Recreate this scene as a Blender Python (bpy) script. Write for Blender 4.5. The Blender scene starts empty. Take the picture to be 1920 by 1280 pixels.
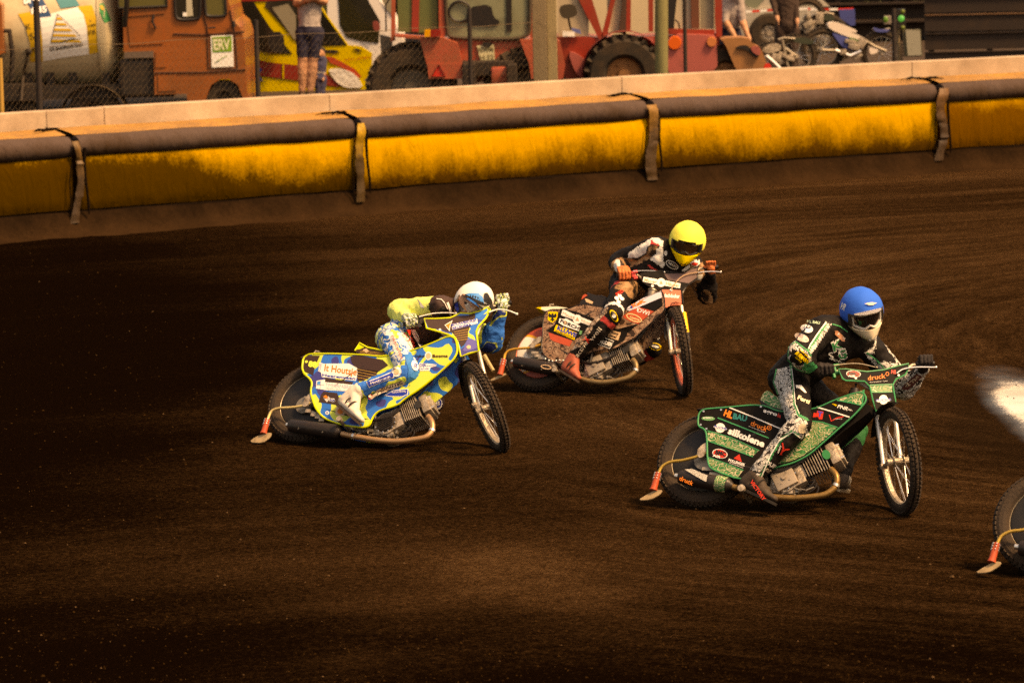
import bpy, bmesh, math, random
from math import radians as RAD, sin, cos, pi, atan2, sqrt
from mathutils import Vector, Matrix, noise
from mathutils.bvhtree import BVHTree
V = Vector
sc = bpy.context.scene
rng = random.Random(7)

# ------------------------------------------------------------------ camera
FPX = 7500.0; HCAM = 4.35; ROLL = RAD(1.2); PITCH = math.atan(940 / FPX)
_F = V((0, cos(PITCH), -sin(PITCH))); _U0 = V((0, sin(PITCH), cos(PITCH))); _R0 = V((1, 0, 0))
CR = _R0 * cos(ROLL) - _U0 * sin(ROLL); CU = _U0 * cos(ROLL) + _R0 * sin(ROLL); CK = -_F
CAM = V((0, 0, HCAM))
cd = bpy.data.cameras.new('camera'); cam = bpy.data.objects.new('camera', cd); sc.collection.objects.link(cam)
cd.sensor_width = 36; cd.lens = FPX / 1920 * 36; cd.clip_end = 4000; cd.clip_start = 0.5
M = Matrix((CR, CU, CK)).transposed().to_4x4(); M.translation = CAM; cam.matrix_world = M
cd.dof.use_dof = True; cd.dof.focus_distance = 27.5; cd.dof.aperture_fstop = 4.2
sc.camera = cam

# ------------------------------------------------------------------ light
world = bpy.data.worlds.new('World'); sc.world = world; world.use_nodes = True
wn = world.node_tree.nodes; wl = world.node_tree.links
bg = wn['Background']; bg.inputs['Strength'].default_value = 0.058
sky = wn.new('ShaderNodeTexSky'); sky.sky_type = 'NISHITA'; sky.sun_disc = False
SUN_EL = RAD(56); SUN_AZ = RAD(118)      # azimuth from +Y (into the picture) towards +X
SUNV = V((sin(SUN_AZ) * cos(SUN_EL), cos(SUN_AZ) * cos(SUN_EL), sin(SUN_EL)))
sky.sun_elevation = SUN_EL; sky.sun_rotation = SUN_AZ; sky.dust_density = 4.0; sky.air_density = 1.2; sky.ozone_density = 0.5
wl.new(sky.outputs[0], bg.inputs['Color'])
sd = bpy.data.lights.new('sun', 'SUN'); sd.energy = 1.5; sd.angle = RAD(10); sd.color = (1.0, 0.84, 0.62)
sun = bpy.data.objects.new('sun', sd); sc.collection.objects.link(sun)
sun.rotation_euler = SUNV.to_track_quat('Z', 'Y').to_euler()
vs = sc.view_settings; vs.view_transform = 'Standard'; vs.look = 'None'; vs.gamma = 1; vs.use_curve_mapping = False
vs.exposure = 1.85
vs.use_white_balance = True; vs.white_balance_temperature = 12500; vs.white_balance_tint = 22
sc.render.engine = 'CYCLES'; sc.cycles.use_denoising = False; sc.cycles.max_bounces = 6
sc.cycles.diffuse_bounces = 3; sc.cycles.glossy_bounces = 3; sc.cycles.transmission_bounces = 4; sc.cycles.caustics_reflective = False

# ------------------------------------------------------------------ pixel -> world
def ray(px, py):
    return (_F * FPX + CR * (px - 960) + CU * (640 - py)).normalized()
def G(px, py, z=0.0):
    d = ray(px, py); return CAM + d * ((z - HCAM) / d.z)
def W(px, py, D):
    d = ray(px, py); return CAM + d * (D / d.dot(_F))
def cdir(x, y, z):
    return (CR * x + CU * y + CK * z).normalized()
def proj(p):
    q = p - CAM; z = q.dot(_F)
    return (960 + FPX * q.dot(CR) / z, 640 - FPX * q.dot(CU) / z)

class Plane:
    """a flat working surface in the world: point + unit normal"""
    def __init__(s, p, n): s.p = V(p); s.n = V(n).normalized()
    def at(s, px, py, off=0.0):
        d = ray(px, py); return CAM + d * ((s.p + s.n * off - CAM).dot(s.n) / d.dot(s.n))

# ------------------------------------------------------------------ materials
MATS = {}
def s2l(c):
    return tuple(((v / 12.92) if v <= 0.04045 else ((v + 0.055) / 1.055) ** 2.4) for v in c)
def mat(name, col, rough=0.6, metal=0.0, dirt=0.0, dcol=(0.05, 0.028, 0.014), dscale=6.0, bump=0.0, bscale=60.0, coat=0.0, spec=0.3, trans=0.0, alpha=1.0, emit=0):
    if name in MATS: return MATS[name]
    m = bpy.data.materials.new(name); m.use_nodes = True
    nt = m.node_tree; b = nt.nodes['Principled BSDF']
    b.inputs['Base Color'].default_value = (*col, 1); b.inputs['Roughness'].default_value = rough
    b.inputs['Metallic'].default_value = metal; b.inputs['Coat Weight'].default_value = coat
    b.inputs['Specular IOR Level'].default_value = spec
    if trans: b.inputs['Transmission Weight'].default_value = trans
    if alpha < 1: b.inputs['Alpha'].default_value = alpha
    tc = nt.nodes.new('ShaderNodeTexCoord')
    if dirt > 0:
        n = nt.nodes.new('ShaderNodeTexNoise'); n.inputs['Scale'].default_value = dscale; n.inputs['Detail'].default_value = 8; n.inputs['Roughness'].default_value = 0.7
        nt.links.new(tc.outputs['Object'], n.inputs['Vector'])
        r = nt.nodes.new('ShaderNodeMapRange'); r.inputs[1].default_value = 0.62 - dirt * 0.35; r.inputs[2].default_value = 0.85 - dirt * 0.2; r.inputs[4].default_value = min(1, 0.5 + dirt * 0.5)
        nt.links.new(n.outputs[0], r.inputs[0])
        mx = nt.nodes.new('ShaderNodeMix'); mx.data_type = 'RGBA'
        mx.inputs[6].default_value = (*col, 1); mx.inputs[7].default_value = (*dcol, 1)
        nt.links.new(r.outputs[0], mx.inputs[0]); nt.links.new(mx.outputs[2], b.inputs['Base Color'])
    if bump > 0:
        n2 = nt.nodes.new('ShaderNodeTexNoise'); n2.inputs['Scale'].default_value = bscale; n2.inputs['Detail'].default_value = 5
        nt.links.new(tc.outputs['Object'], n2.inputs['Vector'])
        bp = nt.nodes.new('ShaderNodeBump'); bp.inputs['Strength'].default_value = bump; bp.inputs['Distance'].default_value = 0.02
        nt.links.new(n2.outputs[0], bp.inputs['Height']); nt.links.new(bp.outputs[0], b.inputs['Normal'])
    MATS[name] = m; return m

def pattern_mat(name, cols, scale=9.0, kind='camo', rough=0.75, bump=0.25, stretch=(1, 1, 1), dirt=0.15):
    """printed cloth or vinyl: blotches ('camo') or crowded strokes ('scribble') of the given colours"""
    if name in MATS: return MATS[name]
    m = bpy.data.materials.new(name); m.use_nodes = True; nt = m.node_tree; N = nt.nodes; L = nt.links
    b = N['Principled BSDF']; b.inputs['Roughness'].default_value = rough; b.inputs['Specular IOR Level'].default_value = 0.3
    tc = N.new('ShaderNodeTexCoord'); mp = N.new('ShaderNodeMapping'); mp.inputs['Scale'].default_value = stretch
    L.new(tc.outputs['Object'], mp.inputs['Vector'])
    if kind == 'camo':
        n = N.new('ShaderNodeTexNoise'); n.inputs['Scale'].default_value = scale; n.inputs['Detail'].default_value = 0.6; n.inputs['Distortion'].default_value = 0.6
        L.new(mp.outputs[0], n.inputs['Vector']); src = n.outputs[0]
    else:
        n = N.new('ShaderNodeTexNoise'); n.inputs['Scale'].default_value = scale * 0.5; n.inputs['Detail'].default_value = 2
        L.new(mp.outputs[0], n.inputs['Vector'])
        w = N.new('ShaderNodeTexVoronoi'); w.feature = 'DISTANCE_TO_EDGE'; w.inputs['Scale'].default_value = scale; w.inputs['Randomness'].default_value = 1
        mx = N.new('ShaderNodeMix'); mx.data_type = 'RGBA'; mx.blend_type = 'ADD'; mx.inputs[0].default_value = 0.25
        L.new(mp.outputs[0], mx.inputs[6]); L.new(n.outputs[1], mx.inputs[7]); L.new(mx.outputs[2], w.inputs['Vector'])
        mul = N.new('ShaderNodeMath'); mul.operation = 'MULTIPLY'; mul.inputs[1].default_value = 3.2; L.new(w.outputs[0], mul.inputs[0]); src = mul.outputs[0]
    cr = N.new('ShaderNodeValToRGB'); cr.color_ramp.interpolation = 'CONSTANT'; L.new(src, cr.inputs[0])
    e = cr.color_ramp.elements
    while len(e) > 1: e.remove(e[-1])
    e[0].position = 0; e[0].color = (*cols[0][1], 1)
    for p, c in cols[1:]:
        q = e.new(p); q.color = (*c, 1)
    d = N.new('ShaderNodeTexNoise'); d.inputs['Scale'].default_value = 7; d.inputs['Detail'].default_value = 8; d.inputs['Roughness'].default_value = 0.75
    L.new(tc.outputs['Object'], d.inputs['Vector'])
    r = N.new('ShaderNodeMapRange'); r.inputs[1].default_value = 0.5; r.inputs[2].default_value = 0.85; r.inputs[4].default_value = dirt * 3; L.new(d.outputs[0], r.inputs[0])
    m2 = N.new('ShaderNodeMix'); m2.data_type = 'RGBA'; L.new(r.outputs[0], m2.inputs[0]); L.new(cr.outputs[0], m2.inputs[6]); m2.inputs[7].default_value = (0.06, 0.03, 0.015, 1)
    L.new(m2.outputs[2], b.inputs['Base Color'])
    if bump:
        n2 = N.new('ShaderNodeTexNoise'); n2.inputs['Scale'].default_value = 22; n2.inputs['Detail'].default_value = 3; n2.inputs['Distortion'].default_value = 1.2
        L.new(tc.outputs['Object'], n2.inputs['Vector'])
        bp = N.new('ShaderNodeBump'); bp.inputs['Strength'].default_value = bump; bp.inputs['Distance'].default_value = 0.03
        L.new(n2.outputs[0], bp.inputs['Height']); L.new(bp.outputs[0], b.inputs['Normal'])
    MATS[name] = m; return m

# ------------------------------------------------------------------ objects
def thing(name, loc, label, cat, group=None):
    o = bpy.data.objects.new(name, None); o.empty_display_size = 0.2; sc.collection.objects.link(o); o.location = loc
    o['label'] = label; o['category'] = cat
    if group: o['group'] = group
    return o
def root_of(p):
    l = V((0, 0, 0))
    while p is not None:
        l = l + V(p.location); p = p.parent
    return l
def finish(name, bm, m, parent=None, smooth=False, loc=None, tri=False, mats=None, label=None, kind=None):
    """bm is in world coordinates; link it as one object under its parent"""
    base = root_of(parent) if parent is not None else (V(loc) if loc is not None else V((0, 0, 0)))
    bmesh.ops.translate(bm, verts=bm.verts, vec=-base)
    me = bpy.data.meshes.new(name); bm.to_mesh(me); bm.free()
    for x in (mats or [m]): me.materials.append(x)
    if smooth:
        for p in me.polygons: p.use_smooth = True
        try: me.set_sharp_from_angle(angle=RAD(40))
        except Exception: pass
    o = bpy.data.objects.new(name, me); sc.collection.objects.link(o)
    if parent is not None: o.parent = parent
    else: o.location = base
    if label: o['label'] = label
    if kind: o['kind'] = kind
    return o
def tag(o, label, cat, group=None):
    o['label'] = label; o['category'] = cat
    if group: o['group'] = group
    return o

def perp(a):
    a = a.normalized(); t = V((0, 0, 1)) if abs(a.z) < 0.9 else V((1, 0, 0))
    x = a.cross(t).normalized(); return x, a.cross(x).normalized()
def add_tube(bm, pts, r, seg=8, closed=False, cap=True):
    pts = [V(p) for p in pts]; n = len(pts); rs = r if isinstance(r, (list, tuple)) else [r] * n
    rings = []; px = None
    for i, p in enumerate(pts):
        if closed: t = pts[(i + 1) % n] - pts[i - 1]
        else: t = pts[min(i + 1, n - 1)] - pts[max(i - 1, 0)]
        t.normalize()
        if px is None: x, y = perp(t)
        else:
            x = px - t * px.dot(t); x.normalize(); y = t.cross(x)
        px = x
        rings.append([bm.verts.new(p + (x * cos(2 * pi * k / seg) + y * sin(2 * pi * k / seg)) * rs[i]) for k in range(seg)])
    m = n if closed else n - 1
    for i in range(m):
        a = rings[i]; b = rings[(i + 1) % n]
        for k in range(seg):
            bm.faces.new((a[k], a[(k + 1) % seg], b[(k + 1) % seg], b[k]))
    if cap and not closed:
        bm.faces.new(rings[0][::-1]); bm.faces.new(rings[-1])
def add_box(bm, c, ax, hd, bevel=0.0):
    """oriented box: centre, three unit axes, half sizes"""
    vs_ = []
    for i in (-1, 1):
        for j in (-1, 1):
            for k in (-1, 1):
                vs_.append(bm.verts.new(V(c) + ax[0] * hd[0] * i + ax[1] * hd[1] * j + ax[2] * hd[2] * k))
    fs = [(0, 1, 3, 2), (4, 6, 7, 5), (0, 4, 5, 1), (2, 3, 7, 6), (0, 2, 6, 4), (1, 5, 7, 3)]
    new = [bm.faces.new([vs_[i] for i in f]) for f in fs]
    if bevel > 0:
        ed = list({e for f in new for e in f.edges})
        bmesh.ops.bevel(bm, geom=ed, offset=bevel, segments=2, affect='EDGES', profile=0.6)
AX = (V((1, 0, 0)), V((0, 1, 0)), V((0, 0, 1)))
def add_cyl(bm, a, b, r0, r1=None, seg=20):
    add_tube(bm, [a, b], [r0, r0 if r1 is None else r1], seg)
def add_ell(bm, c, ax, rr, nu=16, nv=10):
    c = V(c); rows = []
    for i in range(1, nv):
        th = pi * i / nv
        rows.append([bm.verts.new(c + ax[0] * rr[0] * sin(th) * cos(2 * pi * k / nu) + ax[1] * rr[1] * sin(th) * sin(2 * pi * k / nu) + ax[2] * rr[2] * cos(th)) for k in range(nu)])
    t = bm.verts.new(c + ax[2] * rr[2]); bt = bm.verts.new(c - ax[2] * rr[2])
    for k in range(nu):
        bm.faces.new((t, rows[0][k], rows[0][(k + 1) % nu]))
        bm.faces.new((bt, rows[-1][(k + 1) % nu], rows[-1][k]))
        for i in range(len(rows) - 1):
            bm.faces.new((rows[i][k], rows[i + 1][k], rows[i + 1][(k + 1) % nu], rows[i][(k + 1) % nu]))
def chaikin(p, it=1, closed=True):
    p = [V(q) for q in p]
    for _ in range(it):
        o = []
        n = len(p)
        for i in range(n if closed else n - 1):
            a, b = p[i], p[(i + 1) % n]; o += [a * 0.78 + b * 0.22, a * 0.22 + b * 0.78]
        if not closed: o = [p[0]] + o[1:-1] + [p[-1]]
        p = o
    return p
def spline(p, k=6):
    """Catmull-Rom through 3-D points"""
    p = [V(q) for q in p]; o = []
    for i in range(len(p) - 1):
        a = p[max(i - 1, 0)]; b = p[i]; c = p[i + 1]; d = p[min(i + 2, len(p) - 1)]
        for j in range(k):
            t = j / k
            o.append(0.5 * ((2 * b) + (c - a) * t + (2 * a - 5 * b + 4 * c - d) * t * t + (3 * b - a - 3 * c + d) * t ** 3))
    return o + [p[-1]]
def add_slab(bm, pts, n, t, both=True):
    """polygon in space thickened by t along -n"""
    f = bm.faces.new([bm.verts.new(V(p)) for p in pts])
    if f.normal.length == 0: f.normal_update()
    f.normal_update()
    if f.normal.dot(n) < 0: f.normal_flip()
    back = [bm.verts.new(v.co - n * t) for v in f.verts]
    fv = list(f.verts)
    bm.faces.new(back[::-1])
    k = len(fv)
    for i in range(k):
        bm.faces.new((fv[i], back[i], back[(i + 1) % k], fv[(i + 1) % k]))
def slab(name, pix, surf, off, t, m, parent, rnd=0, label=None, n=None, smooth=False):
    pts = [surf.at(q[0], q[1], off) for q in pix]
    if rnd: pts = chaikin(pts, rnd)
    bm = bmesh.new(); add_slab(bm, pts, n or surf.n, t)
    return finish(name, bm, m, parent, label=label, smooth=smooth)
def box(name, c, ax, hd, m, parent, bevel=0.0, label=None, smooth=False):
    bm = bmesh.new(); add_box(bm, c, ax, hd, bevel); return finish(name, bm, m, parent, label=label, smooth=smooth)
def tube(name, pts, r, m, parent, seg=8, closed=False, label=None):
    bm = bmesh.new(); add_tube(bm, pts, r, seg, closed); return finish(name, bm, m, parent, smooth=True, label=label)

# ---- flat print: words and shapes laid on a surface given by a function (px, py) -> point
_fcache = {}
FONTW = {}
def text_mesh(s, bold):
    k = (s, bold)
    if k not in _fcache:
        cu = bpy.data.curves.new('words', 'FONT'); cu.body = s; cu.size = 1; cu.offset = bold; cu.resolution_u = 2
        o = bpy.data.objects.new('words', cu); sc.collection.objects.link(o)
        dg = bpy.context.evaluated_depsgraph_get()
        me = bpy.data.meshes.new_from_object(o.evaluated_get(dg))
        co = [(v.co.x, v.co.y) for v in me.vertices]; fs = [tuple(p.vertices) for p in me.polygons]
        bpy.data.objects.remove(o); bpy.data.curves.remove(cu); bpy.data.meshes.remove(me)
        _fcache[k] = (co, fs)
    return _fcache[k]
def words(s, A, B, h, at, m, parent, bold=0.0, name='lettering', slant=0.0, up=None):
    co, fs = text_mesh(s, bold)
    if not co: return None
    x0 = min(c[0] for c in co); x1 = max(c[0] for c in co)
    A = V(A); B = V(B); u = (B - A)
    if up is None:
        up = V((u.y, -u.x)).normalized() + u.normalized() * slant
    else: up = V(up).normalized()
    bm = bmesh.new(); vs_ = []
    for x, y in co:
        q = A + u * ((x - x0) / max(1e-6, x1 - x0)) + up * (y / 0.72 * h)
        vs_.append(bm.verts.new(at(q.x, q.y)))
    for f in fs:
        try: bm.faces.new([vs_[i] for i in f])
        except ValueError: pass
    return finish(name, bm, m, parent)
def patch(pix, at, m, parent, name='sticker', sub=0, label=None):
    bm = bmesh.new()
    f = bm.faces.new([bm.verts.new((q[0], q[1], 0)) for q in pix])
    bmesh.ops.triangulate(bm, faces=[f])
    for _ in range(sub):
        bmesh.ops.subdivide_edges(bm, edges=bm.edges[:], cuts=1, use_grid_fill=True)
        bmesh.ops.triangulate(bm, faces=bm.faces[:])
    for v in bm.verts: v.co = at(v.co.x, v.co.y)
    return finish(name, bm, m, parent, label=label)
def oval(cx, cy, rx, ry, ang=0, n=22):
    a = RAD(ang)
    return [(cx + rx * cos(t) * cos(a) - ry * sin(t) * sin(a), cy + rx * cos(t) * sin(a) + ry * sin(t) * cos(a)) for t in (2 * pi * i / n for i in range(n))]
def stripe(pix, w):
    """a ribbon polygon of width w round an open pixel path"""
    p = [V(q) for q in pix]; a = []; b = []
    for i, q in enumerate(p):
        t = (p[min(i + 1, len(p) - 1)] - p[max(i - 1, 0)]).normalized(); n = V((-t.y, t.x)) * w / 2
        a.append(tuple(q + n)); b.append(tuple(q - n))
    return a + b[::-1]

# ---- soft bodies: overlapping volumes fused to one skin
def capsule(bm, a, b, ra, rb, ref=None, sq=1.0, seg=16):
    a = V(a); b = V(b); t = (b - a)
    L_ = t.length
    if L_ < 1e-5: t = V((0, 0, 1)); L_ = 1e-5
    t = t.normalized()
    if ref is None: x, y = perp(t)
    else:
        x = (V(ref) - t * V(ref).dot(t)).normalized(); y = t.cross(x)
    rows = []
    for i in range(1, 5):
        th = pi / 2 * i / 4; rows.append((a - t * ra * cos(th), ra * sin(th)))
    for i in range(4, 0, -1):
        th = pi / 2 * i / 4; rows.append((b + t * rb * cos(th), rb * sin(th)))
    rr = [[bm.verts.new(c + x * r * cos(2 * pi * k / seg) + y * r * sq * sin(2 * pi * k / seg)) for k in range(seg)] for c, r in rows]
    for i in range(len(rr) - 1):
        for k in range(seg): bm.faces.new((rr[i][k], rr[i][(k + 1) % seg], rr[i + 1][(k + 1) % seg], rr[i + 1][k]))
    bm.faces.new(rr[0][::-1]); bm.faces.new(rr[-1])
def fuse(name, bm, parent, mats, voxel=0.012, smooth=4, paint=None, wrinkle=0.0, wscale=14.0, label=None):
    tmp = bpy.data.meshes.new('tmp'); 
    bmesh.ops.recalc_face_normals(bm, faces=bm.faces[:])
    bm.to_mesh(tmp); bm.free()
    o = bpy.data.objects.new('tmp', tmp); sc.collection.objects.link(o)
    r = o.modifiers.new('r', 'REMESH'); r.mode = 'VOXEL'; r.voxel_size = voxel; r.use_smooth_shade = True
    s = o.modifiers.new('s', 'SMOOTH'); s.iterations = smooth; s.factor = 0.5
    dg = bpy.context.evaluated_depsgraph_get(); me = bpy.data.meshes.new_from_object(o.evaluated_get(dg))
    bpy.data.objects.remove(o); bpy.data.meshes.remove(tmp)
    b2 = bmesh.new(); b2.from_mesh(me); bpy.data.meshes.remove(me)
    b2.normal_update()
    if wrinkle:
        for v in b2.verts:
            p = v.co * wscale
            d = noise.noise(p) + 0.6 * (1 - 2 * abs(noise.noise(p * 1.9 + V((5, 2, 1)))))
            v.co += v.normal * d * wrinkle
    b2.normal_update()
    if paint:
        for f in b2.faces: f.material_index = paint(f.calc_center_median(), f.normal)
    bvh = BVHTree.FromBMesh(b2)
    ob = finish(name, b2, None, parent, smooth=False, mats=mats, label=label)
    for p in ob.data.polygons: p.use_smooth = True
    return ob, bvh
def on_body(bvh, off=0.004):
    def at(px, py):
        d = ray(px, py); h = bvh.ray_cast(CAM, d)
        if h[0] is not None: return h[0] - d * off
        q = bvh.find_nearest(CAM + d * 27.5)[0]
        return CAM + d * (((q - CAM).dot(_F) - off) / d.dot(_F))
    return at
# ================================================================== TRACK
ARC = G(1500, 330)                       # centre the wheel ruts sweep round
def ground_mat():
    m = bpy.data.materials.new('shale'); m.use_nodes = True; nt = m.node_tree; N = nt.nodes; L = nt.links
    b = N['Principled BSDF']
    geo = N.new('ShaderNodeNewGeometry'); sep = N.new('ShaderNodeSeparateXYZ'); L.new(geo.outputs['Position'], sep.inputs[0])
    def math_(op, a, b_=None, c=None):
        n = N.new('ShaderNodeMath'); n.operation = op
        for i, x in enumerate((a, b_, c)):
            if x is None: continue
            if isinstance(x, (int, float)): n.inputs[i].default_value = x
            else: L.new(x, n.inputs[i])
        return n.outputs[0]
    def noise_(vec, scale, detail=6, rough=0.6, dist=0.0):
        n = N.new('ShaderNodeTexNoise'); n.inputs['Scale'].default_value = scale; n.inputs['Detail'].default_value = detail
        n.inputs['Roughness'].default_value = rough; n.inputs['Distortion'].default_value = dist; L.new(vec, n.inputs['Vector']); return n.outputs[0]
    def rng_(v, a, b_, c=0.0, d=1.0, sm=True):
        n = N.new('ShaderNodeMapRange'); n.interpolation_type = 'SMOOTHSTEP' if sm else 'LINEAR'
        for i, x in zip((1, 2, 3, 4), (a, b_, c, d)): n.inputs[i].default_value = x
        L.new(v, n.inputs[0]); return n.outputs[0]
    def comb(x, y, z=0.0):
        n = N.new('ShaderNodeCombineXYZ')
        for i, q in enumerate((x, y, z)):
            if isinstance(q, (int, float)): n.inputs[i].default_value = q
            else: L.new(q, n.inputs[i])
        return n.outputs[0]
    # ruts: long arcs round a far centre, in polar coordinates of the track
    cx, cy = 10.1, 33.7
    wob = noise_(geo.outputs['Position'], 0.12, 2)
    dx = math_('SUBTRACT', sep.outputs[0], cx); dy = math_('SUBTRACT', sep.outputs[1], cy)
    rad = math_('SQRT', math_('ADD', math_('MULTIPLY', dx, dx), math_('MULTIPLY', dy, dy)))
    rad = math_('ADD', rad, math_('MULTIPLY', wob, 1.6))
    ang = math_('ARCTAN2', dy, dx)
    dx2 = math_('SUBTRACT', sep.outputs[0], 9.0); dy2 = math_('SUBTRACT', sep.outputs[1], -6.0)
    rad2 = math_('ADD', math_('SQRT', math_('ADD', math_('MULTIPLY', dx2, dx2), math_('MULTIPLY', dy2, dy2))), math_('MULTIPLY', wob, 1.5)); ang2 = math_('ARCTAN2', dy2, dx2)
    side = rng_(math_('ADD', sep.outputs[0], math_('MULTIPLY', noise_(geo.outputs['Position'], 0.4, 3), 3.0)), 0.4, 3.2)
    def mixv(a, b_, f):
        return math_('ADD', math_('MULTIPLY', a, math_('SUBTRACT', 1.0, f)), math_('MULTIPLY', b_, f))
    sA = noise_(comb(rad, math_('MULTIPLY', ang, 0.9)), 4.6, 8, 0.74); sB = noise_(comb(rad2, math_('MULTIPLY', ang2, 1.8)), 3.0, 7, 0.7)
    tA = noise_(comb(rad, math_('MULTIPLY', ang, 1.2), 7.0), 0.9, 3, 0.5); tB = noise_(comb(rad2, math_('MULTIPLY', ang2, 1.4), 7.0), 0.7, 3, 0.5)
    streak = mixv(sB, sA, side); streak2 = mixv(tB, tA, side)
    big = noise_(geo.outputs['Position'], 0.16, 4, 0.5)
    fine = noise_(geo.outputs['Position'], 55, 6, 0.8)
    mid = noise_(geo.outputs['Position'], 9, 6, 0.7)
    gra = noise_(geo.outputs['Position'], 24, 5, 0.85)
    clod = N.new('ShaderNodeTexVoronoi'); clod.inputs['Scale'].default_value = 42; L.new(geo.outputs['Position'], clod.inputs['Vector'])
    # tone: dry pale dust / dark shale
    t = math_('ADD', math_('MULTIPLY', rng_(streak, 0.36, 0.68), math_('ADD', 0.09, math_('MULTIPLY', side, 0.24))), math_('MULTIPLY', rng_(streak2, 0.38, 0.64), 0.18))
    t = math_('ADD', t, math_('MULTIPLY', rng_(big, 0.35, 0.65), 0.16))
    t = math_('ADD', t, math_('MULTIPLY', math_('SUBTRACT', fine, 0.40), 1.7))
    t = math_('ADD', t, math_('MULTIPLY', math_('SUBTRACT', mid, 0.5), 0.35))
    t = math_('ADD', t, math_('MULTIPLY', math_('SUBTRACT', gra, 0.5), 1.5))
    # vignette painted into the soil colour, dark at the left and front edge
    def spot(p, rx, ry, r0, r1, nz=0.5):
        ex = math_('DIVIDE', math_('SUBTRACT', sep.outputs[0], p.x), rx); ey = math_('DIVIDE', math_('SUBTRACT', sep.outputs[1], p.y), ry)
        d = math_('SQRT', math_('ADD', math_('MULTIPLY', ex, ex), math_('MULTIPLY', ey, ey)))
        d = math_('ADD', d, math_('MULTIPLY', math_('SUBTRACT', noise_(geo.outputs['Position'], 0.7, 6), 0.5), nz))
        return rng_(d, r0, r1, 1.0, 0.0)
    vignette1 = spot(G(-90, 660), 3.4, 15.0, 0.35, 1.3)
    vignette2 = spot(G(1500, 1420), 4.6, 4.2, 0.3, 1.25)
    vignette3 = spot(G(-100, 1330), 2.6, 4.0, 0.3, 1.3)
    vignette = math_('MAXIMUM', vignette1, math_('MAXIMUM', vignette2, vignette3))
    t = math_('SUBTRACT', t, math_('MULTIPLY', vignette, 0.62))
    dry = math_('MAXIMUM', spot(G(965, 1065), 0.55, 0.9, 0.3, 1.3, 1.2), spot(G(1085, 1118), 0.45, 0.5, 0.3, 1.3, 1.2))
    t = math_('ADD', t, math_('MULTIPLY', dry, 0.22))
    cr = N.new('ShaderNodeValToRGB'); L.new(t, cr.inputs[0]); e = cr.color_ramp.elements
    e[0].position = 0.0; e[0].color = (0.0050, 0.0022, 0.0010, 1); e[1].position = 1.0; e[1].color = (0.110, 0.058, 0.027, 1)
    q = e.new(0.30); q.color = (0.0195, 0.0094, 0.0040, 1); q = e.new(0.62); q.color = (0.049, 0.0240, 0.0105, 1)
    # glare near the right edge painted near-white, with a glossy wet film
    wet_glare = spot(G(1950, 772), 0.26, 2.1, 0.35, 1.45, 0.95)
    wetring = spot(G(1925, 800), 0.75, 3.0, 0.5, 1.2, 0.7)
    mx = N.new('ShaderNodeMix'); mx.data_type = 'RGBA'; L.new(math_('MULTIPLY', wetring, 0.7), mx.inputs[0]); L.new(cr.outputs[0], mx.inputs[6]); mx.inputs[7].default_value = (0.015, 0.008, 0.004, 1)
    mx2 = N.new('ShaderNodeMix'); mx2.data_type = 'RGBA'; L.new(rng_(math_('ADD', wet_glare, math_('MULTIPLY', math_('SUBTRACT', 0.5, fine), 1.5)), 0.40, 0.85), mx2.inputs[0]); L.new(mx.outputs[2], mx2.inputs[6]); mx2.inputs[7].default_value = (0.85, 0.76, 0.64, 1)
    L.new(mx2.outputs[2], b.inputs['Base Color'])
    ro = math_('SUBTRACT', 0.93, math_('MULTIPLY', wet_glare, 0.5)); ro = math_('SUBTRACT', ro, math_('MULTIPLY', wetring, 0.13)); L.new(ro, b.inputs['Roughness'])
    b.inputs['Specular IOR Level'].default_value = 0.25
    L.new(math_('ADD', 0.0, math_('MULTIPLY', wet_glare, 0.95)), b.inputs['Specular IOR Level'])
    L.new(wet_glare, b.inputs['Coat Weight']); b.inputs['Coat Roughness'].default_value = 0.12; b.inputs['Coat IOR'].default_value = 1.5
    h = math_('ADD', math_('MULTIPLY', gra, 1.0), math_('MULTIPLY', streak, 1.7)); h = math_('ADD', h, math_('MULTIPLY', mid, 0.5))
    h = math_('ADD', h, math_('MULTIPLY', clod.outputs['Distance'], -0.25))
    bp = N.new('ShaderNodeBump'); bp.inputs['Distance'].default_value = 0.055
    L.new(math_('SUBTRACT', 0.9, math_('MULTIPLY', wet_glare, 0.80)), bp.inputs['Strength']); L.new(h, bp.inputs['Height']); L.new(bp.outputs[0], b.inputs['Normal'])
    return m
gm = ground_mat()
def sheet(name, x0, x1, y0, y1, z, m, nx=1, ny=1, fn=None):
    bm = bmesh.new(); g = [[bm.verts.new((x0 + (x1 - x0) * i / nx, y0 + (y1 - y0) * j / ny, z + (fn(x0 + (x1 - x0) * i / nx, y0 + (y1 - y0) * j / ny) if fn else 0))) for j in range(ny + 1)] for i in range(nx + 1)]
    for i in range(nx):
        for j in range(ny): bm.faces.new((g[i][j], g[i + 1][j], g[i + 1][j + 1], g[i][j + 1]))
    o = finish(name, bm, m, smooth=True); o['kind'] = 'structure'; return o
# J: feet of the padding joints along the track edge
J = [G(-930, 540), G(-395, 485), G(140, 437), G(668, 397), G(1215, 355), G(1757, 318), G(2300, 284), G(2840, 252)]
DIRS = []
for i in range(len(J)):
    a = J[max(i - 1, 0)]; b_ = J[min(i + 1, len(J) - 1)]; DIRS.append((b_ - a).normalized())
NRM = [V((d.y, -d.x, 0)).normalized() for d in DIRS]     # towards the track
def track_z(x, y):
    return 0.018 * noise.noise(V((x * 0.9, y * 0.9, 0))) + 0.010 * noise.noise(V((x * 3, y * 3, 2)))
far = sheet('ground', -1500, 1500, -300, 2500, -0.06, mat('far_ground', (0.07, 0.045, 0.02), 0.95))
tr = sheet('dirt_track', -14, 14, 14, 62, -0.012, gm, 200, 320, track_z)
tr['label'] = 'dark brown shale track with curved wheel ruts'

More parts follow.
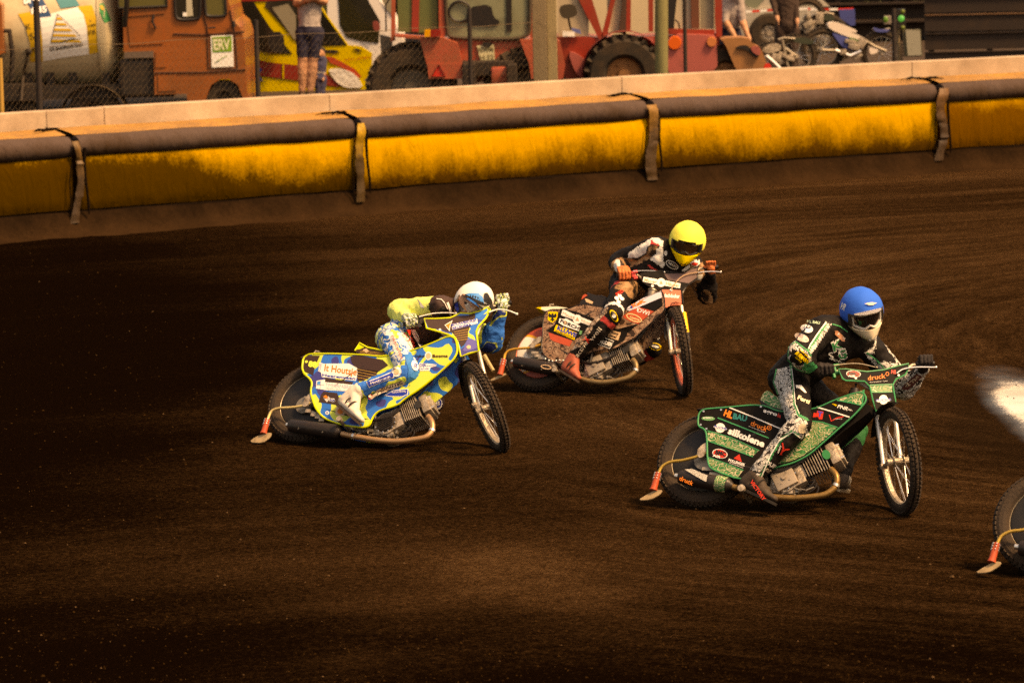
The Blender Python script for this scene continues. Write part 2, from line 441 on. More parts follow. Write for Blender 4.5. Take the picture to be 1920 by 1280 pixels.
# loose grit thrown up on the surface
def grit():
    bm = bmesh.new(); r = random.Random(3)
    for i in range(9000):
        px = r.uniform(-40, 1960); py = 1290 - (r.random() ** 1.3) * 860
        p = G(px, py)
        s = (0.0022 + 0.009 * r.random() ** 5) * (1.0 if r.random() > 0.02 else 1.7)
        p.z = track_z(p.x, p.y) - 0.012 + s * 0.3
        a = r.uniform(0, 6.28); ax = (V((cos(a), sin(a), 0)), V((-sin(a), cos(a), 0)), V((0, 0, 1)))
        vs_ = [bm.verts.new(p + ax[0] * s * r.uniform(.6, 1.3)), bm.verts.new(p + ax[1] * s * r.uniform(.6, 1.3)), bm.verts.new(p - ax[0] * s * r.uniform(.6, 1.3)), bm.verts.new(p - ax[1] * s * r.uniform(.6, 1.2))]
        t = bm.verts.new(p + V((0, 0, s * r.uniform(.6, 1.1))))
        mi = 0 if r.random() > 0.07 else 1
        for k in range(4):
            f = bm.faces.new((vs_[k], vs_[(k + 1) % 4], t)); f.material_index = mi
    o = finish('loose_grit', bm, None, mats=[mat('grit_dark', (0.026, 0.0125, 0.0045), 0.95, spec=0), mat('grit_pale', (0.075, 0.04, 0.018), 0.9, spec=0.1)]); o['kind'] = 'stuff'
grit()

# ================================================================== AIR FENCE
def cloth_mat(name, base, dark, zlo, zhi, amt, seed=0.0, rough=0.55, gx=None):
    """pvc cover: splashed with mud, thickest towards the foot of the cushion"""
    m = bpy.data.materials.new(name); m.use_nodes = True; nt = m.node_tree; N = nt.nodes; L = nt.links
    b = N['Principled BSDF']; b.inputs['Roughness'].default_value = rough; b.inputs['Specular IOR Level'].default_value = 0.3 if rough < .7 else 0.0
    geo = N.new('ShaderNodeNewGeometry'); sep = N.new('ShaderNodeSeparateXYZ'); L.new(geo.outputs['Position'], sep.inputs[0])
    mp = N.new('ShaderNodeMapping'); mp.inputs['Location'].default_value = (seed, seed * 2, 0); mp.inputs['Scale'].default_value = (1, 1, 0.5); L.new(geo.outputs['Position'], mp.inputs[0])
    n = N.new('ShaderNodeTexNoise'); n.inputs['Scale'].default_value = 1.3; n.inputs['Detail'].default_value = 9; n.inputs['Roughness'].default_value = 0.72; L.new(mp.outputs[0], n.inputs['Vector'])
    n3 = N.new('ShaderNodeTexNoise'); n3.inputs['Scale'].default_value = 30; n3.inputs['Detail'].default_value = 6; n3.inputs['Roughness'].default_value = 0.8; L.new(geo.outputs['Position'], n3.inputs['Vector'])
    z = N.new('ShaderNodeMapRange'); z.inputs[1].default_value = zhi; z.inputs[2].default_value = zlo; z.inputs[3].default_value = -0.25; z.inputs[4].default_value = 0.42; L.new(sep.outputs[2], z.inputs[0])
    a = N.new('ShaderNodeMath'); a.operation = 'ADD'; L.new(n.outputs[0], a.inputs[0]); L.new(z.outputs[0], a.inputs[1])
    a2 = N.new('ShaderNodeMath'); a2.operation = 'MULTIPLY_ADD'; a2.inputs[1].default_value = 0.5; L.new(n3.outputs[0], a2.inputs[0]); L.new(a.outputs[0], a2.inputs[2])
    if gx:  # extra darkening towards one end, part of the painted vignette
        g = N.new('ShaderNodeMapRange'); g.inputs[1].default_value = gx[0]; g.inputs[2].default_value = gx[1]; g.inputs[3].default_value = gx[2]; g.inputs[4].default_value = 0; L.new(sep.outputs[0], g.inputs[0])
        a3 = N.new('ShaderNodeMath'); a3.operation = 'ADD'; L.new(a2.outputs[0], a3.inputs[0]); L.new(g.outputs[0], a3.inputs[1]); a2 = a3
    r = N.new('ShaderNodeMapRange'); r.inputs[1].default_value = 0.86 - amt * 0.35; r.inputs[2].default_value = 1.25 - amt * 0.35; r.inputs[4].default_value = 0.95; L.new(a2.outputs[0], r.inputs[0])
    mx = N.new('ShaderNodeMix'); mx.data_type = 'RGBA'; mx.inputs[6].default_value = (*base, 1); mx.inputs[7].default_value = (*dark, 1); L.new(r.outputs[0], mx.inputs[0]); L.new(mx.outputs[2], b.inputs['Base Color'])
    mp4 = N.new('ShaderNodeMapping'); mp4.inputs['Scale'].default_value = (2.6, 2.6, 0.7); L.new(geo.outputs['Position'], mp4.inputs[0])
    n4 = N.new('ShaderNodeTexNoise'); n4.inputs['Scale'].default_value = 3.0; n4.inputs['Detail'].default_value = 7; n4.inputs['Distortion'].default_value = 0.8; L.new(mp4.outputs[0], n4.inputs['Vector'])
    bp = N.new('ShaderNodeBump'); bp.inputs['Strength'].default_value = 0.4; bp.inputs['Distance'].default_value = 0.08; L.new(n4.outputs[0], bp.inputs['Height']); L.new(bp.outputs[0], b.inputs['Normal'])
    return m
YEL = (0.46, 0.235, 0.008)
MUD = (0.048, 0.020, 0.0035)
cover_m = cloth_mat('cover', (0.42, 0.20, 0.045), (0.16, 0.085, 0.035), 0.9, 1.5, 0.35)
tube_m = cloth_mat('tube', (0.080, 0.055, 0.047), (0.04, 0.022, 0.011), 0.8, 1.3, 0.3, rough=0.75)
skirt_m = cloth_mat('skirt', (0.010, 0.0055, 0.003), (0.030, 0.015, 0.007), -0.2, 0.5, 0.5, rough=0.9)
strap_ms = [cloth_mat('strap_%d' % k, c, (0.035, 0.018, 0.007), 0.1, 1.2, q, seed=k * 2.1) for k, (c, q) in enumerate([((.10, .05, .02), 1.5), ((.14, .065, .02), 1.3), ((.16, .08, .02), 1.2), ((.42, .23, .015), 0.9), ((.36, .17, .03), 1.25), ((.16, .07, .02), 1.2)])]
black_m = mat('black_gap_shade', (0.010, 0.006, 0.004), 0.95, bump=0.5, bscale=30, spec=0)
amts = [2.1, 2.1, 0.80, 0.42, 0.42, 1.75, 1.9]  # end sections set higher: vignette darkness painted in along with the mud
seclabels = ['', 'muddy brown padding section with painted vignette at the left edge below the tanker lorry',
  'yellow padding section with mud and a painted dark vignette, left of the joint behind the leftmost rider',
  'bright yellow padding section above the camouflage rider, in the middle of the fence',
  'bright yellow padding section behind the yellow helmet, between the two right-hand joints',
  'orange brown padding section dulled by painted vignette at the right end of the fence', '']
def fence_profile(panel, w):
    pass
for i in range(1, 6):
    a, b_ = J[i], J[i + 1]; na, nb = NRM[i], NRM[i + 1]
    mid = (a + b_) / 2
    root = thing('air_fence_section', mid, seclabels[i], 'air fence', 'padded air fence sections along the track')
    pm = cloth_mat('panel_%d' % i, YEL, {1: (.026, .011, .0012), 2: (.030, .013, .0015), 5: (.095, .036, .004)}.get(i, MUD), 0.27, 0.86, amts[i], seed=i * 3.3, rough=.75, gx=(J[2].x, J[2].x * .35 + J[3].x * .65, .55) if i == 2 else None)  # darker mud colours on the end sections carry the painted vignette
    NS = 36
    g0, g1 = 0.014, 0.986
    def sweep(name, prof, m, t0=g0, t1=g1, ns=NS, sm=True, close=False, disp=0.0):
        bm = bmesh.new(); rows = []
        for k in range(ns + 1):
            t = t0 + (t1 - t0) * k / ns; p = a.lerp(b_, t); n = na.lerp(nb, t).normalized()
            e = min((t - t0), (t1 - t)) / 0.05; pin = 1 - 0.10 * max(0, 1 - e) ** 2
            row = []
            for (d, z) in prof(t, pin):
                q = p + n * d + V((0, 0, z))
                if disp: q += n * disp * noise.noise(q * 2.1) + V((0, 0, 0.6 * disp * noise.noise(q * 1.7 + V((3, 1, 4)))))
                row.append(bm.verts.new(q))
            rows.append(row)
        kk = len(rows[0])
        for x in range(ns):
            for y in range(kk if close else kk - 1):
                bm.faces.new((rows[x][y], rows[x + 1][y], rows[x + 1][(y + 1) % kk], rows[x][(y + 1) % kk]))
        if close:
            bm.faces.new(rows[0]); bm.faces.new(rows[-1][::-1])
        bmesh.ops.recalc_face_normals(bm, faces=bm.faces[:])
        return finish(name, bm, m, root, smooth=sm)
    sweep('cushion', lambda t, pin: [(-0.10, 0.27)] + [(0.060 + 0.045 * sin(pi * (s / 9)) ** 0.45 * pin, 0.27 + 0.60 * s / 9) for s in range(10)] + [(-0.10, 0.88)], pm, close=True, disp=0.02)
    sweep('foot_gap_shade', lambda t, pin: [(0.035, 0.285), (0.055, 0.24), (0.03, 0.235)], black_m)  # black strip painting the shade under the cushion
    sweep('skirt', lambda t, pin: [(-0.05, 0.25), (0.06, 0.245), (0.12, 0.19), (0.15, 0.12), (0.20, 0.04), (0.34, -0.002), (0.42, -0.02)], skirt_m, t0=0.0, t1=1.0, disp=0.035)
    sweep('top_tube', lambda t, pin: [(-0.02 + 0.145 * cos(2 * pi * s / 14) * pin, 0.985 + 0.135 * sin(2 * pi * s / 14) * pin) for s in range(14)], tube_m, close=True, disp=0.012)
    sweep('top_cover', lambda t, pin: [(-0.03, 1.118), (-0.12, 1.135), (-0.30, 1.15 + 0.012 * sin(40 * t)), (-0.50, 1.17), (-0.56, 1.16), (-0.56, 1.05)], cover_m, disp=0.02)
    # joint lacing at the left end of the section
    bm = bmesh.new(); c0 = J[i]; n = NRM[i]; d = DIRS[i]
    cols = []
    for k in range(26):
        z = 0.13 + 0.93 * k / 25
        w = (0.05, 0.05, 0.045, 0.055, 0.075, 0.07)[i] + 0.022 * noise.noise(V((z * 6, i * 3.7, 0))); sh = (0.015 + .012 * (i % 3)) * sin(z * (4 + i) + i * 2) - 0.05 * (1 - z)
        dd = 0.165 + 0.02 * noise.noise(V((z * 22, i * 3, 1))) if z < 0.9 else 0.175 - 0.5 * max(0, z - 0.98)
        cols.append([bm.verts.new(c0 + d * (sh + w * u) + n * (dd + 0.02 * cos(u * 1.5) + 0.012 * noise.noise(V((z * 30, u * 2, i)))) + V((0, 0, z))) for u in (-1, -0.4, 0.3, 1)])
    for k in range(25):
        for q in range(3): bm.faces.new((cols[k][q], cols[k][q + 1], cols[k + 1][q + 1], cols[k + 1][q]))
    finish('joint_strap', bm, strap_ms[i], root, smooth=True)
    bm = bmesh.new()
    add_tube(bm, [c0 + d * (0.085 + 0.02 * sin(z * 6)) + n * 0.165 + V((0, 0, z)) for z in (0.22, 0.3, 0.4, 0.6, 0.8, 0.9, 0.98)], [0.008, 0.018, 0.016, 0.018, 0.02, 0.022, 0.02], 6)
    add_tube(bm, [c0 + d * (-0.09 + 0.02 * sin(z * 8) - 0.05 * (1 - z)) + n * 0.16 + V((0, 0, z)) for z in (0.12, 0.2, 0.4, 0.6, 0.8)], 0.008, 6)
    finish('joint_gap', bm, black_m, root, smooth=True)
    # torn flap of cover lying on top of the joint
    bm = bmesh.new(); r2 = random.Random(i)
    for k in range(r2.choice((2, 3, 4))):
        o = c0 + d * (-0.28 + 0.13 * k * r2.uniform(.6, 1.2)) - n * (0.16 + 0.26 * r2.random()) + V((0, 0, 1.165)); u1, u2 = r2.uniform(.05, .14), r2.uniform(.08, .2)
        add_tube(bm, spline([o - d * u1, o + V((0, 0, 0.02 * r2.random())), o + d * u1 + n * r2.uniform(-.05, .05) + V((0, 0, 0.01)), o + d * u2 * 1.3 + n * r2.uniform(-.08, .08)], 4), [0.004 + 0.020 * r2.random() * abs(sin(j * .26)) for j in range(13)], 6)
    finish('torn_flap', bm, black_m, root, smooth=True)

# concrete retaining wall behind the padding
conc = bpy.data.materials.new('concrete')
def concrete():
    m = conc; m.use_nodes = True; nt = m.node_tree; N = nt.nodes; L = nt.links; b = N['Principled BSDF']; b.inputs['Roughness'].default_value = 0.9
    geo = N.new('ShaderNodeNewGeometry')
    n = N.new('ShaderNodeTexNoise'); n.inputs['Scale'].default_value = 1.4; n.inputs['Detail'].default_value = 10; n.inputs['Roughness'].default_value = 0.7; L.new(geo.outputs['Position'], n.inputs['Vector'])
    n2 = N.new('ShaderNodeTexNoise'); n2.inputs['Scale'].default_value = 45; n2.inputs['Detail'].default_value = 3; L.new(geo.outputs['Position'], n2.inputs['Vector'])
    cr = N.new('ShaderNodeValToRGB'); L.new(n.outputs[0], cr.inputs[0]); e = cr.color_ramp.elements
    e[0].position = 0.25; e[0].color = (0.22, 0.145, 0.09, 1); e[1].position = 0.75; e[1].color = (0.55, 0.40, 0.275, 1)
    r = N.new('ShaderNodeMapRange'); r.inputs[1].default_value = 0.70; r.inputs[2].default_value = 0.76; L.new(n2.outputs[0], r.inputs[0])
    mx = N.new('ShaderNodeMix'); mx.data_type = 'RGBA'; L.new(r.outputs[0], mx.inputs[0]); L.new(cr.outputs[0], mx.inputs[6]); mx.inputs[7].default_value = (0.16, 0.11, 0.07, 1); L.new(mx.outputs[2], b.inputs['Base Color'])
    bp = N.new('ShaderNodeBump'); bp.inputs['Strength'].default_value = 0.3; bp.inputs['Distance'].default_value = 0.01; L.new(n2.outputs[0], bp.inputs['Height']); L.new(bp.outputs[0], b.inputs['Normal'])
concrete()
wall = thing('concrete_wall', (J[3] + J[4]) / 2 - NRM[3] * 0.65, 'low pale concrete wall running behind the yellow padding below the vehicles', 'wall')
WTOP = 1.37
def wallpt(i, t, d, z):
    n = NRM[i].lerp(NRM[i + 1], t).normalized(); return J[i].lerp(J[i + 1], t) - n * d + V((0, 0, z))
for i in range(1, 6):
    for h in range(2 if i == 2 else 1):
        t0, t1 = 0.0006, 0.9994
        if i == 2: t0, t1 = (0.0006, 0.197) if h == 0 else (0.1985, 0.9994)
        bm = bmesh.new(); z1 = WTOP + rng.uniform(-0.005, 0.005)
        for (ta, tb) in [(t0, (t0 + t1) / 2), ((t0 + t1) / 2, t1)]: pass
        c = [wallpt(i, t, d, z) for (t, d, z) in ((t0, .58, -.1), (t1, .58, -.1), (t1, .58, z1), (t0, .58, z1), (t0, .80, -.1), (t1, .80, -.1), (t1, .80, z1), (t0, .80, z1))]
        vv = [bm.verts.new(q) for q in c]
        for f in ((0, 1, 2, 3), (5, 4, 7, 6), (3, 2, 6, 7), (1, 5, 6, 2), (4, 0, 3, 7), (0, 4, 5, 1)): bm.faces.new([vv[k] for k in f])
        bmesh.ops.bevel(bm, geom=bm.edges[:], offset=0.006, segments=1, affect='EDGES')
        finish('concrete_panel', bm, conc, wall)
# paddock ground behind the wall
PZ = 0.92
bm = bmesh.new()
r1 = [wallpt(i, 0, 0.80, PZ) for i in range(0, 7)] + [wallpt(6, 1, 0.80, PZ)]
r2 = [p + V((6, 0, 0)) * 0 + V((0, 70, 0)) for p in r1]
va = [bm.verts.new(p) for p in r1]; vb = [bm.verts.new(p) for p in r2]
for i in range(len(va) - 1): bm.faces.new((va[i], va[i + 1], vb[i + 1], vb[i]))
o = finish('paddock_ground', bm, mat('paddock', (0.035, 0.019, 0.009), 0.95, dirt=0.5, dscale=0.8, bump=0.4, bscale=12)); o['kind'] = 'structure'
# ================================================================== SPEEDWAY BIKES
RUB = mat('tyre_rubber', (0.030, 0.020, 0.014), 0.85, dirt=0.75, dcol=(0.048, 0.027, 0.013), dscale=9, bump=0.3)
ALU = mat('dusty_aluminium', (0.60, 0.49, 0.37), 0.45, 0.45, dirt=0.8, dcol=(0.10, 0.06, 0.033), dscale=22, bump=.35, bscale=45)
CHR = mat('chrome', (0.85, 0.80, 0.72), 0.2, 0.85, dirt=0.15, dscale=14)
STEEL = mat('dull_steel', (0.30, 0.25, 0.19), 0.45, 0.7, dirt=0.4, dscale=12)
BLK = mat('black_plastic', (0.016, 0.012, 0.010), 0.45, dirt=0.25, dscale=10)
SIL = mat('silencer_black', (0.028, 0.021, 0.018), 0.38, 0.2, dirt=0.3, dscale=12, bump=0.15)
PIPE = mat('bronzed_pipe', (0.42, 0.24, 0.12), 0.38, 0.75, dirt=0.35, dscale=18)
GOLD = mat('golden_pipe', (0.55, 0.34, 0.08), 0.38, 0.6, dirt=0.25, dscale=14)
REDR = mat('red_rubber_sleeve', (0.40, 0.06, 0.025), 0.6, dirt=0.3, dscale=25)
BRSH = mat('deflector_flap', (0.36, 0.25, 0.14), 0.7, dirt=0.5, dscale=20)
WHT = mat('white_print', (0.82, 0.78, 0.72), 0.5, dirt=0.12, dscale=14)
BLKP = mat('black_print', (0.012, 0.010, 0.010), 0.5)
ORP = mat('orange_print', (0.80, 0.20, 0.03), 0.5)
REDP = mat('red_print', (0.62, 0.035, 0.02), 0.5)
YELP = mat('yellow_print', (0.85, 0.55, 0.02), 0.5)
BLUP = mat('blue_print', (0.01, 0.035, 0.32), 0.5)
SKYP = mat('sky_blue_print', (0.03, 0.25, 0.60), 0.5)
TEALP = mat('teal_print', (0.0, 0.17, 0.16), 0.5)
GRNP = mat('green_print', (0.01, 0.22, 0.075), 0.5, dirt=0.15)
PURP = mat('purple_print', (0.07, 0.05, 0.35), 0.5)

def ring(bm, c, n, R, prof, seg=64):
    """revolve a closed profile [(radial, axial)] round axis n through c"""
    x, y = perp(n); rows = []
    for k in range(seg):
        a = 2 * pi * k / seg; e = x * cos(a) + y * sin(a)
        rows.append([bm.verts.new(c + e * (R + p[0]) + n * p[1]) for p in prof])
    m = len(prof)
    for k in range(seg):
        for j in range(m):
            bm.faces.new((rows[k][j], rows[k][(j + 1) % m], rows[(k + 1) % seg][(j + 1) % m], rows[(k + 1) % seg][j]))
_spoke = {}
def wheel(root, name, c, n, R, wid, knobs, rim_m, disc_m=None, nspoke=32, kh=0.011, krows=(-.36, 0, .36)):
    """tyre with blocks, rim, hub and spokes or a cover disc; n is the axle direction"""
    n = n.normalized(); tr_ = wid / 2
    bm = bmesh.new(); prof = [(tr_ * 1.05 * cos(a) - 0.0, tr_ * sin(a)) for a in (2 * pi * k / 14 for k in range(14))]
    ring(bm, c, n, R - tr_ * 1.05 - kh, prof, 72)
    x, y = perp(n)
    for k in range(knobs):
        for q, s in enumerate(krows):
            a = 2 * pi * (k + (0.5 if q % 2 else 0)) / knobs; e = x * cos(a) + y * sin(a); t = n.cross(e)
            tilt = s * 1.9; rad_dir = (e * cos(tilt) + n * sin(tilt)).normalized(); side = rad_dir.cross(t).normalized()
            cc = c + e * (R - tr_ * 1.05 - kh) + rad_dir * (tr_ * 1.02 + kh * 0.4)
            add_box(bm, cc, (rad_dir, t, side), (kh * 0.75, pi * R / knobs * 0.62, wid * 0.13))
    ty = finish(name, bm, RUB, root, smooth=False)
    rr = R - wid * 1.02 - kh
    bm = bmesh.new(); ring(bm, c, n, rr, [(0.014, -0.022), (0.014, 0.022), (0.004, 0.022), (-0.006, 0.012), (-0.006, -0.012), (0.004, -0.022)], 72)
    finish('rim', bm, rim_m, ty, smooth=False)
    bm = bmesh.new(); add_cyl(bm, c - n * 0.05, c + n * 0.05, 0.022, seg=16); add_cyl(bm, c - n * 0.036, c - n * 0.030, 0.036, seg=16); add_cyl(bm, c + n * 0.030, c + n * 0.036, 0.036, seg=16); add_cyl(bm, c - n * 0.08, c + n * 0.08, 0.009, seg=10)
    finish('hub', bm, ALU, ty, smooth=True)
    if disc_m is not None:
        bm = bmesh.new()
        for s in (-1, 1):
            rows = []
            for (r_, z) in ((rr - 0.004, 0.020), (rr * 0.93, 0.026), (rr * 0.55, 0.036), (0.05, 0.04), (0.001, 0.041)):
                rows.append([bm.verts.new(c + (x * cos(2 * pi * k / 48) + y * sin(2 * pi * k / 48)) * r_ + n * z * s) for k in range(48)])
            for i in range(4):
                for k in range(48): bm.faces.new((rows[i][k], rows[i][(k + 1) % 48], rows[i + 1][(k + 1) % 48], rows[i + 1][k]))
        bmesh.ops.recalc_face_normals(bm, faces=bm.faces[:])
        finish('wheel_disc', bm, disc_m, ty, smooth=True)
    else:
        key = round(rr, 3)
        if key not in _spoke:
            bm = bmesh.new(); add_tube(bm, [(0.034, 0, 0.032), (rr - 0.004, 0, 0.004)], 0.0016, 5); me = bpy.data.meshes.new('spoke'); bm.to_mesh(me); bm.free(); me.materials.append(CHR)
            bm = bmesh.new(); add_tube(bm, [(0.034, 0, -0.032), (rr - 0.004, 0, -0.004)], 0.0016, 5); me2 = bpy.data.meshes.new('spoke'); bm.to_mesh(me2); bm.free(); me2.materials.append(CHR)
            _spoke[key] = (me, me2)
        B3 = Matrix((x, y, n)).transposed()
        for k in range(nspoke):
            o = bpy.data.objects.new('spoke', _spoke[key][k % 2]); sc.collection.objects.link(o); o.parent = ty
            a = 2 * pi * k / nspoke
            Mx = (B3 @ Matrix.Rotation(a, 3, 'Z') @ Matrix.Rotation(0.0, 3, 'X')).to_4x4()
            Mx = (B3 @ Matrix.Rotation(a + (0.0), 3, 'Z')).to_4x4(); Mx.translation = c - root_of(root)
            # lace the spokes: swing each about its hub end
            sw = Matrix.Rotation(RAD(7 if (k // 2) % 2 else -7), 4, 'Z')
            o.matrix_local = Mx @ sw
    return ty

class Bike:
    def __init__(s, T, rc, fc, lean, label, dl=0.0):
        """T: zoom coords -> pixels; rc, fc: contact patches in pixels; lean in degrees away from the camera"""
        s.T = T; s.O = G(*rc); f = G(*fc); h = f - s.O; h.z = 0; s.wb = h.length; s.h = h.normalized()
        r0 = V((s.h.y, -s.h.x, 0)); L_ = RAD(lean); s.r0 = r0
        s.u = V((0, 0, 1)) * cos(L_) - r0 * sin(L_); s.n = r0 * cos(L_) + V((0, 0, 1)) * sin(L_)
        s.pl = Plane(s.O, s.n)
        base = (s.O + f) / 2; s.root = thing('speedway_motorcycle', base, label, 'motorcycle', 'speedway motorcycles racing round the bend')
    def p(s, X, Y, off=0.0):
        q = s.T(X, Y); return s.pl.at(q[0], q[1], off)
    def surf(s, off):
        return lambda px, py: s.pl.at(px, py, off)
    def front(s, top, bot, steer, hub, nearoff=0.0, tilt=0.0):
        """steered assembly; fork axis through two zoom points in the bike plane, wheel hub at a zoom point"""
        a = (s.p(*top, nearoff) - s.p(*bot, nearoff)).normalized(); s.a = a
        l = Matrix.Rotation(RAD(steer), 3, a) @ s.n
        l = (l - a * l.dot(a)).normalized()
        l = (Matrix.Rotation(RAD(tilt), 3, CK) @ l).normalized(); a = (a - l * a.dot(l)).normalized(); s.a = a; s.l = l; s.g = l.cross(a).normalized()   # forward of the steered part
        if s.g.dot(s.h) < 0: s.g = -s.g
        s.hub = s.p(*hub, 0.0)
        s.steer_c = s.p(*top, 0.0); s.fp = Plane(s.steer_c, s.g)
    def fat(s, X, Y, off=0.0):
        q = s.T(X, Y); return s.fp.at(q[0], q[1], off)
    def fsurf(s, off): return lambda px, py: s.fp.at(px, py, off)
    def px(s, pts): return [s.T(*q) for q in pts]

def plates(B, outline, m, edge_m, off=0.115, name='side_cover', er=0.006, mirror=True, rnd=1):
    o = slab(name, B.px(outline), B.pl, off, 0.004, m, B.root, rnd=rnd)
    if edge_m is not None:
        pts = chaikin([B.p(X, Y, off) for X, Y in outline], 2)
        tube('edge_trim', pts, er, edge_m, o, seg=6, closed=True)
    if mirror:
        pts = [B.p(X, Y, off) - B.n * 2 * off for X, Y in outline]
        bm = bmesh.new(); add_slab(bm, chaikin(pts, rnd), -B.n, 0.004); finish(name, bm, m, B.root)
    return o

def frame_bits(B, head, tank0, seat, rear, low0, low1, fm=BLK):
    """main tubes: all zoom points in the bike plane"""
    rt = B.root
    bm = bmesh.new()
    P_ = lambda q, o=0.0: B.p(q[0], q[1], o)
    for s_ in (-0.10, 0.10):
        add_tube(bm, spline([P_(head), P_(tank0, s_ * .4), P_(seat, s_), P_(rear, s_)], 6), 0.014, 8)
        add_tube(bm, spline([P_(head), P_(low0, s_ * .5), P_(low1, s_), P_(rear, s_)], 6), 0.014, 8)
        add_tube(bm, [P_(seat, s_), P_(low1, s_)], 0.012, 8)
    return finish('frame', bm, fm, rt, smooth=True)

def engine(B, cover, block, head, off=0.075, W_=0.085, round_cover=False, emblem=None, casem=ALU, fl=0.088, scale=1.12):
    rt = B.root; n = B.n; of = .07; c = B.p(*cover, of) - n * of; p0 = B.p(*block, of) - n * of; p1 = B.p(*head, of) - n * of
    e1 = (p1 - p0).normalized(); e2 = n.cross(e1).normalized(); L_ = (p1 - p0).length
    bm = bmesh.new()
    add_cyl(bm, c - n * 0.10, c + n * 0.075, 0.088 * scale, 0.082 * scale, 28)
    add_box(bm, c + e1 * 0.05 - e2 * 0.0, (e1, e2, n), (0.075, 0.075 * scale, 0.075), 0.012)
    add_box(bm, c - e1 * 0.03 - e2 * 0.02, (B.h, B.u, n), (0.085, 0.065, 0.065), 0.018)
    eng = finish('engine_case', bm, casem, rt, smooth=True)
    bm = bmesh.new()
    if round_cover:
        add_cyl(bm, c + n * 0.076, c + n * 0.094, 0.074, 0.068, 32)
        for k in range(-3, 4):
            w = sqrt(max(0.0001, 0.060 ** 2 - (k * 0.016) ** 2)); add_box(bm, c + e2 * 0.016 * k + n * 0.097, (e1, e2, n), (w, 0.002, 0.004))
        finish('clutch_cover', bm, mat('black_cover', (0.028, 0.022, 0.018), 0.5, 0.3, dirt=0.4, dscale=30), eng, smooth=True)
    else:
        add_box(bm, c + n * 0.086, (e1, e2, n), (0.066 * scale, 0.064 * scale, 0.012), 0.010)
        add_cyl(bm, c + n * 0.095, c + n * 0.106, 0.018, 0.016, 18)
        for i in (-1, 1):
            for j in (-1, 1): add_cyl(bm, c + n * 0.095 + e1 * 0.03 * i + e2 * 0.03 * j, c + n * 0.101 + e1 * 0.03 * i + e2 * 0.03 * j, 0.007, seg=10)
        finish('clutch_cover', bm, mat('cover_alu', (0.40, 0.32, 0.24), 0.5, 0.5, dirt=0.3, dscale=20), eng, smooth=True)
    bm = bmesh.new(); k_ = 12
    for k in range(k_):
        a = 2 * pi * k / k_; add_cyl(bm, c + (e1 * cos(a) + e2 * sin(a)) * 0.079 + n * 0.07, c + (e1 * cos(a) + e2 * sin(a)) * 0.079 + n * 0.088, 0.005, seg=6)
    finish('case_bolts', bm, CHR, eng)
    # block then fins then head along e1
    box('cylinder_base', p0 + e1 * 0.015, (e1, e2, n), (0.035, 0.062 * scale, 0.068), ALU, eng, bevel=0.008, smooth=True)
    nf = 9; f0 = 0.062; pitch = (L_ - f0 - 0.01) / nf
    bm = bmesh.new(); add_cyl(bm, p0 + e1 * 0.03, p1, 0.050, seg=20); finish('cylinder_barrel', bm, BLK, eng, smooth=True)
    for k in range(nf):
        q = p0 + e1 * (f0 + pitch * k); w = fl * (0.82 + 0.20 * (k / nf)) * scale
        box('cooling_fin', q, (e1, e2, n), (0.0027, w, W_), ALU, eng)
    hd = box('cylinder_head', p1 + e1 * 0.030, (e1, e2, n), (0.032, 0.070 * scale, 0.074), ALU, eng, bevel=0.014, smooth=True)
    box('rocker_cover', p1 + e1 * 0.066 - e2 * 0.005, (e1, e2, n), (0.018, 0.052 * scale, 0.058), casem, eng, bevel=0.012, smooth=True)
    bm = bmesh.new()
    for i in (-1, 1):
        for j in (-1, 1): add_cyl(bm, p1 + e1 * 0.03 + e2 * 0.055 * i + n * 0.06 * j, p1 + e1 * 0.088 + e2 * 0.048 * i + n * 0.05 * j, 0.006, seg=8)
    finish('head_bolts', bm, CHR, eng)
    if emblem is not None:
        bm = bmesh.new(); q = p1 - e1 * 0.012 + n * (W_ + 0.004)
        f = bm.faces.new([bm.verts.new(q + e1 * 0.026 * cos(t) + e2 * 0.036 * sin(t)) for t in (2 * pi * i / 24 for i in range(24))])
        ex = bmesh.ops.extrude_face_region(bm, geom=[f]); bmesh.ops.translate(bm, verts=[g_ for g_ in ex['geom'] if isinstance(g_, bmesh.types.BMVert)], vec=n * 0.004)
        finish('engine_badge', bm, emblem, eng)
    # carburettor, cables, gearbox side, chain guard, foot-rest stem : the clutter behind the engine
    r = random.Random(int(abs(c.x * 1000)))
    bm = bmesh.new()
    g = c - B.h * 0.17 - B.u * 0.01
    add_cyl(bm, g - n * 0.09, g + n * 0.07, 0.06, 0.055, 20)
    add_box(bm, g + B.h * 0.06 - B.u * 0.055, (B.h, B.u, n), (0.13, 0.012, 0.07), 0.006)
    for k in range(26):
        q = c + B.h * r.uniform(-0.26, 0.16) + B.u * r.uniform(-0.13, -0.05) + n * r.uniform(0.02, 0.09)
        if r.random() < .5: add_cyl(bm, q - n * 0.01, q + n * 0.012, r.uniform(.006, .013), seg=8)
        else: add_tube(bm, [q, q + B.h * r.uniform(-.05, .05) + B.u * r.uniform(-.02, .03)], r.uniform(.004, .008), 6)
    finish('gearbox', bm, STEEL, rt, smooth=True)
    bm = bmesh.new()
    for k in range(3):
        q0 = p0 - e2 * (0.05 + 0.02 * k) + n * (0.05 - 0.02 * k); add_tube(bm, spline([q0, q0 + e1 * 0.08 - e2 * 0.05, q0 + e1 * 0.02 - e2 * 0.09, c - B.u * 0.10 + n * 0.03 * k], 5), 0.006, 6)
    finish('engine_hoses', bm, BLK, rt, smooth=True)
    return eng

